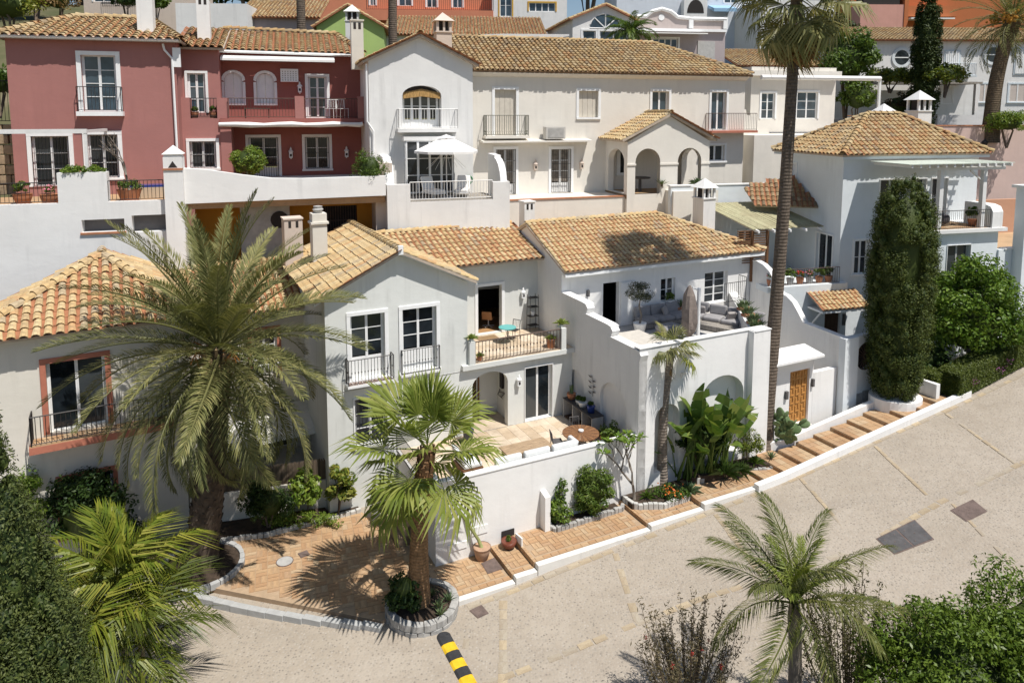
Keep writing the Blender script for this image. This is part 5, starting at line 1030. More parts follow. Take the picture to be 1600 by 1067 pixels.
for i in range(13): b.tube([(c0, -.03, zpx(47, 57)), (c0+1.28*math.cos(math.pi*i/12), -.03, zpx(47, 57)+1.13*math.sin(math.pi*i/12))] if i % 3 == 0 else [(c0+1.28*math.cos(math.pi*i/12), -.03, zpx(47, 57)+1.13*math.sin(math.pi*i/12)), (c0+1.28*math.cos(math.pi*(i-1)/12), -.03, zpx(47, 57)+1.13*math.sin(math.pi*(i-1)/12))], .045, 4)
b.obj('fanlight_bars', TRIM, H)
pg2 = fthing('white_bar_pergola', 'white metal pergola frame on the terrace behind the long cream roof', 'pergola', bgframe(738, 54, 4))
for i in range(6): b = MB(); b.box(.6+i*.35, 6.5+i*.2, -3+i*.8, -2.88+i*.8, 18.5+i*.1, 18.65+i*.1); b.obj('bar', WHITE, pg2)
b = MB(); b.box(-5.5, 5, -2.2, -2.1, 18.0, 18.12); b.obj('long_rail', WHITE, pg2)
for u in (0, 2.8, 4.9): b = MB(); b.box(u, u+.1, -2.2, -2.1, 16.5, 18.0); b.obj('post', WHITE, pg2)
H, F, s = bg_house('mauve_house', 'mauve-grey house with ornate white scalloped parapet and row of small panes', 990, 1135, 52, 110, 58, MAUVE, [(1017, 1058, 63, 82, 4, 1)], yaw=8)
b = MB(); pts = [(0, 30), (15, 30), (25, 22), (40, 18), (55, 22), (66, 30), (90, 32), (145, 32)]; b.prism([(x*s, -.05, zpx(y, 58)) for x, y in pts]+[(145*s, -.05, zpx(52, 58)), (0, -.05, zpx(52, 58))], (0, .3, 0)); b.obj('parapet', plaster('mauve_light', (.55, .47, .44)), H)
b = MB(); b.tube([(x*s, -.1, zpx(y, 58)) for x, y in pts], .16, 6); b.obj('parapet_moulding', TRIM, H)
for y in (50,): b = MB(); b.box(0, 145*s, -.25, -.055, zpx(y+2, 58), zpx(y-2, 58)); b.obj('string_course', TRIM, H)
for x in (84, 140): b = MB(); b.box(x*s, x*s+.35, -.22, -.056, zpx(47, 58), zpx(29, 58)); b.obj('pilaster', TRIM, H)
b = MB(); b.lathe([(.25, 0), (.25, .02)], (0, 0, 0), 12); o = b.obj('medallion', TRIM, H); o.location = (40*s, -.07, zpx(31, 58)); o.rotation_euler = (R(90), 0, 0)
b = MB(); b.prism([(.0, -.01, zpx(54, 58)), (.0, -1.6, zpx(57, 58)), (.0, -1.6, zpx(58.5, 58)), (.0, -.01, zpx(56, 58))], (5.4, 0, 0)); b.obj('awning', FABRIC_WHITE, H)
b = MB(); fM = Fc('f', -.01); fM.box(b, 100*s, 128*s, 0, .06, zpx(110, 58), zpx(66, 58)); b.obj('garage_shutter', ZINC, H)
H, F, s = bg_house('white_arch_house', 'white house with arched loggia and blue awning at the top edge', 960, 1200, -40, 110, 82, plaster('bluish_white', (.66, .70, .76)), [(985, 998, -12, 4), (1104, 1116, -30, 4), (1128, 1150, -30, 8)], yaw=4)
b = MB(); b.prism([(100*s, -1.2, zpx(40, 82))]+[(x*s, -1.2, zpx(y, 82)) for x, y in ((100, 8), (105, -4), (118, -10), (131, -4), (136, 8))]+[(136*s, -1.2, zpx(40, 82))], (0, 1.15, 0)); b.obj('loggia', WHITE, H)
b = MB(); b.prism([((118+13*math.cos(math.pi*i/10))*s, -1.23, zpx(26-20*math.sin(math.pi*i/10), 82)) for i in range(11)], (0, .02, 0)); b.obj('arch_opening', DARK, H)
b = MB(); b.prism([(143*s, -.01, zpx(12, 82)), (143*s, -2, zpx(20, 82)), (143*s, -2, zpx(25, 82)), (143*s, -.01, zpx(16, 82))], (2.6, 0, 0)); b.obj('blue_awning', paint('blue_canvas', (.30, .48, .66), .8), H)
# penthouse with awning right of the cream house
Pn = fthing('cream_penthouse', 'cream flat-roofed pavilion with long white roller awning behind the tall palm', 'house', bgframe(1170, 50, 12)); s = 50/1111.; f = Fc('f', 0); m = MB(); h1 = (1250-1170)*s, (1287-1170)*s, zpx(186, 50), zpx(144, 50); h2 = (1188-1170)*s, (1212-1170)*s, zpx(186, 50), zpx(146, 50)
wall(m, f, 0, 148*s, 9.5, zpx(106, 50), [h1, h2], .15); wall(m, Fc('r', 148*s), 0, 6, 9.5, zpx(106, 50)); wall(m, Fc('l', 0), 0, 6, 9.5, zpx(106, 50)); m.quad((0, 0, zpx(106, 50)), (148*s, 0, zpx(106, 50)), (148*s, 6, zpx(106, 50)), (0, 6, zpx(106, 50))); m.obj('wall', CREAM, Pn)
window(Pn, f, *h1, leaves=2, ny=3, d=.1, trim=.12, sill=False, name='french_door', gm=BGLASS); window(Pn, f, *h2, leaves=2, ny=3, d=.1, trim=.12, sill=False, name='french_door', gm=BGLASS)
b = MB(); b.box(-.2, 150*s, -.5, -.002, zpx(120, 50), zpx(112, 50)); b.obj('cornice', CREAM, Pn); b = MB(); b.tube([(-.2, -1.6, zpx(124, 50)), (200*s, -1.6, zpx(124, 50))], .16, 8); b.obj('awning_roll', FABRIC_WHITE, Pn)
b = MB(); b.box(200*s-.1, 200*s+.05, -1.65, -1.5, 11.8, zpx(124, 50)); b.obj('awning_post', WHITE, Pn); b = MB(); b.box(-2, 10, -4, -.003, 8, 11.7); b.obj('roof_terrace', CREAM, Pn); railing(Pn, [(3.8, -3.9, 11.7), (9.5, -3.9, 11.7)], 1.0, IRON, .14, .02)
b = MB(); b.prism([(-2.5, -2.2, 9), (-2.5, -2.2, 12.0), (-2.2, -2.2, 13.2), (-1.6, -2.2, 13.35), (-1.55, -2.2, 13.0), (-.9, -2.2, 12.9), (-.8, -2.2, 12.5), (-.1, -2.2, 12.4), (0.2, -2.2, 11.7), (.2, -2.2, 9)], (0, .3, 0)); b.obj('stepped_wall', CREAM, Pn)
H, F, s = bg_house('hill_villa', 'small white villa with tile roof between palm crown and penthouse', 1150, 1285, 105, 140, 62, WHITE, roofp=80, depth=8, yaw=8, seed=55)
H, F, s = bg_house('hill_balcony_house', 'white house with glazed balcony behind the tall palm crown', 1180, 1300, 5, 110, 76, WHITE, [(1190, 1215, 62, 100), (1225, 1250, 20, 55), (1262, 1285, 62, 100)], yaw=4)
# orange flats
H, F, s = bg_house('orange_apartments', 'terracotta orange apartment block with recessed balconies at upper right', 1318, 1700, -60, 80, 92, RUST, [(1400, 1440, -35, -5), (1460, 1485, -40, -10)], yaw=2)
b = MB(); b.box(0, 68*s, -2.5, -.005, zpx(60, 90), zpx(13, 90)); b.obj('pink_balcony', PINK, H); b = MB(); b.box(72*s, 150*s, -2.2, -.005, zpx(30, 90), zpx(14, 90)); b.obj('balcony_parapet', RUST, H); b = MB(); b.box(66*s, 72*s, -2.6, -.006, zpx(80, 90), zpx(-60, 90)); b.obj('pier', RUST, H)
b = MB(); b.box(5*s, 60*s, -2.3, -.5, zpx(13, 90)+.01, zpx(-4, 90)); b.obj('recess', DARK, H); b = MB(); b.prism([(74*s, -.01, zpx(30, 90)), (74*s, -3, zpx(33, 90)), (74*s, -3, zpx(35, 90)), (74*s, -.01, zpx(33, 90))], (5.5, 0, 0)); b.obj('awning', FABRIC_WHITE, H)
H, F, s = bg_house('white_long_house', 'long white house with round windows and blue-grey shutters at upper right', 1338, 1640, 66, 200, 60, WHITE, [(1459, 1462, 80, 82)], roofp=47, depth=8, yaw=3, seed=56)
fW = Fc('f', 0)
for x, y in ((1402, 92), (1548, 87)):
    b = MB(); c = ((x-1338)*s, zpx(y, 60)); n = 20; ri, ro_ = .62, .85
    for i in range(n):
        a, a2 = 2*math.pi*i/n, 2*math.pi*(i+1)/n; b.prism([fW.P(c[0]+r_*math.cos(t), .08, c[1]+r_*math.sin(t)) for r_, t in ((ri, a), (ri, a2), (ro_, a2), (ro_, a))], (0, .1, 0))
    o = b.obj('round_window', BLUEW, H); b = MB(); b.prism([fW.P(c[0]+ri*math.cos(2*math.pi*i/n), .03, c[1]+ri*math.sin(2*math.pi*i/n)) for i in range(n)], (0, .02, 0)); b.obj('pane', GLASS, o); b = MB(); fW.box(b, c[0]-.6, c[0]+.6, .04, .07, c[1]-.04, c[1]+.04); b.obj('glazing_bar', TRIM, o)
LOUV = paint('pale_blue_louvre', (.60, .66, .70), .6)
for x0, x1, y0, y1 in ((1470, 1496, 80, 118), (1583, 1606, 76, 118)):
    b = MB(); fW.box(b, (x0-1338)*s, (x1-1338)*s, .0, .06, zpx(y1, 60), zpx(y0, 60)); o = b.obj('shutter', LOUV, H); b = MB()
    for i in range(7): fW.box(b, (x0-1338+2+i*(x1-x0-4)/7)*s, (x0-1338+4.2+i*(x1-x0-4)/7)*s, .06, .1, zpx(y1-2, 60), zpx(y0+2, 60))
    b.obj('slats', TRIM, o)
b = MB(); fW.box(b, (1470-1338)*s, (1512-1338)*s, .0, 1.0, zpx(122, 60), zpx(120, 60)); b.obj('balcony_slab', LOUV, H); railing(H, [((1471-1338)*s, -.02, zpx(120, 60)), ((1471-1338)*s, -.95, zpx(120, 60)), ((1510-1338)*s, -.95, zpx(120, 60)), ((1510-1338)*s, -.02, zpx(120, 60))], 1.0, LOUV, .14, .025)
for x0, x1 in ((1529, 1548), (1578, 1606)): window(H, fW, (x0-1338)*s, (x1-1338)*s, zpx(160, 60), zpx(132, 60), leaves=2, ny=1, d=-.03, trim=.12, tm=LOUV, gm=paint('beige_blind', (.55, .48, .43), .8)); 
window(H, fW, (1470-1338)*s, (1488-1338)*s, zpx(163, 60), zpx(136, 60), leaves=1, ny=1, d=-.02, trim=.08, name='doorway', sill=False)
b = MB(); b.box((1345-1338)*s, (1500-1338)*s, -2.6, -.2, zpx(134, 60), zpx(131, 60)); b.obj('pergola_beam', GREYWOOD, H); b = MB(); b.box((1490-1338)*s, (1495-1338)*s, -2.6, -2.3, 13, zpx(134, 60)); b.obj('pergola_column', WHITE, H)
sw2 = fthing('stepped_garden_wall', 'white garden wall stepping along the slope beneath the white long house', 'wall', bgframe(1340, 56, 3))
b = MB(); b.box(-1, 14, 0, .3, 9, 12.9); b.box(6, 16, -.5, -.01, 9, 13.0); b.obj('wall', WHITE, sw2)
b = MB(); b.box(-1.05, 14.05, -.04, .34, 12.905, 12.97); b.obj('coping', POT, sw2)
# ================================================================ VEGETATION
RS = np.random.RandomState
def unit(n, rs):
    v = rs.normal(size=(n, 3)); return v/np.linalg.norm(v, axis=1)[:, None]
def leaves(P, Nn, size, rs, aspect=.45, jit=.7):
    """rhombic leaves at P, roughly facing Nn"""
    n = len(P); N = Nn+rs.normal(size=(n, 3))*jit; N /= np.linalg.norm(N, axis=1)[:, None]+1e-9
    a = np.cross(N, unit(n, rs)); a /= np.linalg.norm(a, axis=1)[:, None]+1e-9; b = np.cross(N, a)
    L = size*rs.uniform(.6, 1.3, (n, 1)); W = L*aspect
    return np.stack([P-a*L*.5, P+b*W*.5+N*L*.06, P+a*L*.5-N*L*.08, P-b*W*.5+N*L*.06], 1).reshape(-1, 3)
def clumps(c, r, nc, nl, size, seed, cs=.36, low=-.6, aspect=.45, hollow=.55):
    rs = RS(seed); c = np.array(c); r = np.array(r, float); V = []
    d = unit(nc*3, rs); d = d[d[:, 2] > low][:nc]
    for k_ in range(len(d)):
        cc = c+d[k_]*r*rs.uniform(hollow, .92); cr = r.mean()*cs*rs.uniform(.6, 1.35); m = max(4, int(nl/nc))
        e = unit(m, rs); P = cc+e*cr*(rs.uniform(.35, 1, (m, 1))**.5)*np.array([1, 1, .8]); V.append(leaves(P, e+np.array([0, 0, .5]), size, rs, aspect))
    return np.concatenate(V)
def column(c, prof, nc, nl, size, seed, cs=.3, aspect=.4):
    """prof list (z, radius) of a columnar tree"""
    rs = RS(seed); zs = np.array([p[0] for p in prof]); rr = np.array([p[1] for p in prof]); V = []
    w = np.maximum(rr, .05); 
    for k_ in range(nc):
        z = rs.uniform(zs[0], zs[-1]); R_ = np.interp(z, zs, rr)
        if rs.uniform() > (R_/rr.max())**.5+.1: continue
        a = rs.uniform(0, 2*np.pi); cr = cs*rs.uniform(.6, 1.3)*(.5+.5*R_/rr.max()); q = R_-cr*.75
        cc = np.array([c[0]+q*np.cos(a), c[1]+q*np.sin(a), c[2]+z]); m = int(nl/nc); e = unit(m, rs); e[:, 2] = e[:, 2]*1.0+.2
        P = cc+e*cr*(rs.uniform(.45, 1, (m, 1))**.5)*np.array([1, 1, 1.35]); V.append(leaves(P, e+np.array([0, 0, .9]), size, rs, aspect, .5))
    return np.concatenate(V)
def lumps(c, prof, nc, nl, size, seed, cs, aspect=.45, vs=1.35):
    """columnar tree of overlapping dense lumps: leaf array plus the lump ellipsoids"""
    rs = RS(seed); zs = np.array([p[0] for p in prof]); rr = np.array([p[1] for p in prof]); V = []; L = []; m = int(nl/nc)
    while len(L) < nc:
        z = rs.uniform(zs[0], zs[-1]); R_ = np.interp(z, zs, rr)
        if rs.uniform() > R_/rr.max()+.12: continue
        a = rs.uniform(0, 2*np.pi); cr = cs*rs.uniform(.5, 1.3)*(.45+.55*R_/rr.max()); q = max(0, R_-cr*rs.uniform(.6, 1.0)); cc = np.array([c[0]+q*np.cos(a), c[1]+q*np.sin(a), c[2]+z]); L.append((tuple(cc), (cr*.48, cr*.48, cr*.48*vs)))
        k = max(10, int(m*(cr/cs)**2)); e = unit(k, rs); P = cc+e*cr*rs.uniform(.7, 1.18, (k, 1))*np.array([1, 1, vs]); V.append(leaves(P, e+np.array([0, 0, .35]), size, rs, aspect, .6))
    return np.concatenate(V), L
def tree(name, label, cat, base, V, mat, trunk, bark=None, inner=None, group=None, extra=()):
    """trunk: list of (polyline, radii) in world coordinates"""
    t = thing(name, label, cat, base, group=group); b0 = np.array(base)
    o = link('crown', np_mesh('crown', np.asarray(V)-b0, 4, mat), None, t)
    for i, (pts, r) in enumerate(trunk):
        m = MB(); m.tube([tuple(np.array(p)-b0) for p in pts], r, 8); m.obj('trunk' if i == 0 else 'branch', bark or BARK, t, True)
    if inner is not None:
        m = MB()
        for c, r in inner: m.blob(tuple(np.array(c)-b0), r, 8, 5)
        m.obj('shade_core', LEAF_CYP, t, True)  # dark solid blobs added for the crown's inner darkness and opacity
    for nm, VV, mm in extra: link(nm, np_mesh(nm, np.asarray(VV)-b0, 4, mm), None, t)['kind'] = 'stuff'
    return t
# ---- palms
def frond_mesh(L, pairs, ll, droop, mat, wid=.035, vee=.35, hang=.25, seed=0, tip=.35, start=.12, r0=.035):
    rs = random.Random(seed); n = 16; pts = []; x = z = 0
    for i in range(n+1):
        t = i/n; th = -droop*(t**1.4); pts.append(Vector((x, .04*math.sin(seed+3*t)*L*.3, z))); x += L/n*math.cos(th); z += L/n*math.sin(th)
    m = MB(); m.tube(pts, [r0*(1-.85*i/n)+.004 for i in range(n+1)], 4, False)
    def at(t):
        f = t*n; i = min(n-1, int(f)); return pts[i].lerp(pts[i+1], f-i), (pts[i+1]-pts[i]).normalized()
    for k_ in range(pairs):
        t = start+(1-start)*(k_+rs.random()*.6)/pairs; p, d = at(min(t, .999)); s = d.cross(Vector((0, 0, 1))).normalized(); u = s.cross(d)
        l = ll*(math.sin(math.pi*min(1, .12+.88*t)**.8)**.6*.75+.25)*rs.uniform(.8, 1.12); be = R(62-34*t+rs.uniform(-7, 7))
        for sg in (-1, 1):
            dr = (d*math.cos(be)+s*sg*math.sin(be)+u*(vee+rs.uniform(-.15, .15))).normalized(); e = p+dr*l+Vector((0, 0, -hang*l*rs.uniform(.5, 1.4))); mid = p+dr*l*.5; wv = dr.cross(u).normalized()*wid*.5
            if wv.length < 1e-4: wv = d*wid*.5
            m.add([tuple(p), tuple(mid+wv), tuple(e), tuple(mid-wv)], [(0, 1, 2, 3)])
    me = m.mesh('frond'); me.materials.append(mat); return me
def put_frond(nm, me, t, loc, az, el, roll=0, s=1):
    o = link(nm, me, None, t); o.matrix_local = Matrix.Translation(loc) @ Matrix.Rotation(az, 4, 'Z') @ Matrix.Rotation(-el, 4, 'Y') @ Matrix.Rotation(roll, 4, 'X') @ Matrix.Scale(s, 4); return o
def palm_trunk(t, base, top, r, mat, bend=(0, 0), n=12, name='trunk', seg=12, rough=.0, seed=0):
    rs = random.Random(seed); b = Vector(base); q = Vector(top)-b; pts = []
    for i in range(n+1):
        k_ = i/n; pts.append((q.x*k_+bend[0]*math.sin(math.pi*k_), q.y*k_+bend[1]*math.sin(math.pi*k_), q.z*k_-(.4 if i == 0 else 0)))
    rr = [np.interp(i/n, [x[0] for x in r], [x[1] for x in r])*(1+rough*rs.uniform(-1, 1)) for i in range(n+1)]
    m = MB(); m.tube(pts, rr, seg); return m.obj(name, mat, t, True), pts
def boots(t, pts, rfun, mat, n, seed, size=(.09, .06, .16), name='leaf_bases', lo=0, hi=1):
    """old frond stubs spiralling up a trunk"""
    rs = random.Random(seed); m = MB(); P = [Vector(p) for p in pts]
    for i in range(n):
        k_ = lo+(hi-lo)*(i+.5)/n; f = k_*(len(P)-1); j = min(len(P)-2, int(f)); c = P[j].lerp(P[j+1], f-j); a = i*2.399; r = rfun(k_)
        o = Vector((math.cos(a), math.sin(a), 0)); s = Vector((-math.sin(a), math.cos(a), 0)); up = Vector((0, 0, 1)); q = c+o*r*.93; sx, sy, sz = [x*rs.uniform(.75, 1.25) for x in size]
        m.add([tuple(q+s*sx-up*sz*.5), tuple(q-s*sx-up*sz*.5), tuple(q-s*sx*.6+o*sy+up*sz*.4), tuple(q+s*sx*.6+o*sy+up*sz*.4), tuple(q+up*sz*.6)], [(0, 1, 2, 3), (3, 2, 4), (0, 3, 4), (1, 4, 2)])
    o = m.obj(name, mat, t); o['kind'] = 'stuff'; return o
# 1 date palm
dp = thing('date_palm', 'big date palm with feathery grey-green crown in front of the cream house', 'palm tree', (-10.85, 23.25, -2.5))
DK_BARK = paint('dark_palm_bark', (.085, .062, .045), .95, .4, .8)
tr_, pts = palm_trunk(dp, (-10.85, 23.25, -2.5), (-9.95, 23.35, 5.2), [(0, .58), (.1, .55), (.45, .50), (.75, .40), (1, .36)], DK_BARK, (.1, 0), 16, rough=.05)
boots(dp, pts, lambda k_: float(np.interp(k_, [0, .1, .45, .75, 1], [.60, .55, .5, .42, .40])), DK_BARK, 300, 4, (.10, .07, .2))
boots(dp, pts, lambda k_: .42, paint('cut_frond_base', (.34, .23, .13), .9, .3, .5), 46, 5, (.07, .16, .34), 'cut_frond_stubs', .74, 1.0)
fm = [frond_mesh(5.1, 120, .70, dr, LEAF_DATE, .036, .42, .16, sd, r0=.042) for sd, dr in enumerate((.45, .75, 1.05, 1.35, 1.7))]
rs = random.Random(12); crown = Vector(pts[-1]); nf = 84
for i in range(nf):
    k_ = i/(nf-1); el = R(84-138*k_**.95+rs.uniform(-8, 8)); az = i*2.3999+rs.uniform(-.15, .15)
    me = fm[min(4, int(k_*3.6+rs.uniform(0, 1.3)))]; put_frond('frond', me, dp, crown+Vector((.12*math.cos(az), .12*math.sin(az), .25-.75*k_)), az, el, rs.uniform(-.5, .5), rs.uniform(.86, 1.08))
for i in range(5):
    az = i*1.3+.4; m = MB(); p0 = crown+Vector((.25*math.cos(az), .25*math.sin(az), -.1)); m.tube([tuple(p0), tuple(p0+Vector((math.cos(az)*.6, math.sin(az)*.6, .25))), tuple(p0+Vector((math.cos(az)*.9, math.sin(az)*.9, -.15)))], [.03, .02, .01], 5)
    r2 = random.Random(i)
    for j in range(24):
        e = p0+Vector((math.cos(az)*.7, math.sin(az)*.7, .15)); m.tube([tuple(e), tuple(e+Vector((r2.uniform(-.3, .3), r2.uniform(-.3, .3), r2.uniform(-.5, .1))))], .006, 3, False)
    m.obj('fruit_stalk', paint('orange_stalk', (.45, .17, .03), .7), dp)
def stone_ring(name, label, c, r, z0, courses, h, mat, n, th=.2, soil=True, cat='planter'):
    t = thing(name, label, cat, (c[0], c[1], z0)); rs = random.Random(n)
    for j in range(courses):
        for i in range(n):
            a0 = 2*math.pi*(i+.5*j)/n+.008; a1 = 2*math.pi*(i+1+.5*j)/n-.008; dr = rs.uniform(-.02, .02); m = MB(); am = (a0+a1)/2
            pp = [(rr*math.cos(a), rr*math.sin(a), j*h) for rr, a in ((r+dr, a0), ((r+dr)/math.cos((a1-a0)/2), am), (r+dr, a1), (r-th, a1), (r-th, a0))]
            m.prism(pp, (0, 0, h-.012+rs.uniform(-.012, .012))); m.obj('stone_block', mat, t, bevel=.015)
    if soil:
        m = MB(); m.lathe([(r-th+.03, 0), (r-th+.03, courses*h-.09), (r*.5, courses*h-.02), (.05, courses*h+.02)], (0, 0, 0), 20); m.obj('soil', SOIL, t)
    return t
stone_ring('palm_planter', 'low round planter of grey edging stones around the date palm', (-10.75, 23.1), 1.42, -2.62, 1, .24, EDGE, 26, .16)
# 2 fan palm in front
fp_ = thing('fan_palm', 'stocky fan palm with broad green fans in a round stone planter', 'palm tree', (-2.94, 21.0, -2.35))
def fan_mesh(pl, br, n, mat, span=125, droop=.35, seed=0, cup=.25, pr=.03):
    rs = random.Random(seed); m = MB(); pp = []; k_ = 8
    for i in range(k_+1):
        t = i/k_; pp.append(Vector((pl*t, 0, -.12*pl*t*t)))
    m.tube(pp, [pr*(1-.5*i/k_) for i in range(k_+1)], 4, False); h = pp[-1]
    for i in range(n):
        a = R(-span+2*span*(i+.5)/n+rs.uniform(-1.5, 1.5)); r = br*(1-.28*(abs(a)/R(span))**2)*rs.uniform(.9, 1.06); d = Vector((math.cos(a), math.sin(a), cup*math.sin(abs(a)))); s = Vector((-math.sin(a), math.cos(a), 0)); w = R(2*span/n)*1.02
        zz = .02*(-1)**i; p1 = h+d*r*.22+s*w*r*.14*0; a1 = h+d*r*.68+s*(w*r*.68*.5)+Vector((0, 0, zz-.08*droop*r)); a2 = h+d*r*.68-s*(w*r*.68*.5)+Vector((0, 0, zz-.08*droop*r)); mid = h+d*r*.68+Vector((0, 0, zz*2-.06*droop*r)); e = h+d*r*rs.uniform(.93, 1.05)+Vector((0, 0, -droop*r*rs.uniform(.35, .9)))+s*rs.uniform(-.02, .02)
        m.add([tuple(h), tuple(a1), tuple(mid), tuple(a2), tuple(e)], [(0, 1, 2), (0, 2, 3), (1, 4, 2), (2, 4, 3)])
    me = m.mesh('fan_leaf'); me.materials.append(mat); return me
tr_, pts = palm_trunk(fp_, (-2.94, 21.0, -2.35), (-2.62, 21.0, 2.75), [(0, .40), (.12, .34), (.45, .27), (.7, .24), (.85, .25), (1, .22)], TRUNK_BROWN, (-.1, 0), 14)
boots(fp_, pts, lambda k_: .27, paint('fibre_brown', (.16, .085, .04), .95, .4, .8), 60, 7, (.07, .05, .26), 'leaf_bases', .7, 1.0)
fmm = [fan_mesh(1.3, 1.6, 36, LEAF_FAN, 112, d, s_, .2) for s_, d in enumerate((.10, .25, .45, .7))]
rs = random.Random(5); crown = Vector(pts[-1]); nf = 20
for i in range(nf):
    k_ = i/(nf-1); el = R(84-132*k_+rs.uniform(-6, 6)); az = i*2.3999+.7; put_frond('fan_leaf', fmm[min(3, int(k_*3+rs.uniform(0, .9)))], fp_, crown+Vector((0, 0, .15-.45*k_)), az, el, rs.uniform(-.35, .35), rs.uniform(.85, 1.05)*(.75+.25*min(1, k_*3)))
stone_ring('fan_palm_planter', 'round two-course dry stone planter around the stocky fan palm', (-2.85, 21.05), 1.15, -2.98, 3, .235, STONE, 18, .22)
# 3 slender young palm
yp = thing('young_palm', 'slender young fan palm rising beside the white terrace wall', 'palm tree', (6.08, 27.35, -1.85))
tr_, pts = palm_trunk(yp, (6.08, 27.35, -1.85), (6.28, 27.3, 3.75), [(0, .25), (.15, .2), (.8, .16), (1, .18)], palm_bark('young_trunk', (.24, .20, .165), 2.6), (-.12, 0), 12)
fy = [fan_mesh(.55, .85, 26, LEAF_YEL if s_ == 1 else LEAF_DATE, 95, d, s_, .2, .02) for s_, d in enumerate((.3, .8, 1.0))]; crown = Vector(pts[-1]); rs = random.Random(3)
for i, (az, el, k_) in enumerate(((.1, 15, 1), (2.6, -5, 0), (3.6, -12, 1), (5.6, -22, 1), (.9, 55, 0), (2.2, 60, 0), (5.0, 30, 2), (4.2, 5, 2), (1.6, 20, 1), (0.3, -10, 0))): put_frond('fan_leaf', fy[k_], yp, crown+Vector((0, 0, .05)), az, R(el), rs.uniform(-.6, .6), rs.uniform(.75, 1.1))
put_frond('dead_leaf', fan_mesh(.4, .8, 16, LEAF_DRY, 40, .6, 9, .1, .02), yp, crown+Vector((0, 0, -.1)), 3.3, R(-82), 0, 1)['label'] = 'brown dead leaf hanging down'
# 4 tall palm
tp = thing('tall_palm', 'very tall fan palm with bare ringed trunk and drooping crown at the top edge', 'palm tree', (10.98, 29.75, -1.25))
tr_, pts = palm_trunk(tp, (10.98, 29.75, -1.25), (11.75, 30.0, 18.0), [(0, .42), (.04, .34), (.3, .27), (.9, .22), (1, .24)], TRUNK_RING, (.12, 0), 24)
ft = [fan_mesh(1.3, 1.35, 38, LEAF_DATE, 110, d, s_+20, .15, .03) for s_, d in enumerate((.4, .8, 1.2))]; fdry = [fan_mesh(1.0, 1.4, 26, LEAF_DRY, 70, 1.0, 33+s_, .1, .03) for s_ in range(2)]; crown = Vector(pts[-1]); rs = random.Random(8); nf = 32
for i in range(nf):
    k_ = i/(nf-1); el = R(70-135*k_+rs.uniform(-8, 8)); put_frond('fan_leaf', ft[min(2, int(k_*2.4+rs.uniform(0, .8)))], tp, crown+Vector((0, 0, .3-.7*k_)), i*2.3999, el, rs.uniform(-.4, .4), rs.uniform(.95, 1.25))
for i in range(9): put_frond('dead_leaf', fdry[i % 2], tp, crown+Vector((0, 0, -.55)), i*.9+3.2, R(-78+rs.uniform(-6, 12)), 0, rs.uniform(.95, 1.2))
# 5 queen palm, foreground right
qp = thing('queen_palm', 'foreground feather palm with sparse arching fronds at the lower right', 'palm tree', (6.85, 16.0, -3.1))
tr_, pts = palm_trunk(qp, (6.85, 16.0, -3.1), (6.8, 16.0, 1.35), [(0, .2), (.7, .15), (.9, .17), (1, .12)], BARK_GREY, (.08, 0), 10)
QL = leaf_mat('queen_palm_leaf', [(.05,.066,.016),(.09,.11,.026),(.15,.16,.042),(.25,.23,.08)], .45); fq = [frond_mesh(2.9, 95, .50, d, QL, .022, .12, .75, 40+s_, r0=.028) for s_, d in enumerate((.7, 1.0, 1.35))]; crown = Vector(pts[-1]); rs = random.Random(18)
for i, (az, el) in enumerate(((.25, 42), (.9, 62), (1.7, 74), (2.5, 58), (3.0, 36), (3.45, 22), (3.9, 48), (4.6, 66), (5.3, 40), (5.8, 24), (.0, 18), (1.3, 40), (2.1, 30), (4.3, 10), (5.0, -10), (3.2, 55))): put_frond('frond', fq[i % 3], qp, crown+Vector((0, 0, -.05)), az, R(el), rs.uniform(-.7, .7), rs.uniform(.85, 1.05))
ql2 = frond_mesh(1.7, 70, .42, .5, LEAF_FAN, .026, .3, .5, 47, r0=.026)
for i in range(9): put_frond('young_frond', ql2, qp, crown+Vector((0, 0, .05)), i*2.3999, R(80-5*i), rs.uniform(-.6, .6), rs.uniform(.8, 1.0))
# 6 yellow-green palm bottom left
bl = thing('clumping_palm', 'yellow-green clumping palm with long arching leaflets at lower left', 'palm tree', (-10.55, 18.0, -3.0))
fb_ = [frond_mesh(2.2, 34, 1.1, d, LEAF_YEL, .06, .5, 1.0, 60+s_, r0=.03) for s_, d in enumerate((.6, .95, 1.3))]
fb2 = [frond_mesh(2.1, 32, 1.0, d, leaf_mat('deep_palm_green', [(.05,.07,.012),(.09,.115,.02),(.16,.17,.03)], .4), .045, .3, .95, 70+s_, r0=.03) for s_, d in enumerate((.8, 1.2))]
rs = random.Random(21)
for c, top, n, fs in (((-.2, .3), 3.15, 17, fb_), ((.75, -.5), 2.35, 11, fb2), ((-.4, -.7), 1.9, 8, fb_)):
    m = MB(); m.tube([(c[0]*.5, c[1]*.5, -.2), (c[0]*.8, c[1]*.8, top*.5), (c[0], c[1], top)], [.13, .1, .08], 8); m.obj('stem', BARK_GREY, bl, True)
    for i in range(n):
        k_ = i/(n-1); put_frond('frond', fs[int(k_*1.9) % len(fs)], bl, Vector((c[0], c[1], top-.1-.2*k_)), i*2.3999+.3, R(78-75*k_+rs.uniform(-8, 8)), rs.uniform(-.5, .5), rs.uniform(.8, 1.05))
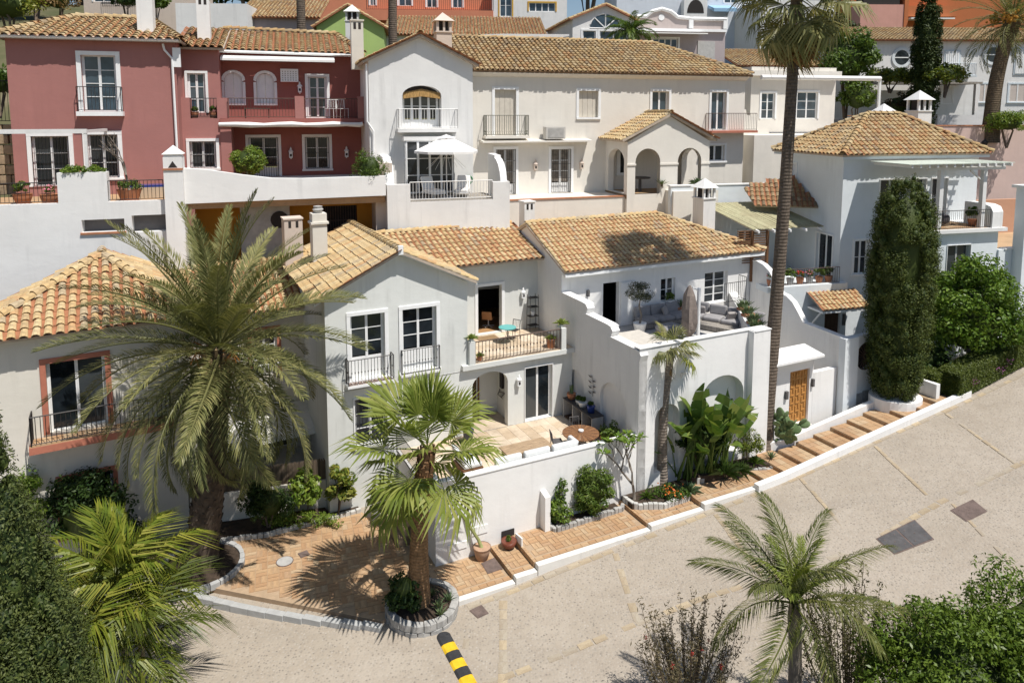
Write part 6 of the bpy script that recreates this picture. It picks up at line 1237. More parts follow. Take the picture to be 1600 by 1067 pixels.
# 7 date palm far right, 8 little palm behind the cream roof, 9 bare tall trunks
fp2 = thing('hill_date_palm', 'date palm with orange fruit on the hillside at upper right', 'palm tree', (34.9, 52.0, 11.4))
tr_, pts = palm_trunk(fp2, (34.9, 52.0, 11.4), (35.9, 52, 19.6), [(0, .62), (.2, .5), (.8, .42), (1, .55)], palm_bark('hill_trunk', (.16, .12, .08), 2.0), (-.35, 0), 12); fx = [frond_mesh(4.2, 46, .6, d, LEAF_DATE, .05, .3, .25, 80+s_) for s_, d in enumerate((.7, 1.1, 1.6))]; crown = Vector(pts[-1]); rs = random.Random(31)
for i in range(44): k_ = i/43; put_frond('frond', fx[min(2, int(k_*3))], fp2, crown+Vector((0, 0, .2-.4*k_)), i*2.3999, R(75-105*k_), rs.uniform(-.4, .4), rs.uniform(.85, 1.1))
for i in range(4): m = MB(); r2 = random.Random(i); c = crown+Vector((1.1*math.cos(i*1.5+4), 1.1*math.sin(i*1.5+4), .3)); [m.blob(tuple(c+Vector((r2.gauss(0, .22), r2.gauss(0, .22), r2.gauss(0, .22)))), (.1, .1, .1), 5, 3) for _ in range(40)]; m.tube([tuple(crown), tuple(c)], .03, 4); m.obj('fruit_cluster', paint('orange_dates', (.50, .24, .03), .6), fp2)
lp = thing('small_feather_palm', 'small drooping feather palm above the long cream roof', 'palm tree', (8.2, 50.5, 14.5)); tr_, pts = palm_trunk(lp, (8.2, 50.5, 14.5), (8.25, 50.5, 18.7), [(0, .2), (1, .14)], BARK, n=6); fl_ = [frond_mesh(2.2, 44, .5, d, LEAF_MID, .05, .2, .6, 90+s_) for s_, d in enumerate((1.2, 1.8))]
for i in range(26): k_ = i/25; put_frond('frond', fl_[i % 2], lp, Vector(pts[-1]), i*2.3999, R(70-80*k_), 0, 1)
for nm, x, y, lab in (('first', -14.3, 49.0, 'bare palm trunk above the red house roof, left of the green gable'), ('second', -8.2, 49.5, 'bare palm trunk rising right of the green gabled house')):
    q = thing('bare_palm', lab, 'palm tree', (x, y, 12.5)); tr_, pts = palm_trunk(q, (x, y, 12.5), (x+.1, y, 27), [(0, .33), (1, .26)], TRUNK_RING, n=10)
    for i in range(16): put_frond('fan_leaf', ft[i % 3], q, Vector(pts[-1]), i*2.3999, R(60-6*i), 0, 1)
# ---- columnar conifers
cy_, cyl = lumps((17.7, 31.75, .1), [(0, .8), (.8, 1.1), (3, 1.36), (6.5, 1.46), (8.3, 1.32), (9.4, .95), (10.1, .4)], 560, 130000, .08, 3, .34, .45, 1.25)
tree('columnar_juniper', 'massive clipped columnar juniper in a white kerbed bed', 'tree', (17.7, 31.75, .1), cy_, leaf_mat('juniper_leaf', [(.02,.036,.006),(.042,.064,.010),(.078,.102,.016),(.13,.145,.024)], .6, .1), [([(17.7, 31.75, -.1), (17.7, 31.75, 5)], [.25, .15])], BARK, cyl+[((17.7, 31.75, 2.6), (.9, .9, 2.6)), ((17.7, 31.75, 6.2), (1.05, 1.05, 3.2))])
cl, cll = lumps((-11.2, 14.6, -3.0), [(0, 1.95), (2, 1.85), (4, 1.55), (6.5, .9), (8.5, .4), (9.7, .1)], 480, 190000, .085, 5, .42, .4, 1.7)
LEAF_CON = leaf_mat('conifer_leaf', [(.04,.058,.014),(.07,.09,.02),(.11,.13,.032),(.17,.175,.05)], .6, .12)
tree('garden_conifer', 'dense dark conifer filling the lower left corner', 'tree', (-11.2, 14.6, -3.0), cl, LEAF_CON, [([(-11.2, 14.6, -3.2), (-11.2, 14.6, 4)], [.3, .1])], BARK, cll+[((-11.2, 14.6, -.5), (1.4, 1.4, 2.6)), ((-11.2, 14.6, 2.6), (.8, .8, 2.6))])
cz = column((31.0, 54, 11.8), [(0, .75), (2, 1.05), (6, 1.05), (9, .85), (11.2, .1)], 420, 26000, .2, 8, .34)
tree('pencil_cypress', 'tall dark pencil cypress at the top edge before the white long house', 'tree', (31.0, 54, 11.8), cz, LEAF_CYP, [([(31, 54, 11.4), (31, 54, 18)], [.2, .1])], BARK, [((31, 54, 16.5), (.75, .75, 5))])
# ---- trees and shrubs
def shrub(name, label, cat, base, r, h, n, size, mat, seed, nc=26, cs=.4, stems=3, aspect=.45, inner=True, group=None, extra=(), low=-.5):
    x, y, z = base; c = (x, y, z+h-r[2]); V = clumps(c, r, nc, n, size, seed, cs, low, aspect); rs = random.Random(seed)
    tr = [([(x, y, z-.1), (x+rs.uniform(-.3, .3)*r[0], y+rs.uniform(-.3, .3)*r[1], z+h*.45), (x+rs.uniform(-.6, .6)*r[0], y+rs.uniform(-.6, .6)*r[1], z+h*.8)], [.05*max(.5, r[0]), .035*max(.5, r[0]), .012]) for _ in range(stems)]
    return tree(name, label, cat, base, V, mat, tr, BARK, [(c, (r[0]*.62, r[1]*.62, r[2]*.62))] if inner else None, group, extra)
citrus = clumps((22.4, 33.6, 3.5), (2.6, 1.7, 2.7), 84, 17000, .20, 11, .27, -.95, .5)
tree('citrus_tree', 'bushy citrus tree with glossy yellow-green leaves at the right edge', 'tree', (22.3, 33.6, .6), citrus, LEAF_LIME, [([(22.3, 33.6, .4), (22.2, 33.6, 2), (21.6, 33.3, 4)], [.12, .09, .04]), ([(22.2, 33.6, 1.6), (23, 33.8, 4.2)], [.07, .03]), ([(22.2, 33.6, 1.8), (22.3, 33, 4.6)], [.06, .03])], BARK_GREY, [((22.4, 33.7, 3.3), (1.5, .9, 1.7))])
shrub('sucker_shrub', 'loose leafy shrub at the foot of the pale blue wall', 'shrub', (20.0, 33.4, .5), (1.1, .9, .9), 1.7, 2600, .16, LEAF_DK, 12)
# hedge
hg = thing('hedge', 'clipped green hedge with a few mauve flowers beside the uphill road', 'hedge', fpt(28, -7.0, .3)); hb = np.array(hg.location); V = []; rs_ = RS(4); m = MB()
def hedge_box(u0, u1, w0, w1, h, n, zf=None):
    U_ = rs_.uniform(u0, u1, n); W_ = rs_.uniform(w0, w1, n); Z_ = rs_.uniform(0, h, n); f = rs_.randint(0, 4, n)
    W_[f == 0] = w0+rs_.normal(0, .025, (f == 0).sum()); Z_[f == 1] = h+rs_.normal(0, .025, (f == 1).sum()); U_[f == 2] = u0+rs_.normal(0, .04, (f == 2).sum()); Z_[f == 3] = h+rs_.normal(0, .03, (f == 3).sum())
    P = np.array([fpt(a, b, zroad(a)+.1+c) for a, b, c in zip(U_, W_, Z_)]); Nn = np.zeros((n, 3)); Nn[:, 2] = .8; Nn[:, 1] = -.6; return leaves(P, Nn, .07, rs_, .6)
V.append(hedge_box(26.9, 34, -7.75, -6.7, 1.15, 46000)); V.append(hedge_box(26.3, 27.0, -6.9, -3.6, 1.0, 16000))
link('foliage', np_mesh('foliage', np.concatenate(V)-hb, 4, leaf_mat('hedge_leaf', [(.045,.07,.01),(.085,.115,.017),(.135,.16,.028),(.21,.20,.05)], .5)), None, hg)
for u0, u1, w0, w1, h in ((27.0, 34, -7.68, -6.75, 1.05), (26.4, 26.95, -6.85, -3.7, .9)):
    for i in range(6): a = u0+(u1-u0)*i/6; c = u0+(u1-u0)*(i+1)/6; m.prism([tuple(np.array(fpt(x, y, zroad(x)-.2))-hb) for x, y in ((a, w0), (c, w0), (c, w1), (a, w1))], (0, 0, h+.25))
m.obj('shade_core', LEAF_CYP, hg); fl = np.concatenate([np.array(fpt(u, -7.76, zroad(u)+z))+RS(i).normal(0, .10, (26, 3)) for i, (u, z) in enumerate(((27.7, .75), (27.9, .6), (29.6, .7), (30.4, .8), (29.9, .5)))]); link('flowers', np_mesh('flowers', leaves(fl-hb, np.tile([0, -1, .3], (len(fl), 1)), .07, rs_, .8), 4, leaf_mat('mauve_flower', [(.25,.07,.2),(.4,.15,.32)], .6)), None, hg)['kind'] = 'stuff'  # dark core added inside the hedge, darkness put into its colour
hw = MB(); fprism(hw, [(26.0, -7.2), (26.25, -7.2), (26.25, -3.5), (26.0, -3.5)], -.6, .75); tag(hw.obj('hedge_wall', PURE), 'low white wall at the foot of the clipped hedge', 'wall')
jp = MB(); jp.prism([(17.75+1.15*math.cos(a), 31.75+1.0*math.sin(a), -.7) for a in [2*math.pi*i/20 for i in range(20)]], (0, 0, .8)); tag(jp.obj('juniper_bed', PURE), 'white rounded planting bed under the columnar juniper', 'planter')
# foreground bushes
PEPPER = leaf_mat('pepper_leaf', [(.06,.105,.012),(.105,.165,.02),(.16,.225,.035),(.24,.29,.06)], .4, .3)
V = np.concatenate([clumps((10.0, 14.6, .85), (2.3, 1.5, 1.3), 80, 20000, .115, 21, .26, -.5, .4), clumps((12.3, 15.2, 1.2), (1.9, 1.5, 1.5), 50, 12000, .115, 22, .28, -.5, .4), clumps((8.6, 14.9, .35), (.8, .8, .8), 16, 2500, .11, 23, .4)])
tree('foreground_bush', 'lush bright green bush filling the lower right corner', 'bush', (10.0, 14.6, -3.0), V, PEPPER, [([(10, 14.6, -3.1), (10, 14.6, 0), (9.4, 14.5, 1.2)], [.1, .07, .02]), ([(10, 14.6, -1), (11.5, 15, 1.0)], [.07, .02])], BARK, [((10.2, 14.8, .4), (1.4, 1.0, .8)), ((12.4, 15.3, .7), (1.2, 1, .9))])
def sparse_bush(name, label, base, n, spread, h, mat, seed, leaf, per, flowers=None, bark=None):
    rs = random.Random(seed); r2 = RS(seed); t = thing(name, label, 'bush', base); m = MB(); P = []; D_ = []; tips = []
    for i in range(n):
        az = rs.uniform(0, 6.28); r = spread*math.sqrt(rs.random()); e = Vector((r*math.cos(az), r*math.sin(az), h*rs.uniform(.55, 1))); a = Vector((e.x*.3, e.y*.3, h*.25)); k_ = Vector((e.x*.75, e.y*.75, e.z*.65)); m.tube([(0, 0, -.1), a, k_, e], [.03, .02, .012, .005], 4, False); tips.append(e)
        for j in range(per):
            q = k_.lerp(e, rs.random()*1.15) if rs.random() < .75 else a.lerp(k_, rs.random()); P.append(q+Vector((rs.gauss(0, .06), rs.gauss(0, .06), rs.gauss(0, .06))))
    m.obj('branches', bark or BARK, t); P = np.array([tuple(p) for p in P]); link('leaves', np_mesh('leaves', leaves(P, np.tile([0, 0, .6], (len(P), 1)), leaf, r2, .22, 1.2), 4, mat), None, t)
    if flowers:
        for i in range(flowers):
            m = MB(); c = tips[i*3]; [m.tube([tuple(c+Vector((0, 0, .015*j))), tuple(c+Vector((rs.gauss(0, .03), rs.gauss(0, .03), .015*j+.015)))], .005, 3, False) for j in range(7) for _ in range(4)]; m.obj('flower', FLOWER_RED, t)
    return t
sparse_bush('bottlebrush_bush', 'wispy bottlebrush bush with red flowers at the bottom edge', (4.5, 16.6, -2.9), 60, 1.35, 3.7, LEAF_BROWN, 31, .12, 95, 7)
sparse_bush('dry_shrub', 'straggly olive-brown shrub between the feather palm and the green bush', (8.4, 16.2, -2.9), 60, 1.5, 4.4, leaf_mat('dry_olive', [(.07,.075,.028),(.12,.115,.045),(.19,.17,.08)], .6), 32, .13, 100)
# bank below the road where those plants grow
bk = MB(); bk.add([fpt(u, w, z+zroad(u)*.5+1.2) for u in (-60, 0, 10, 20, 34, 60) for w, z in ((-15.2, -2.6), (-18, -3.4), (-40, -7.5))], [(i*3+j, i*3+3+j, i*3+4+j, i*3+1+j) for i in range(5) for j in range(2)]); tag(bk.obj('planted_bank', SOIL), kind='structure')
# beds along the patio wall
bd = MB(); fprism(bd, [(6.9, -5.45), (9.9, -5.35), (9.9, -4.97), (6.9, -4.97)], -2.3, -1.98); fprism(bd, [(10.2, -5.75), (11.6, -6.1), (13.1, -5.7), (13.2, -5.02), (10.2, -5.02)], -2.2, -1.75); fprism(bd, [(13.2, -5.6), (17.4, -6.2), (18.9, -5.6), (18.9, -4.8), (17.45, -5.35), (13.2, -5.02)], -1.9, -1.45); tag(bd.obj('planting_bed', SOIL), kind='structure')
def edging(pts, z, n, mat, parent_label, h=.22):
    t = thing('stone_edging', parent_label, 'edging', fpt(*pts[0], z)); L = [math.dist(a, b) for a, b in zip(pts, pts[1:])]; tot = sum(L); rs = random.Random(n)
    for i in range(n):
        def at(d):
            for (a, b), l in zip(zip(pts, pts[1:]), L):
                if d <= l+1e-9: return (a[0]+(b[0]-a[0])*d/l, a[1]+(b[1]-a[1])*d/l)
                d -= l
            return pts[-1]
        p = at(tot*(i+.04)/n); q = at(tot*(i+.96)/n); dx, dy = q[0]-p[0], q[1]-p[1]; l = math.hypot(dx, dy); nx, ny = -dy/l*.075, dx/l*.075; m = MB(); fprism(m, [(p[0]-nx, p[1]-ny), (q[0]-nx, q[1]-ny), (q[0]+nx, q[1]+ny), (p[0]+nx, p[1]+ny)], z-.2, z+h*rs.uniform(.8, 1.1)); child_w(m, 'edging_stone', mat, t, bevel=.02)
edging([(6.9, -5.05), (6.95, -5.5), (9.95, -5.42), (10.15, -5.2)], -2.1, 22, STONE, 'grey cobble edging of the bed with the round shrub', .2)
edging([(10.25, -5.1), (10.3, -5.75), (11.3, -6.2), (12.6, -6.15), (13.2, -5.6)], -1.95, 20, PALESTONE, 'grey stone edging around the foot of the slender young palm', .24)
edging([(13.4, -5.6), (15.2, -5.65), (16.6, -6.2), (17.6, -6.3)], -1.76, 22, STONE, 'rough stone edging below the banana-like plants', .24)
edging([(-4.4, .15), (-2.4, -.35), (-.2, -.3), (1.15, -.25)], -2.56, 26, PALESTONE, 'pale stone edging of the courtyard shrub bed', .16)
b5 = MB(); fprism(b5, [(-4.8, .2), (-2.4, -.3), (1.1, -.2), (1.1, 0), (-.03, .0), (-.1, .5), (-4.8, 1.4)], -2.8, -2.44); tag(b5.obj('courtyard_bed', SOIL), kind='structure')
P_ = lambda u, w, z: fpt(u, w, z)
shrub('round_shrub', 'rounded bright green shrub against the patio wall', 'shrub', P_(8.75, -5.25, -2.0), (.8, .5, 1.05), 2.1, 5200, .14, LEAF_MID, 41, aspect=.3, low=-1, nc=40, cs=.36)
shrub('low_shrub', 'small feathery shrub beside the low white pier', 'shrub', P_(7.2, -5.2, -2.0), (.5, .35, .4), .9, 1400, .11, LEAF_LIME, 42, low=-1); shrub('thin_shrub', 'thin upright grey-green shrub behind the low feathery shrub', 'shrub', P_(7.45, -5.1, -2.0), (.22, .2, .8), 1.7, 500, .12, LEAF_MID, 43, inner=False, nc=14)
# frangipani
fg = thing('frangipani', 'bare-limbed frangipani tree with leaf tufts in front of the patio wall', 'tree', P_(10.5, -5.45, -1.8)); m = MB(); rs = random.Random(6); tips = []
def limb(p, d, l, r, depth):
    q = p+d*l; m.tube([tuple(p), tuple(p.lerp(q, .5)+Vector((rs.uniform(-.04, .04), rs.uniform(-.04, .04), 0))), tuple(q)], [r, r*.85, r*.75], 6)
    if depth == 0: tips.append((q, d)); return
    for k_ in range(2 if depth != 2 else 3):
        a = Vector((rs.uniform(-1, 1), rs.uniform(-.7, .7), rs.uniform(.1, .6))); limb(q, (d*.75+a*.75).normalized(), l*rs.uniform(.7, .95), r*.68, depth-1)
limb(Vector((0, 0, -.1)), Vector((-.1, 0, 1)), .75, .07, 4); m.obj('branches', BARK_GREY, fg, True); V = []
r2 = RS(6)
for q, d in tips:
    n = 9; az = r2.uniform(0, 6.28, n); dd = np.stack([np.cos(az), np.sin(az), r2.uniform(.1, .9, n)], 1); dd /= np.linalg.norm(dd, axis=1)[:, None]; L = r2.uniform(.2, .34, (n, 1)); s_ = np.stack([-np.sin(az), np.cos(az), np.zeros(n)], 1)*.045; q = np.array(q)
    V.append(np.stack([np.tile(q, (n, 1)), q+dd*L*.55+s_, q+dd*L-np.array([0, 0, .05]), q+dd*L*.55-s_], 1).reshape(-1, 3))
link('leaves', np_mesh('leaves', np.concatenate(V), 4, LEAF_LIME), None, fg)
# banana-like strelitzia: each leaf a part
def paddle(L, W, droop, mat, seed):
    rs = random.Random(seed); m = MB(); n = 10; st = L*.55; pts = []; x = z = 0
    for i in range(n+1): t = i/n; th = R(86)-droop*t*t; pts.append(Vector((x, 0, z))); x += L*2/n*math.cos(th)*.5; z += L*2/n*math.sin(th)*.5
    m.tube(pts[:6], [.035, .03, .028, .025, .02, .018], 5, False)
    for i in range(5, n):
        a, b = pts[i], pts[i+1]; w0 = W*math.sin(math.pi*((i-5)/5*.88+.08))**.7; w1 = W*math.sin(math.pi*((i-4)/5*.88+.08))**.7 if i < n-1 else .01
        for sg in (-1, 1):
            if rs.random() < .9: m.add([tuple(a), tuple(b), (b.x-.05, sg*w1, b.z+.12*w1-rs.uniform(0, .03)), (a.x-.05, sg*w0, a.z+.12*w0)], [(0, 1, 2, 3)])
    me = m.mesh('paddle_leaf'); me.materials.append(mat); return me
SG = leaf_mat('strelitzia_leaf', [(.04,.085,.015),(.075,.135,.025),(.14,.20,.04),(.22,.25,.06)], .5, .3); sg_ = [paddle(2.1, .21, d, SG, i) for i, d in enumerate((.3, .7, 1.1, 1.6))]
for nm, (u, w, z), n, lab, s0 in (('giant_strelitzia', (14.0, -5.45, -1.5), 20, 'large banana-like plant with upright paddle leaves by the white wall', 1.95), ('giant_strelitzia', (13.1, -5.3, -1.6), 13, 'lower banana-like plant with drooping leaves behind the young palm', 1.75), ('giant_strelitzia', (14.9, -5.6, -1.5), 10, 'banana-like plant with arching leaves right of the tallest one', 1.6)):
    t = thing(nm, lab, 'plant', P_(u, w, z), group='banana-like plants by the terrace wall'); rs = random.Random(int(u*10))
    for i in range(n): az = i*2.3999+rs.uniform(-.3, .3); put_frond('paddle_leaf', sg_[min(3, int(i/n*4))], t, Vector((rs.uniform(-.35, .35), rs.uniform(-.15, .2), 0)), az, -rs.uniform(0, .45)*i/n, rs.uniform(-.3, .3), s0*rs.uniform(.55, 1.1))
# agaves and rosette plants
def rosette(n, L, W, mat, seed, up=.5, cur=.3):
    rs = random.Random(seed); m = MB()
    for i in range(n):
        k_ = i/n; az = i*2.3999; el = R(80-75*k_*(1-up*.3)+rs.uniform(-6, 6)); l = L*rs.uniform(.8, 1.1)*(.6+.4*k_); d = Vector((math.cos(az)*math.cos(el), math.sin(az)*math.cos(el), math.sin(el))); s = Vector((-math.sin(az), math.cos(az), 0)); c = d*.05; b = d*l*.5+Vector((0, 0, .05*l)); e = d*l-Vector((0, 0, cur*l*k_))
        m.add([tuple(c+s*W*.35), tuple(c-s*W*.35), tuple(b-s*W*.5), tuple(e), tuple(b+s*W*.5)], [(0, 1, 2, 3, 4)])
    me = m.mesh('rosette'); me.materials.append(mat); return me
AG = leaf_mat('agave_leaf', [(.06,.10,.05),(.10,.15,.07),(.17,.22,.09)], .5, .15); AGY = leaf_mat('lime_rosette', [(.14,.20,.04),(.22,.28,.06),(.30,.34,.10)], .5, .2); CYC = leaf_mat('cycad_leaf', [(.03,.06,.012),(.055,.10,.02),(.09,.14,.03)], .4, .1)
ros = {'ag': rosette(34, .62, .09, AG, 1), 'lime': rosette(30, .42, .10, AGY, 2), 'cyc': rosette(60, .85, .035, CYC, 3), 'spike': rosette(22, .5, .05, AG, 4, 1.0, .05), 'dark': rosette(36, .55, .07, LEAF_MID, 5)}
def rplant(kind, pos, s, label, name='agave', cat='plant', group=None):
    t = thing(name, label, cat, pos, group=group); o = link('leaf_rosette', ros[kind], None, t); o.scale = (s,)*3; o.rotation_euler = (0, 0, pos[0]*3 % 6); m = MB(); m.lathe([(.05*s, -.08), (.06*s, .03), (.03*s, .08)], (0, 0, 0), 6); m.obj('stem', BARK, t); return t
rplant('ag', P_(12.75, -6.0, -1.72), 1.1, 'blue-green agave in the stone-edged bed at the pavement corner'); rplant('ag', P_(12.2, -5.9, -1.72), .9, 'blue-green agave just left of the corner agave'); rplant('cyc', P_(14.6, -6.0, -1.45), 1.15, 'dark cycad spreading below the tallest banana-like plant', 'cycad'); rplant('cyc', P_(15.3, -6.1, -1.45), .9, 'smaller dark cycad beside the spreading one', 'cycad'); rplant('dark', P_(16.3, -5.9, -1.4), 1.0, 'dark spiky rosette between the yellow bush and the cactus', 'spiky_plant'); rplant('dark', P_(11.0, -5.6, -1.72), .8, 'dark green rosette left of the young palm', 'spiky_plant'); rplant('spike', P_(17.2, -5.9, -1.4), 1.0, 'spiky aloe at the foot of the tall palm', 'aloe')
shrub('yellow_bush', 'yellow-green feathery bush right of the banana-like plants', 'shrub', P_(16.1, -5.7, -1.5), (.6, .45, .6), 1.5, 1500, .13, LEAF_YEL, 45, aspect=.25, inner=False); shrub('flowering_groundcover', 'low green ground cover with orange and red flowers under the young palm', 'shrub', P_(11.9, -5.8, -1.8), (.85, .4, .25), .45, 1500, .09, LEAF_MID, 46, inner=False, extra=[('flowers', leaves(np.array(P_(11.8, -6.0, -1.42))+RS(2).normal(0, .22, (40, 3))*np.array([1, 1, .25]), np.tile([0, -.5, 1], (40, 1)), .08, RS(3), .9), leaf_mat('orange_flower', [(.6,.12,.02),(.7,.25,.03)], .5))])
shrub('dark_backing_shrub', 'dark leafy shrub filling the gap under the drooping leaves', 'shrub', P_(14.0, -5.2, -1.6), (1.2, .35, .9), 2.2, 2600, .2, LEAF_DK, 47)
# prickly pear
pp = thing('prickly_pear', 'prickly pear cactus with flat round pads beside the carved gate', 'cactus', P_(18.45, -5.45, -1.2)); rs = random.Random(9); PAD = paint('cactus_pad', (.13, .19, .08), .6, .2, .3); bm_ = MB(); bm_.blob((0, 0, 0), (.5, .12, .5), 10, 7); pme = bm_.mesh('pad', True); pme.materials.append(PAD)
tips = [(Vector((0, 0, 0)), Vector((0, 0, 1)))]
for i in range(60):
    p, d = tips[rs.randrange(len(tips))]; d2 = (d+Vector((rs.uniform(-.9, .9), rs.uniform(-.6, .4), rs.uniform(.0, .6)))).normalized(); l = rs.uniform(.34, .5); c = p+d2*l*.48
    if c.z > 2.4 or abs(c.x) > .75 or abs(c.y) > .5: continue
    o = link('pad', pme, None, pp); x_ = d2.cross(Vector((0, 1, 0))).normalized(); y_ = d2.cross(x_); o.matrix_local = Matrix.Translation(c) @ Matrix(((x_.x, y_.x, d2.x, 0), (x_.y, y_.y, d2.y, 0), (x_.z, y_.z, d2.z, 0), (0, 0, 0, 1))) @ Matrix.Rotation(rs.uniform(-.9, .9), 4, 'Z') @ Matrix.Diagonal((l*.75, l*.9, l, 1)); tips.append((p+d2*l*.9, d2)); tips.append((Vector((rs.uniform(-.3, .3), 0, 0)), Vector((0, 0, 1)))) if i % 9 == 0 else None
# courtyard bed shrubs
shrub('dark_oleander', 'dark glossy shrub nearest the date palm in the courtyard bed', 'shrub', P_(-2.3, .05, -2.5), (.95, .55, .85), 1.9, 3200, .15, LEAF_DK, 51, aspect=.3); shrub('pale_loquat', 'tall pale green broad-leaved shrub in the middle of the courtyard bed', 'shrub', P_(-.9, .1, -2.5), (.55, .4, .95), 2.1, 900, .24, LEAF_LIME, 52, inner=False, nc=18); shrub('second_loquat', 'pale broad-leaved shrub with yellowing leaves by the gabled house corner', 'shrub', P_(.25, -.25, -2.5), (.6, .35, .95), 2.1, 900, .24, leaf_mat('yellowing_leaf', [(.07,.12,.02),(.13,.18,.03),(.24,.24,.04),(.42,.34,.05)], .45), 53, inner=False, nc=18); shrub('bed_groundcover', 'bright green ground cover along the courtyard bed edging', 'shrub', P_(-1.2, -.2, -2.5), (1.9, .25, .25), .45, 2600, .10, LEAF_LIME, 54, inner=False, nc=36, cs=.28)
shrub('climber', 'dark leafy climber against the cream house beside the conifer', 'shrub', xf(LF, -.3, -.5, -.2), (1.5, .5, 1.6), 3.5, 6000, .15, LEAF_DK, 55); shrub('bright_climber', 'brighter green climbing plant at the edge of the cream house wall', 'shrub', xf(LF, -1.9, -.4, -.2), (.35, .3, 1.8), 4.3, 1600, .12, LEAF_LIME, 56, inner=False); shrub('shade_bush', 'shaded bush with small leaves below the cream house balcony', 'shrub', xf(LF, .7, -1.1, -.2), (1.2, .7, .8), 1.8, 3000, .12, LEAF_DK, 57); shrub('bedding_fern', 'low fern-like bush at the foot of the lower left conifer', 'shrub', xf(LF, -.6, -2.2, -.4), (1.3, .8, .6), 1.3, 3000, .12, LEAF_MID, 58)
iv = thing('ivy_hedge', 'dark ivy bush inside the stone planter of the fan palm', 'bush', (-3.35, 20.75, -2.3)); link('foliage', np_mesh('foliage', clumps((0, 0, .55), (.5, .45, .7), 20, 2600, .12, 61, .4, -.8, .6), 4, LEAF_DK), None, iv); m = MB(); m.blob((0, 0, .5), (.35, .3, .5), 8, 6); m.obj('shade_core', LEAF_CYP, iv)  # dark core added inside the ivy for inner shade
gc = thing('planter_grass', 'tufts of dark grass inside the fan palm planter', 'plant', (-2.3, 20.75, -2.3)); [put_frond('tuft', ros['spike'], gc, Vector((x, y, 0)), x*7, 0, 0, .8) for x, y in ((0, 0), (.3, .3), (.1, -.35), (-.25, .55))]
# hillside trees
def hill(name, label, px, py, D, r, n, size, mat, seed, zb=None):
    x = (px-800)*D/1111; z = zpx(py, D); shrub(name, label, 'tree', (x, D, z-r[2]*2.0), r, r[2]*3.0, n, size, mat, seed, nc=34, cs=.34)
hill('broadleaf_tree', 'dense green tree behind the penthouse awning post', 1318, 95, 54, (2.1, 1.8, 2.6), 4200, .3, LEAF_MID, 71); hill('broadleaf_tree', 'lower bushy green tree at the penthouse terrace end', 1335, 150, 53, (1.3, 1.2, 1.6), 2200, .26, LEAF_MID, 72); hill('shade_tree', 'dark rounded tree behind the tall palm crown', 1290, 60, 66, (2.4, 2, 2.2), 3000, .35, LEAF_DK, 73)
hill('vine_canopy', 'yellow-green vine spreading over the pergola beam', 1385, 122, 56, (2.6, 1.2, .55), 2600, .25, LEAF_YEL, 74); hill('vine_tree', 'gnarled vine with yellow-green leaves beside the pencil cypress', 1470, 118, 53.5, (1.9, 1.2, .8), 2200, .24, LEAF_YEL, 75); hill('bougainvillea', 'dark bougainvillea with red flowers against the white wall', 1400, 165, 55, (1.6, .6, 1.0), 1600, .18, leaf_mat('bougain', [(.02,.03,.01),(.05,.04,.02),(.12,.03,.03)], .5), 76)
hill('clipped_hedge_block', 'boxy clipped green hedge beside the hillside date palm', 1572, 192, 51, (1.7, 1.0, .85), 3200, .16, LEAF_LIME, 77)
for i, (px, py, D, r, mt, lab) in enumerate(((-10, -10, 70, 3.4, LEAF_DK, 'dark tree at the very top left corner'), (70, -25, 72, 3.0, LEAF_MID, 'tree crown cut by the top edge above the red roof'), (5, 130, 44, 1.3, LEAF_MID, 'bush beside the red house at the left edge'), (30, 10, 62, 2.6, LEAF_YEL, 'yellow-green bush at the top left corner'), (105, 4, 66, 1.7, LEAF_DRY, 'dry brownish palm bush above the red roof'), (210, 2, 68, 1.5, LEAF_DK, 'dark green bush above the red roof, near the chimney'), (255, 8, 66, 1.2, LEAF_MID, 'mid-green bush between chimney and white block'))): hill('hill_bush', lab, px, py, D, (r, r, r*.8), 1800, .3, mt, 80+i)
for i in range(13):
    px = 20+i*128; D = 108+(i % 3)*6; shrub('hillside_tree', ('far tree beyond the '+('bushes at the top left corner', 'red roof', 'white block house', 'grey tiled house', 'green gable', 'salmon balcony house', 'ochre trimmed house', 'blue glass gable', 'mauve parapet', 'tall palm crown', 'orange apartments', 'white long house', 'hillside date palm')[i]), 'tree', ((px-800)*D/1111, D, zpx(20, D)-4), (8, 4, 5), 12+(i*7 % 5), 2200, .9, (LEAF_DK, LEAF_MID, LEAF_CYP)[i % 3], 100+i, nc=24, group='trees on the far hillside')
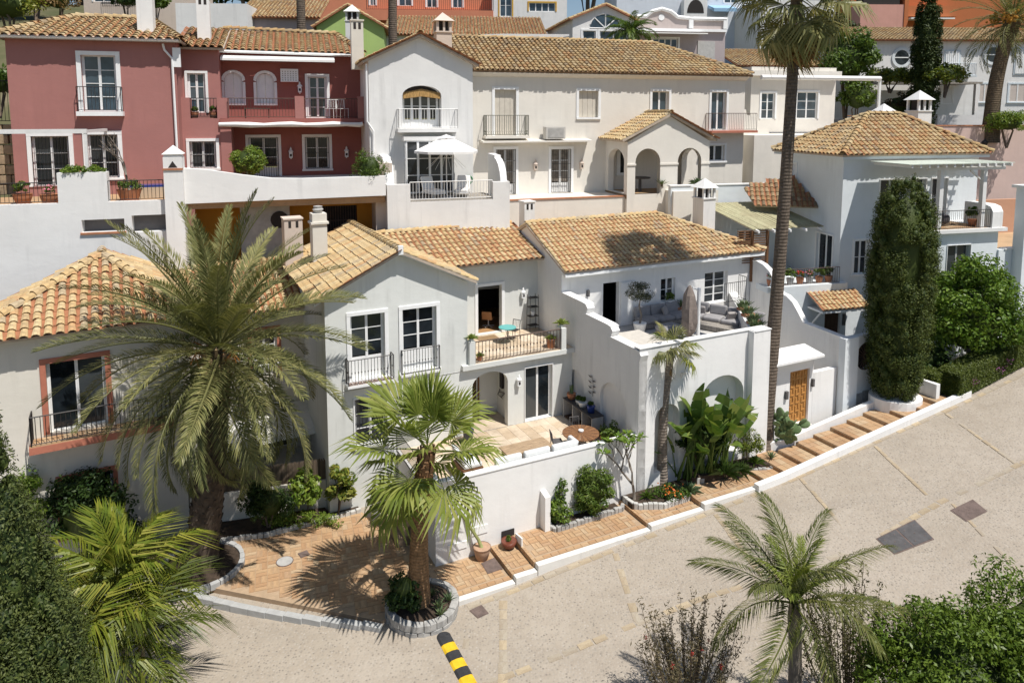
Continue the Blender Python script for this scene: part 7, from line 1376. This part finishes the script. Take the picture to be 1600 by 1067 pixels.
# ================================================================ FURNITURE AND SMALL THINGS
def ft(name, label, cat, u, w, z, F=FF, yaw=0, group=None): return thing(name, label, cat, xf(F, u, w, z), F[3]+yaw, F[4], group)
POTP = {'round': [(.7, 0), (1, .75), (.98, .98), (1.08, 1.0), (.85, .96)], 'bowl': [(.5, 0), (.95, .5), (1.05, 1.0), (.88, .95)], 'tall': [(.75, 0), (.95, .9), (1.02, 1), (.85, .95)]}
def pot(label, loc, r, h, mat, plant=None, ps=1, shape='round', lm=None, name='potted_plant', cat='potted plant', group=None):
    t = thing(name, label, cat, loc, group=group); m = MB(); m.lathe([(a*r, b*h) for a, b in POTP[shape]], (0, 0, 0), 14); m.obj('pot', mat, t, True); m = MB(); m.lathe([(r*.86, h*.9), (r*.86, h*.93)], (0, 0, 0), 12); m.obj('soil', SOIL, t)
    if plant in ros: o = link('leaf_rosette', ros[plant], None, t); o.location = (0, 0, h*.9); o.scale = (ps,)*3
    elif plant == 'bush': link('foliage', np_mesh('foliage', clumps((0, 0, h+ps*.55), (ps*.6, ps*.6, ps*.55), 12, 420, .09*(1+ps), abs(int(loc[0]*10+100)), .45), 4, lm or LEAF_MID), None, t)
    elif plant == 'flower':
        V = clumps((0, 0, h+ps*.4), (ps*.5, ps*.5, ps*.4), 10, 260, .10, abs(int(loc[0]*10+100)), .45); link('foliage', np_mesh('foliage', V, 4, LEAF_MID), None, t); r2 = RS(abs(int(loc[0]*9+50))); P = unit(26, r2)*np.array([ps*.5, ps*.5, ps*.4]); P[:, 2] = abs(P[:, 2])+h+ps*.45; link('flowers', np_mesh('flowers', leaves(P, np.tile([0, -.5, 1], (26, 1)), .1, r2, .9), 4, lm or FLOWER_PINK), None, t)['kind'] = 'stuff'
    elif plant == 'cactus':
        m = MB(); rs = random.Random(int(loc[0]*7+60))
        for i in range(int(6*ps)+4): a = rs.uniform(0, 6.28); q = r*.6*rs.random(); m.tube([(q*math.cos(a), q*math.sin(a), h*.9), (q*1.3*math.cos(a), q*1.3*math.sin(a), h+rs.uniform(.25, .55)*ps)], [.04, .025], 6)
        m.obj('stems', PAD, t, True)
    return t
# --- small balcony of the gabled house
BZ = 2.64
t = ft('bistro_table', 'round turquoise bistro table on the small tiled balcony', 'table', 8.55, 1.75, BZ); m = MB(); m.lathe([(.36, .70), (.40, .705), (.40, .735), (.38, .74)], (0, 0, 0), 22); m.obj('table_top', TURQ, t)
for i in range(3): a = i*2.09; m = MB(); m.tube([(.12*math.cos(a), .12*math.sin(a), .70), (.05*math.cos(a), .05*math.sin(a), .42), (.1*math.cos(a), .1*math.sin(a), .25), (.34*math.cos(a), .34*math.sin(a), 0)], .013, 5); m.obj('leg', IRON, t)
def chair(name, label, u, w, z, yaw, mat, cush=None, F=FF, group=None, s=1):
    t = ft(name, label, 'chair', u, w, z, F, yaw, group)
    for x in (-.2, .2):
        m = MB(); m.tube([(x*s, -.2*s, 0), (x*s, -.2*s, .44*s)], .014*s, 5); m.obj('leg', mat, t); m = MB(); m.tube([(x*s, .22*s, 0), (x*s, .2*s, .44*s), (x*s, .26*s, .86*s)], .014*s, 5); m.obj('leg', mat, t)
    m = MB(); m.box(-.22*s, .22*s, -.22*s, .22*s, .43*s, .455*s); m.obj('seat', cush or mat, t, bevel=.01); m = MB()
    for i in range(5): m.tube([((-.16+.08*i)*s, .21*s, .5*s), ((-.16+.08*i)*s, .26*s, .84*s)], .008*s, 4)
    m.tube([(-.2*s, .26*s, .86*s), (.2*s, .26*s, .86*s)], .016*s, 5); m.obj('backrest', mat, t); return t
chair('bistro_chair', 'thin iron bistro chair behind the turquoise table', 9.05, 2.1, BZ, -60, IRON); t = ft('shelf_stand', 'tall dark wrought-iron corner shelf stand on the balcony', 'shelf', 10.5, 2.95, BZ)
for x in (-.25, .25):
    for y in (-.18, .18): m = MB(); m.tube([(x, y, 0), (x*.85, y*.85, 1.75)], .014, 4); m.obj('leg', IRON, t)
for k_ in range(4): m = MB(); m.box(-.25, .25, -.18, .18, .25+k_*.45, .265+k_*.45); m.obj('shelf', IRON, t)
m = MB(); m.lathe([(.07, .72), (.1, .9), (.08, .92)], (0, 0, 0), 10); tag(m.obj('small_pot', TRIM, None, loc=xf(FF, 10.5, 2.95, BZ)), 'small white pot on the wrought-iron shelf stand', 'pot')
pot('square terracotta pot with agave behind the balcony railing', xf(FF, 10.0, .3, BZ), .22, .42, POT, 'lime', .95, 'tall'); pot('lime rosette on the right balcony pillar', xf(FF, 10.4, .08, 3.6), .12, .1, GREYW, 'lime', 1.2, 'bowl'); pot('lime rosette on the left balcony pillar', xf(FF, 5.99, -.05, 3.62), .1, .08, GREYW, 'lime', .95, 'bowl'); pot('small succulent at the left end of the balcony railing', xf(FF, 6.45, .15, BZ), .12, .2, POT, 'lime', .7)
m = MB(); m.box(-.5, .5, -.28, .28, 0, .015); tag(m.obj('door_mat', wood('jute', (.30, .20, .11)), None, loc=xf(FF, 8.0, 2.8, BZ), rot=(0, 0, R(26.3))), 'brown woven mat outside the balcony door', 'mat')
t = ft('office_chair', 'tan shell office chair inside the balcony doorway', 'chair', 8.75, 4.3, 2.65, yaw=140); m = MB(); m.lathe([(.04, .08), (.03, .42)], (0, 0, 0), 8); m.obj('column', ZINC, t)
for i in range(5): a = i*1.257; m = MB(); m.tube([(0, 0, .1), (.3*math.cos(a), .3*math.sin(a), .05)], .022, 5); m.obj('foot', ZINC, t)
m = MB(); m.box(-.25, .25, -.25, .25, .43, .48); m.prism([(-.25, .2, .46), (.25, .2, .46), (.24, .3, .85), (-.24, .3, .85)], (0, .04, 0)); m.obj('seat_shell', paint('tan_leather', (.36, .17, .07), .5), t)
# --- patio
def slat_top(t, r, z, n=26):
    for i in range(n):
        a0 = 2*math.pi*i/n+.012; a1 = 2*math.pi*(i+1)/n-.012; m = MB(); m.prism([(q*math.cos(a), q*math.sin(a), z) for q, a in ((.1, a0), (r, a0), (r*1.004, (a0+a1)/2), (r, a1), (.1, a1))], (0, 0, .03)); m.obj('slat', WOOD if i % 2 else wood('warm_teak', (.26, .13, .06)), t)
t = ft('round_table', 'round slatted wooden table on the patio', 'table', 9.35, -3.35, PZ); slat_top(t, .74, .72); m = MB(); m.lathe([(.11, .70), (.11, .76)], (0, 0, 0), 12); m.obj('hub', WOOD, t)
for i in range(4): a = .6+i*math.pi/2; m = MB(); m.tube([(.5*math.cos(a), .5*math.sin(a), 0), (.45*math.cos(a), .45*math.sin(a), .72)], .022, 6); m.obj('leg', IRON, t)
m = MB(); m.lathe([(.09, 0), (.11, .05), (.11, .08), (.07, .05)], (0, 0, 0), 14); tag(m.obj('bowl', TRIM, None, loc=xf(FF, 9.4, -3.3, PZ+.755)), 'small white bowl on the round wooden table', 'bowl')
for i, (u, w, y, lab) in enumerate(((8.45, -3.0, 75, 'dark metal chair on the left of the round patio table'), (9.0, -4.25, 150, 'dark metal chair in front of the round patio table'), (9.7, -2.4, -15, 'dark metal chair behind the round patio table'))): chair('metal_chair', lab, u, w, PZ, y, METAL_DK, group='chairs around the patio table')
t = ft('coffee_table', 'low rustic wooden coffee table on the patio', 'table', 6.95, -3.2, PZ+.18)
for i in range(5): m = MB(); m.box(-.98, .98, -.42+i*.168, -.42+i*.168+.162, .40, .45); m.obj('plank', wood('sandy_wood', (.42, .30, .19), (1, 9, 9)), t)
for x in (-.85, .85): m = MB(); m.box(x-.04, x+.04, -.36, .36, -.18, .40); m.obj('leg', DKWOOD, t)
t = ft('patio_sofa', 'pale cushioned sofa along the inside of the patio wall', 'sofa', 6.6, -4.3, PZ+.12); m = MB(); m.box(-1.7, 1.9, -.38, .35, -.12, .34); m.obj('base', WOOD, t)
for i in range(3): m = MB(); m.box(-1.65+i*1.18, -.52+i*1.18, -.3, .34, .341, .5); m.obj('seat_cushion', FABRIC_PALE, t, bevel=.05); m = MB(); m.prism([(-1.62+i*1.18, -.36, .5), (-.55+i*1.18, -.36, .5), (-.55+i*1.18, -.36, 1.05), (-1.62+i*1.18, -.36, 1.05)], (0, .2, 0)); m.obj('back_cushion', FABRIC_PALE, t, bevel=.06)
m = MB(); m.prism([(1.65, -.3, .5), (1.65, .3, .5), (1.75, .3, 1.0), (1.75, -.3, 1.0)], (.16, 0, 0)); m.obj('side_cushion', FABRIC_PALE, t, bevel=.05)
t = ft('patio_armchair', 'pale cushioned armchair at the left end of the patio', 'armchair', 4.6, -3.0, PZ, yaw=90); m = MB(); m.box(-.5, .5, -.4, .4, .1, .38); m.obj('base', WOOD, t); m = MB(); m.box(-.48, .48, -.38, .36, .381, .55); m.obj('seat_cushion', FABRIC_PALE, t, bevel=.05); m = MB(); m.prism([(-.46, .25, .55), (.46, .25, .55), (.46, .38, 1.05), (-.46, .38, 1.05)], (0, .16, 0)); m.obj('back_cushion', FABRIC_PALE, t, bevel=.06)
t = ft('outdoor_cabinet', 'dark outdoor sideboard with open bays against the white side wall', 'cabinet', 10.62, -1.45, PZ); m = MB(); m.box(-.3, .3, -1.2, 1.2, .86, .9); m.obj('worktop', paint('slate', (.06, .055, .055), .6), t)
for i in range(4): m = MB(); m.box(-.28, .28, -1.18+i*.773, -1.14+i*.773, 0, .859); m.obj('upright', ZINC, t)
m = MB(); m.box(.2, .28, -1.13, 1.13, 0, .859); m.obj('back_panel', DKWOOD, t); m = MB(); m.box(-.26, .19, -1.13, 1.13, .05, .09); m.obj('shelf', DKWOOD, t)
CT = PZ+.9; pot('terracotta pot with cactus on the dark sideboard', xf(FF, 10.6, -.55, CT), .2, .26, POT, 'cactus', .7); pot('first small white pot on the sideboard, left of the blue one', xf(FF, 10.6, -1.15, CT), .13, .17, TRIM, 'bush', .18); pot('larger white pot beside the blue pot on the sideboard', xf(FF, 10.6, -1.5, CT), .2, .22, TRIM, 'bush', .2); pot('cobalt blue glazed pot at the front of the sideboard', xf(FF, 10.6, -2.15, CT), .19, .3, BLUEPOT, 'bush', .15, 'tall')
pot('dark conical plant in a pot by the niche wall', xf(FF, 10.6, -3.15, PZ), .2, .35, POT, 'dark', 1.0, 'tall'); pot('terracotta pot with leafy plant beside the round table', xf(FF, 10.55, -3.65, PZ), .24, .4, POT, 'bush', .6, 'tall'); pot('dark blue jar by the patio entrance arch', xf(FF, 5.6, -.6, PZ), .24, .5, paint('dark_blue_glaze', (.03, .04, .06), .25), 'bush', .4, 'tall')
t = ft('metal_wall_art', 'sprig of metal leaves hanging on the white side wall', 'wall art', 10.93, -1.75, 1.35); m = MB(); m.tube([(0, 0, -.4), (-.03, -.1, .1), (-.02, .05, .5)], .012, 4); m.obj('stem', METAL_DK, t); rs = random.Random(1)
for i in range(7): m = MB(); z = -.3+i*.12; s_ = (-1)**i; m.add([(-.03, 0, z), (-.05, s_*.14, z+.06), (-.04, s_*.32, z+.05), (-.05, s_*.15, z-.02)], [(0, 1, 2, 3)]); m.obj('metal_leaf', METAL_DK, t)
t = ft('wire_wall_basket', 'round wire basket and lantern hanging in the entrance arch', 'basket', 7.93, .95, .75); m = MB()
for i in range(9): a = math.pi*i/8; m.tube([(-.02, .28*math.cos(a), .0), (-.16, .2*math.cos(a), -.2), (-.02, .05*math.cos(a), -.35)], .01, 4)
m.tube([(-.02, .28, 0), (-.2, 0, 0), (-.02, -.28, 0)], .014, 4); m.obj('basket', IRON, t); m = MB(); m.box(-.1, -.01, -.14, .14, .15, .95); m.obj('lantern_frame', IRON, t)
# --- terrace of the white house
t = ft('terrace_daybed', 'low concrete-topped table on a slatted base on the sofa terrace', 'table', 13.0, -2.25, TZ); m = MB(); m.box(-.75, .75, -1.1, 1.1, .42, .5); m.obj('top', paint('pale_concrete', (.55, .51, .45), .9, .08, .3), t, bevel=.01)
for i in range(3): m = MB(); m.box(-.72, -.66, -1.05, 1.05, .06+i*.13, .15+i*.13); m.obj('slat', GREYWOOD, t)
for y in (-1, 1): m = MB(); m.box(-.62, .65, y-.05, y+.05, 0, .419); m.obj('leg', GREYWOOD, t)
ol = thing('potted_olive', 'olive tree in a white pot by the open terrace door', 'potted plant', xf(FF, 14.55, -.15, TZ)); m = MB(); m.lathe([(.24, 0), (.31, .42), (.33, .44), (.27, .42)], (0, 0, 0), 16); m.obj('pot', TRIM, ol, True); m = MB(); m.lathe([(.26, .38), (.26, .4)], (0, 0, 0), 12); m.obj('soil', SOIL, ol); m = MB(); m.tube([(0, 0, .38), (.07, 0, .8), (-.04, .03, 1.25), (.0, 0, 1.6)], [.055, .045, .04, .02], 7); m.obj('trunk', BARK_GREY, ol, True); link('crown', np_mesh('crown', clumps((-.05, 0, 1.85), (.62, .62, .5), 26, 3000, .10, 7, .4, -.8, .22), 4, LEAF_OLIVE), None, ol)
def cushion(t, p, yaw, size, nm, mat=FABRIC_GREY, tilt=0):
    m = MB(); m.box(-size[0]/2, size[0]/2, -size[1]/2, size[1]/2, -size[2]/2, size[2]/2); o = m.obj(nm, mat, t); o.location = p; o.rotation_euler = (tilt, 0, yaw); bv = o.modifiers.new('bevel', 'BEVEL'); bv.width = min(size)*.38; bv.segments = 3; m_ = o.data; return o
t = ft('corner_sofa', 'grey corner sofa wrapping round the back of the white terrace', 'sofa', 16.3, .45, TZ)
m = MB(); m.box(-1.4, 1.35, -.55, .4, .05, .26); m.prism([(1.36, .4, .05), (.55, -.55, .05), (2.0, -3.6, .05), (3.0, -3.2, .05), (2.6, .4, .05)], (0, 0, .21)); m.obj('base', GREYWOOD, t)
sk_a = -math.atan2(3.1, 1.75)
for i in range(3): cushion(t, (-.95+i*.92, -.12, .36), 0, (.9, .85, .22), 'seat_cushion'); cushion(t, (-.95+i*.92, .3, .66), 0, (.9, .2, .5), 'back_cushion', tilt=-.15)
for i in range(4): cushion(t, (1.75+i*.36, -.45-i*.85, .36), sk_a, (.86, .8, .22), 'seat_cushion'); cushion(t, (2.25+i*.36, -.25-i*.85, .66), sk_a, (.86, .22, .5), 'back_cushion', tilt=-.1)
for x, y in ((.2, -.2), (1.9, -.8), (2.5, -2.3)): cushion(t, (x, y+.2, .62), .4+x, (.48, .16, .42), 'throw_pillow', paint('taupe_fabric', (.36, .33, .31), .95, .1, .3), -.4)
t = ft('ottoman', 'low grey upholstered ottoman in front of the corner sofa', 'ottoman', 15.6, -1.0, TZ); cushion(t, (0, 0, .3), .1, (1.1, .8, .24), 'cushion'); m = MB(); m.box(-.5, .5, -.35, .35, 0, .18); m.obj('base', GREYWOOD, t)
t = ft('closed_parasol', 'closed grey-brown cantilever parasol beside a white mast on the terrace', 'parasol', 15.75, -2.2, TZ); m = MB(); m.lathe([(.08, .2), (.26, .45), (.34, .9), (.32, 1.5), (.24, 2.1), (.10, 2.45), (.03, 2.55)], (0, 0, 0), 11); rs = random.Random(3)
m.v = [(x*(1+.22*math.sin(5*math.atan2(y, x)+z)), y*(1+.22*math.sin(5*math.atan2(y, x)+z)), z) for x, y, z in m.v]; m.obj('folded_canopy', paint('taupe_canvas', (.22, .18, .155), .95, .2, .5), t); m = MB(); m.tube([(.55, .02, 0), (.55, .02, 2.35)], .085, 10); m.obj('mast', TRIM, t); m = MB(); m.tube([(.42, .02, 2.3), (.02, 0, 2.5)], .03, 6); m.obj('arm', TRIM, t); m = MB(); m.box(-.1, .9, -.4, .45, 0, .06); m.obj('base', CONC, t); m = MB(); m.blob((-.05, -.15, .75), (.2, .14, .32), 9, 6); m.obj('tie_bundle', paint('taupe_canvas', (.22, .18, .155), .95, .2, .5), t)
for i, (u, w, lab) in enumerate(((17.5, -4.55, 'spiky succulents at the outer corner of the terrace parapet'), (18.1, -3.75, 'second clump of succulents along the skewed terrace parapet'), (18.75, -2.75, 'third clump of succulents along the skewed terrace parapet'), (19.35, -1.85, 'fourth clump of succulents, near the iron stand'), (17.75, .75, 'tuft of spiky succulents against the house wall behind the sofa'))):
    z = 3.76 if i < 4 else TZ+.5; t = ft('succulent_trough', lab, 'potted plant', u, w, z-.0); m = MB(); m.box(-.3, .3, -.14, .14, 0, .12); m.obj('trough', POT, t)
    for j in range(5): put_frond('succulent', ros['spike'], t, Vector((-.24+j*.12, .03*(-1)**j, .1)), j, 0, 0, .85+.2*(j % 3))
t = ft('iron_plant_stand', 'black wrought-iron plant stand at the back corner of the terrace', 'stand', 20.0, -.6, TZ+.9); railing(t, [(-.7, 0, 0), (.7, 0, 0)], 1.0, IRON, .12, .02, 'panel'); railing(t, [(.7, 0, 0), (.7, .5, 0)], 1.2, IRON, .12, .02, 'end_panel')
pot('row of ferns in the trough under the small terrace window', xf(FF, 17.1, .9, 3.72), .2, .12, TRIM, 'bush', .35, 'bowl')
# --- pavement pots
pot('glossy brown bowl on the white-edged pavement step', xf(FF, 5.15, -5.35, -2.28), .27, .3, paint('brown_glaze', (.16, .05, .03), .3), 'bush', .12, 'bowl'); pt_ = pot('terracotta pot with leaning cactus trunk on the pavement', xf(FF, 4.15, -5.25, -2.44), .3, .45, paint('pale_terracotta', (.42, .27, .18), .85, .15), None)
m = MB(); m.tube([(0, 0, .38), (-.12, 0, .7), (-.5, .02, 1.3), (-.95, .05, 2.0)], [.07, .06, .06, .05], 8); m.obj('cactus_trunk', paint('cactus_stem', (.25, .26, .10), .7, .2), pt_, True); m = MB(); m.prism([(0, 0, 0), (.5, 0, 0), (.5, 0, .42), (0, 0, .5)], (0, .05, 0)); tag(m.obj('white_board', PURE, None, loc=xf(FF, 5.5, -5.75, -2.28), rot=(0, 0, R(116))), 'small white board standing on edge by the brown bowl', 'board')
pot('orange terracotta pot on the courtyard corner post', xf(FF, 1.55, -1.1, -1.75), .17, .26, POT, None, name='flower_pot', cat='pot'); m = MB(); m.box(-.16, .16, -.16, .16, -.85, 0); tag(m.obj('corner_post', PURE, None, loc=xf(FF, 1.55, -1.1, -1.752), rot=(0, 0, R(26))), 'short white post under the orange pot in the courtyard', 'post')
shrub('red_leaf_shrub', 'reddish-brown climber by the courtyard steps behind the fan palm', 'shrub', xf(FF, 1.8, -1.9, -2.5), (.4, .4, .6), 1.5, 700, .13, leaf_mat('maroon_leaf', [(.06,.02,.015),(.12,.05,.03),(.10,.09,.03)], .5), 91, inner=False)
# --- deck of the white gabled house
def parasol(label, u, w, z, r, h, F):
    t = ft('open_parasol', label, 'parasol', u, w, z, F); m = MB(); m.tube([(0, 0, 0), (0, 0, h+.3)], .025, 8); m.obj('pole', WHITE, t); m = MB(); n = 8; rim = [(r*math.cos(2*math.pi*i/n), r*math.sin(2*math.pi*i/n), h-.42) for i in range(n)]; mid = [(r*.25*math.cos(2*math.pi*i/n), r*.25*math.sin(2*math.pi*i/n), h+.08) for i in range(n)]
    m.add(rim+mid+[(x, y, z_-.1) for x, y, z_ in rim], [(i, (i+1) % n, n+(i+1) % n, n+i) for i in range(n)]+[(i, (i+1) % n, 2*n+(i+1) % n, 2*n+i) for i in range(n)]); m.obj('canopy', FABRIC_WHITE, t); m = MB(); m.add([(x*1.15, y*1.15, z_+.06) for x, y, z_ in mid]+[(0, 0, h+.28)], [(i, (i+1) % n, n) for i in range(n)]); m.obj('vent_cap', FABRIC_WHITE, t)
    for i in range(n): m = MB(); m.tube([(0, 0, h-.35), tuple(Vector(rim[i])*.62+Vector((0, 0, .30*h*0+.62*0)))], .008, 3); m.obj('rib', WHITE, t)
    m = MB(); m.lathe([(.3, 0), (.3, .05), (.05, .08)], (0, 0, 0), 14); m.obj('base', CONC, t)
parasol('open white parasol on the sun deck', -6.55, -2.95, .335, 1.4, 2.45, UF)
for u, lab, yw in ((-7.15, 'white cushioned lounge chair on the left of the sun deck', 20), (-5.75, 'white cushioned lounge chair on the right of the sun deck', -20)):
    t = ft('lounge_chair', lab, 'chair', u, -2.6, .335, UF, yw, 'lounge chairs on the sun deck'); m = MB(); m.box(-.3, .3, -.7, .35, .18, .24); m.obj('frame', WIRON, t); cushion(t, (0, -.2, .29), 0, (.58, 1.0, .12), 'seat_cushion', FABRIC_WHITE); cushion(t, (0, .36, .58), 0, (.58, .12, .62), 'back_cushion', FABRIC_WHITE, -.35)
    for x in (-.26, .26):
        for y in (-.6, .3): m = MB(); m.tube([(x, y, 0), (x, y, .2)], .015, 5); m.obj('leg', WIRON, t)
m = MB(); m.tube([(.22*math.cos(a), .0, .25+.22*math.sin(a)) for a in [2*math.pi*i/16 for i in range(17)]], .05, 6); tag(m.obj('garden_hose', paint('hose_green', (.06, .22, .10), .6), None, loc=xf(UF, -5.3, -1.75, .75), rot=(0, 0, R(17))), 'coiled green garden hose on the deck wall', 'hose')
shrub('oleander', 'leafy oleander spilling over the white wall between red and white houses', 'shrub', xf(UF, -9.9, -3.4, .55), (.85, .6, .95), 2.3, 2200, .13, LEAF_MID, 93, aspect=.25)
# --- red house terraces
t = ft('metal_pergola', 'white metal pergola frame in front of the red house windows', 'pergola', -20.25, -3.2, .6, UF); m = MB(); m.box(-7, .06, -.06, .06, 2.62, 2.78); m.obj('beam', WIRON, t); m = MB(); m.box(-.05, .05, -.05, .05, 0, 2.62); m.obj('post', WIRON, t); m = MB(); m.box(-.05, .05, .06, 3.1, 2.64, 2.74); m.obj('side_beam', WIRON, t)
for u, w, lab, pl_, mt, ps in ((-22.6, -2.6, 'broad terracotta bowl behind the left terrace railing', 'bush', POT, .5), (-21.6, -3.0, 'terracotta pot with flowers next to the raised white block', 'flower', POT, .45), (-24.0, -2.8, 'green shrub in a pot at the left edge of the red terrace', 'bush', POT, .9)): pot(lab, xf(UF, u, w, .6), .38, .45, mt, pl_, ps)
fr2 = thing('bare_frangipani', 'leafless forked frangipani in a terracotta tub before the red house', 'tree', xf(UF, -18.95, -2.9, .6)); m = MB(); rs = random.Random(16); tips = []
limb(Vector((0, 0, .5)), Vector((-.15, 0, 1)), .7, .06, 4); m.obj('branches', BARK_GREY, fr2, True); m = MB(); m.lathe([(.35, 0), (.5, .5), (.52, .55), (.42, .5)], (0, 0, 0), 14); m.obj('tub', POT, fr2); link('underplanting', np_mesh('underplanting', clumps((0, 0, .7), (.6, .5, .25), 14, 700, .12, 17, .4), 4, LEAF_MID), None, fr2)
t = thing('block_planting', 'low green planting on top of the raised white block', 'plant', xf(UF, -20.25, -3.8, 1.8)); link('foliage', np_mesh('foliage', clumps((0, 0, .1), (1.0, .3, .16), 40, 2200, .1, 19, .3), 4, LEAF_LIME), None, t); t.rotation_euler = (0, 0, R(17))
t = thing('round_topiary', 'clipped round green topiary under the red balcony', 'shrub', xf(UF, -14.75, -.2, .55)); link('crown', np_mesh('crown', clumps((0, 0, 1.6), (.82, .82, .72), 60, 6000, .1, 20, .3, -1, .5, .75), 4, LEAF_LIME), None, t); m = MB(); m.blob((0, 0, 1.6), (.68, .68, .58), 12, 8); m.obj('shade_core', LEAF_CYP, t, True); m = MB(); m.tube([(0, 0, 0), (0, 0, 1.2)], .07, 7); m.obj('trunk', BARK, t)  # dark core added inside the topiary for inner shade
m = MB(); m.box(-1.3, 1.3, -.35, .35, 0, .5); tg = tag(m.obj('water_trough', plaster('sand_plaster', (.55, .45, .33)), None, loc=xf(UF, -18.3, -1.6, .6), rot=(0, 0, R(17))), 'sand-coloured trough with blue tiled rim on the red terrace', 'trough'); m = MB(); m.box(-1.3, 1.3, -.35, .35, .501, .6); m.obj('tiled_rim', BLUEPOT, tg)
for i, (u, lab) in enumerate(((-10.6, 'white slatted chair on the right of the red balcony'), (-11.15, 'white slatted chair nearer the french door'))): chair('balcony_chair', lab, u, 1.5, 3.75, 20-40*i, WIRON, F=UF, group='white chairs on the red balcony')
t = ft('balcony_table', 'dark low table on the long red balcony', 'table', -14.4, 1.3, 3.75, UF); m = MB(); m.box(-.55, .55, -.25, .25, .42, .46); m.obj('top', RUSTIRON, t)
for x in (-.5, .5):
    for y in (-.2, .2): m = MB(); m.tube([(x, y, 0), (x, y, .42)], .015, 4); m.obj('leg', RUSTIRON, t)
for u, lab in ((-17.0, 'terracotta pot left on the little red balcony'), (-16.25, 'terracotta pot right on the little red balcony')): pot(lab, xf(UF, u, 1.15, 3.77), .2, .32, POT, 'bush', .25)
# --- entrance wing pots, cream planter
for i in range(7): pot(('geranium pot at the left end of the blue terrace rail', 'second pot from the left on the blue terrace rail', 'green plant in a grey pot, third on the blue terrace rail', 'middle flowering pot on the blue terrace rail', 'pink geranium pot right of the middle on the blue terrace rail', 'leafy pot second from the right on the blue terrace rail', 'terracotta pot at the right end of the blue terrace rail')[i], xf(GF, -3.9+i*.58, .22, 4.2), .19, .36, (POT, POT, ZINC, POT, ZINC, POT, POT)[i], ('flower', 'bush', 'bush', 'flower', 'flower', 'bush', 'bush')[i], .42, lm=(FLOWER_PINK, LEAF_MID, LEAF_LIME, FLOWER_RED, FLOWER_PINK, LEAF_MID, LEAF_DK)[i], group='pots on the blue terrace rail')
pot('pink flowering pot beside the dark wooden door', xf(GF, -1.7, -.9, .7), .22, .4, TRIM, 'flower', .7); pot('leafy pot on the inner court by the curved wall', xf(FF, 23.3, -3.6, -.4), .25, .45, POT, 'bush', .7)
for i, (u, k_, s_, lab) in enumerate(((4.8, 'dark', .8, 'round dry succulent on the cream planter block'), (5.6, 'lime', .8, 'lime rosette on the cream planter block'), (6.5, 'dark', .9, 'dark rosette at the end of the cream planter block'))): rplant(k_, xf(UF, u, -2.9, .3), s_, lab, 'succulent')
for i, (px, kk) in enumerate(((1188, 'spike'), (1168, 'ag'))): rplant(kk, xf(GF, -7.5+i*2.2, 5.6, 9.0), 1.2, ('spiky plant above the blue parapet, left', 'agave above the blue parapet, right')[i], 'succulent')
t = thing('outdoor_lounge', 'dark wicker seats on the corner balcony behind the juniper', 'chair', xf(GF, 4.6, -1.4, 7.3)); cushion(t, (0, 0, .35), .2, (1.2, .8, .5), 'seat', paint('dark_wicker', (.06, .055, .06), .8, .3, .6)); cushion(t, (0, .35, .75), .2, (1.2, .25, .5), 'back', paint('dark_wicker', (.06, .055, .06), .8, .3, .6))
pot('leafy balcony plant by the end wall of the corner balcony', xf(GF, 6.3, -2.0, 7.3), .22, .35, POT, 'bush', .6)
sw3 = fthing('rubble_wall', 'rough stone garden wall with iron fence left of the red house', 'wall', UF)
for j in range(7):
    for i in range(8): rb = random.Random(j*9+i); m = MB(); m.box(-27.5+i*.46+(j % 2)*.2, -27.08+i*.46+(j % 2)*.2, 1.0+rb.uniform(-.04, .04), 1.5, .6+j*.42, .99+j*.42); m.obj('stone', paint('warm_rubble', (.34, .25, .16), .95, .3, .8), sw3, bevel=.03)
railing(sw3, [(-27.5, 1.2, 3.6), (-23.7, 1.2, 3.6)], 1.7, IRON, .13, .02, 'iron_fence')
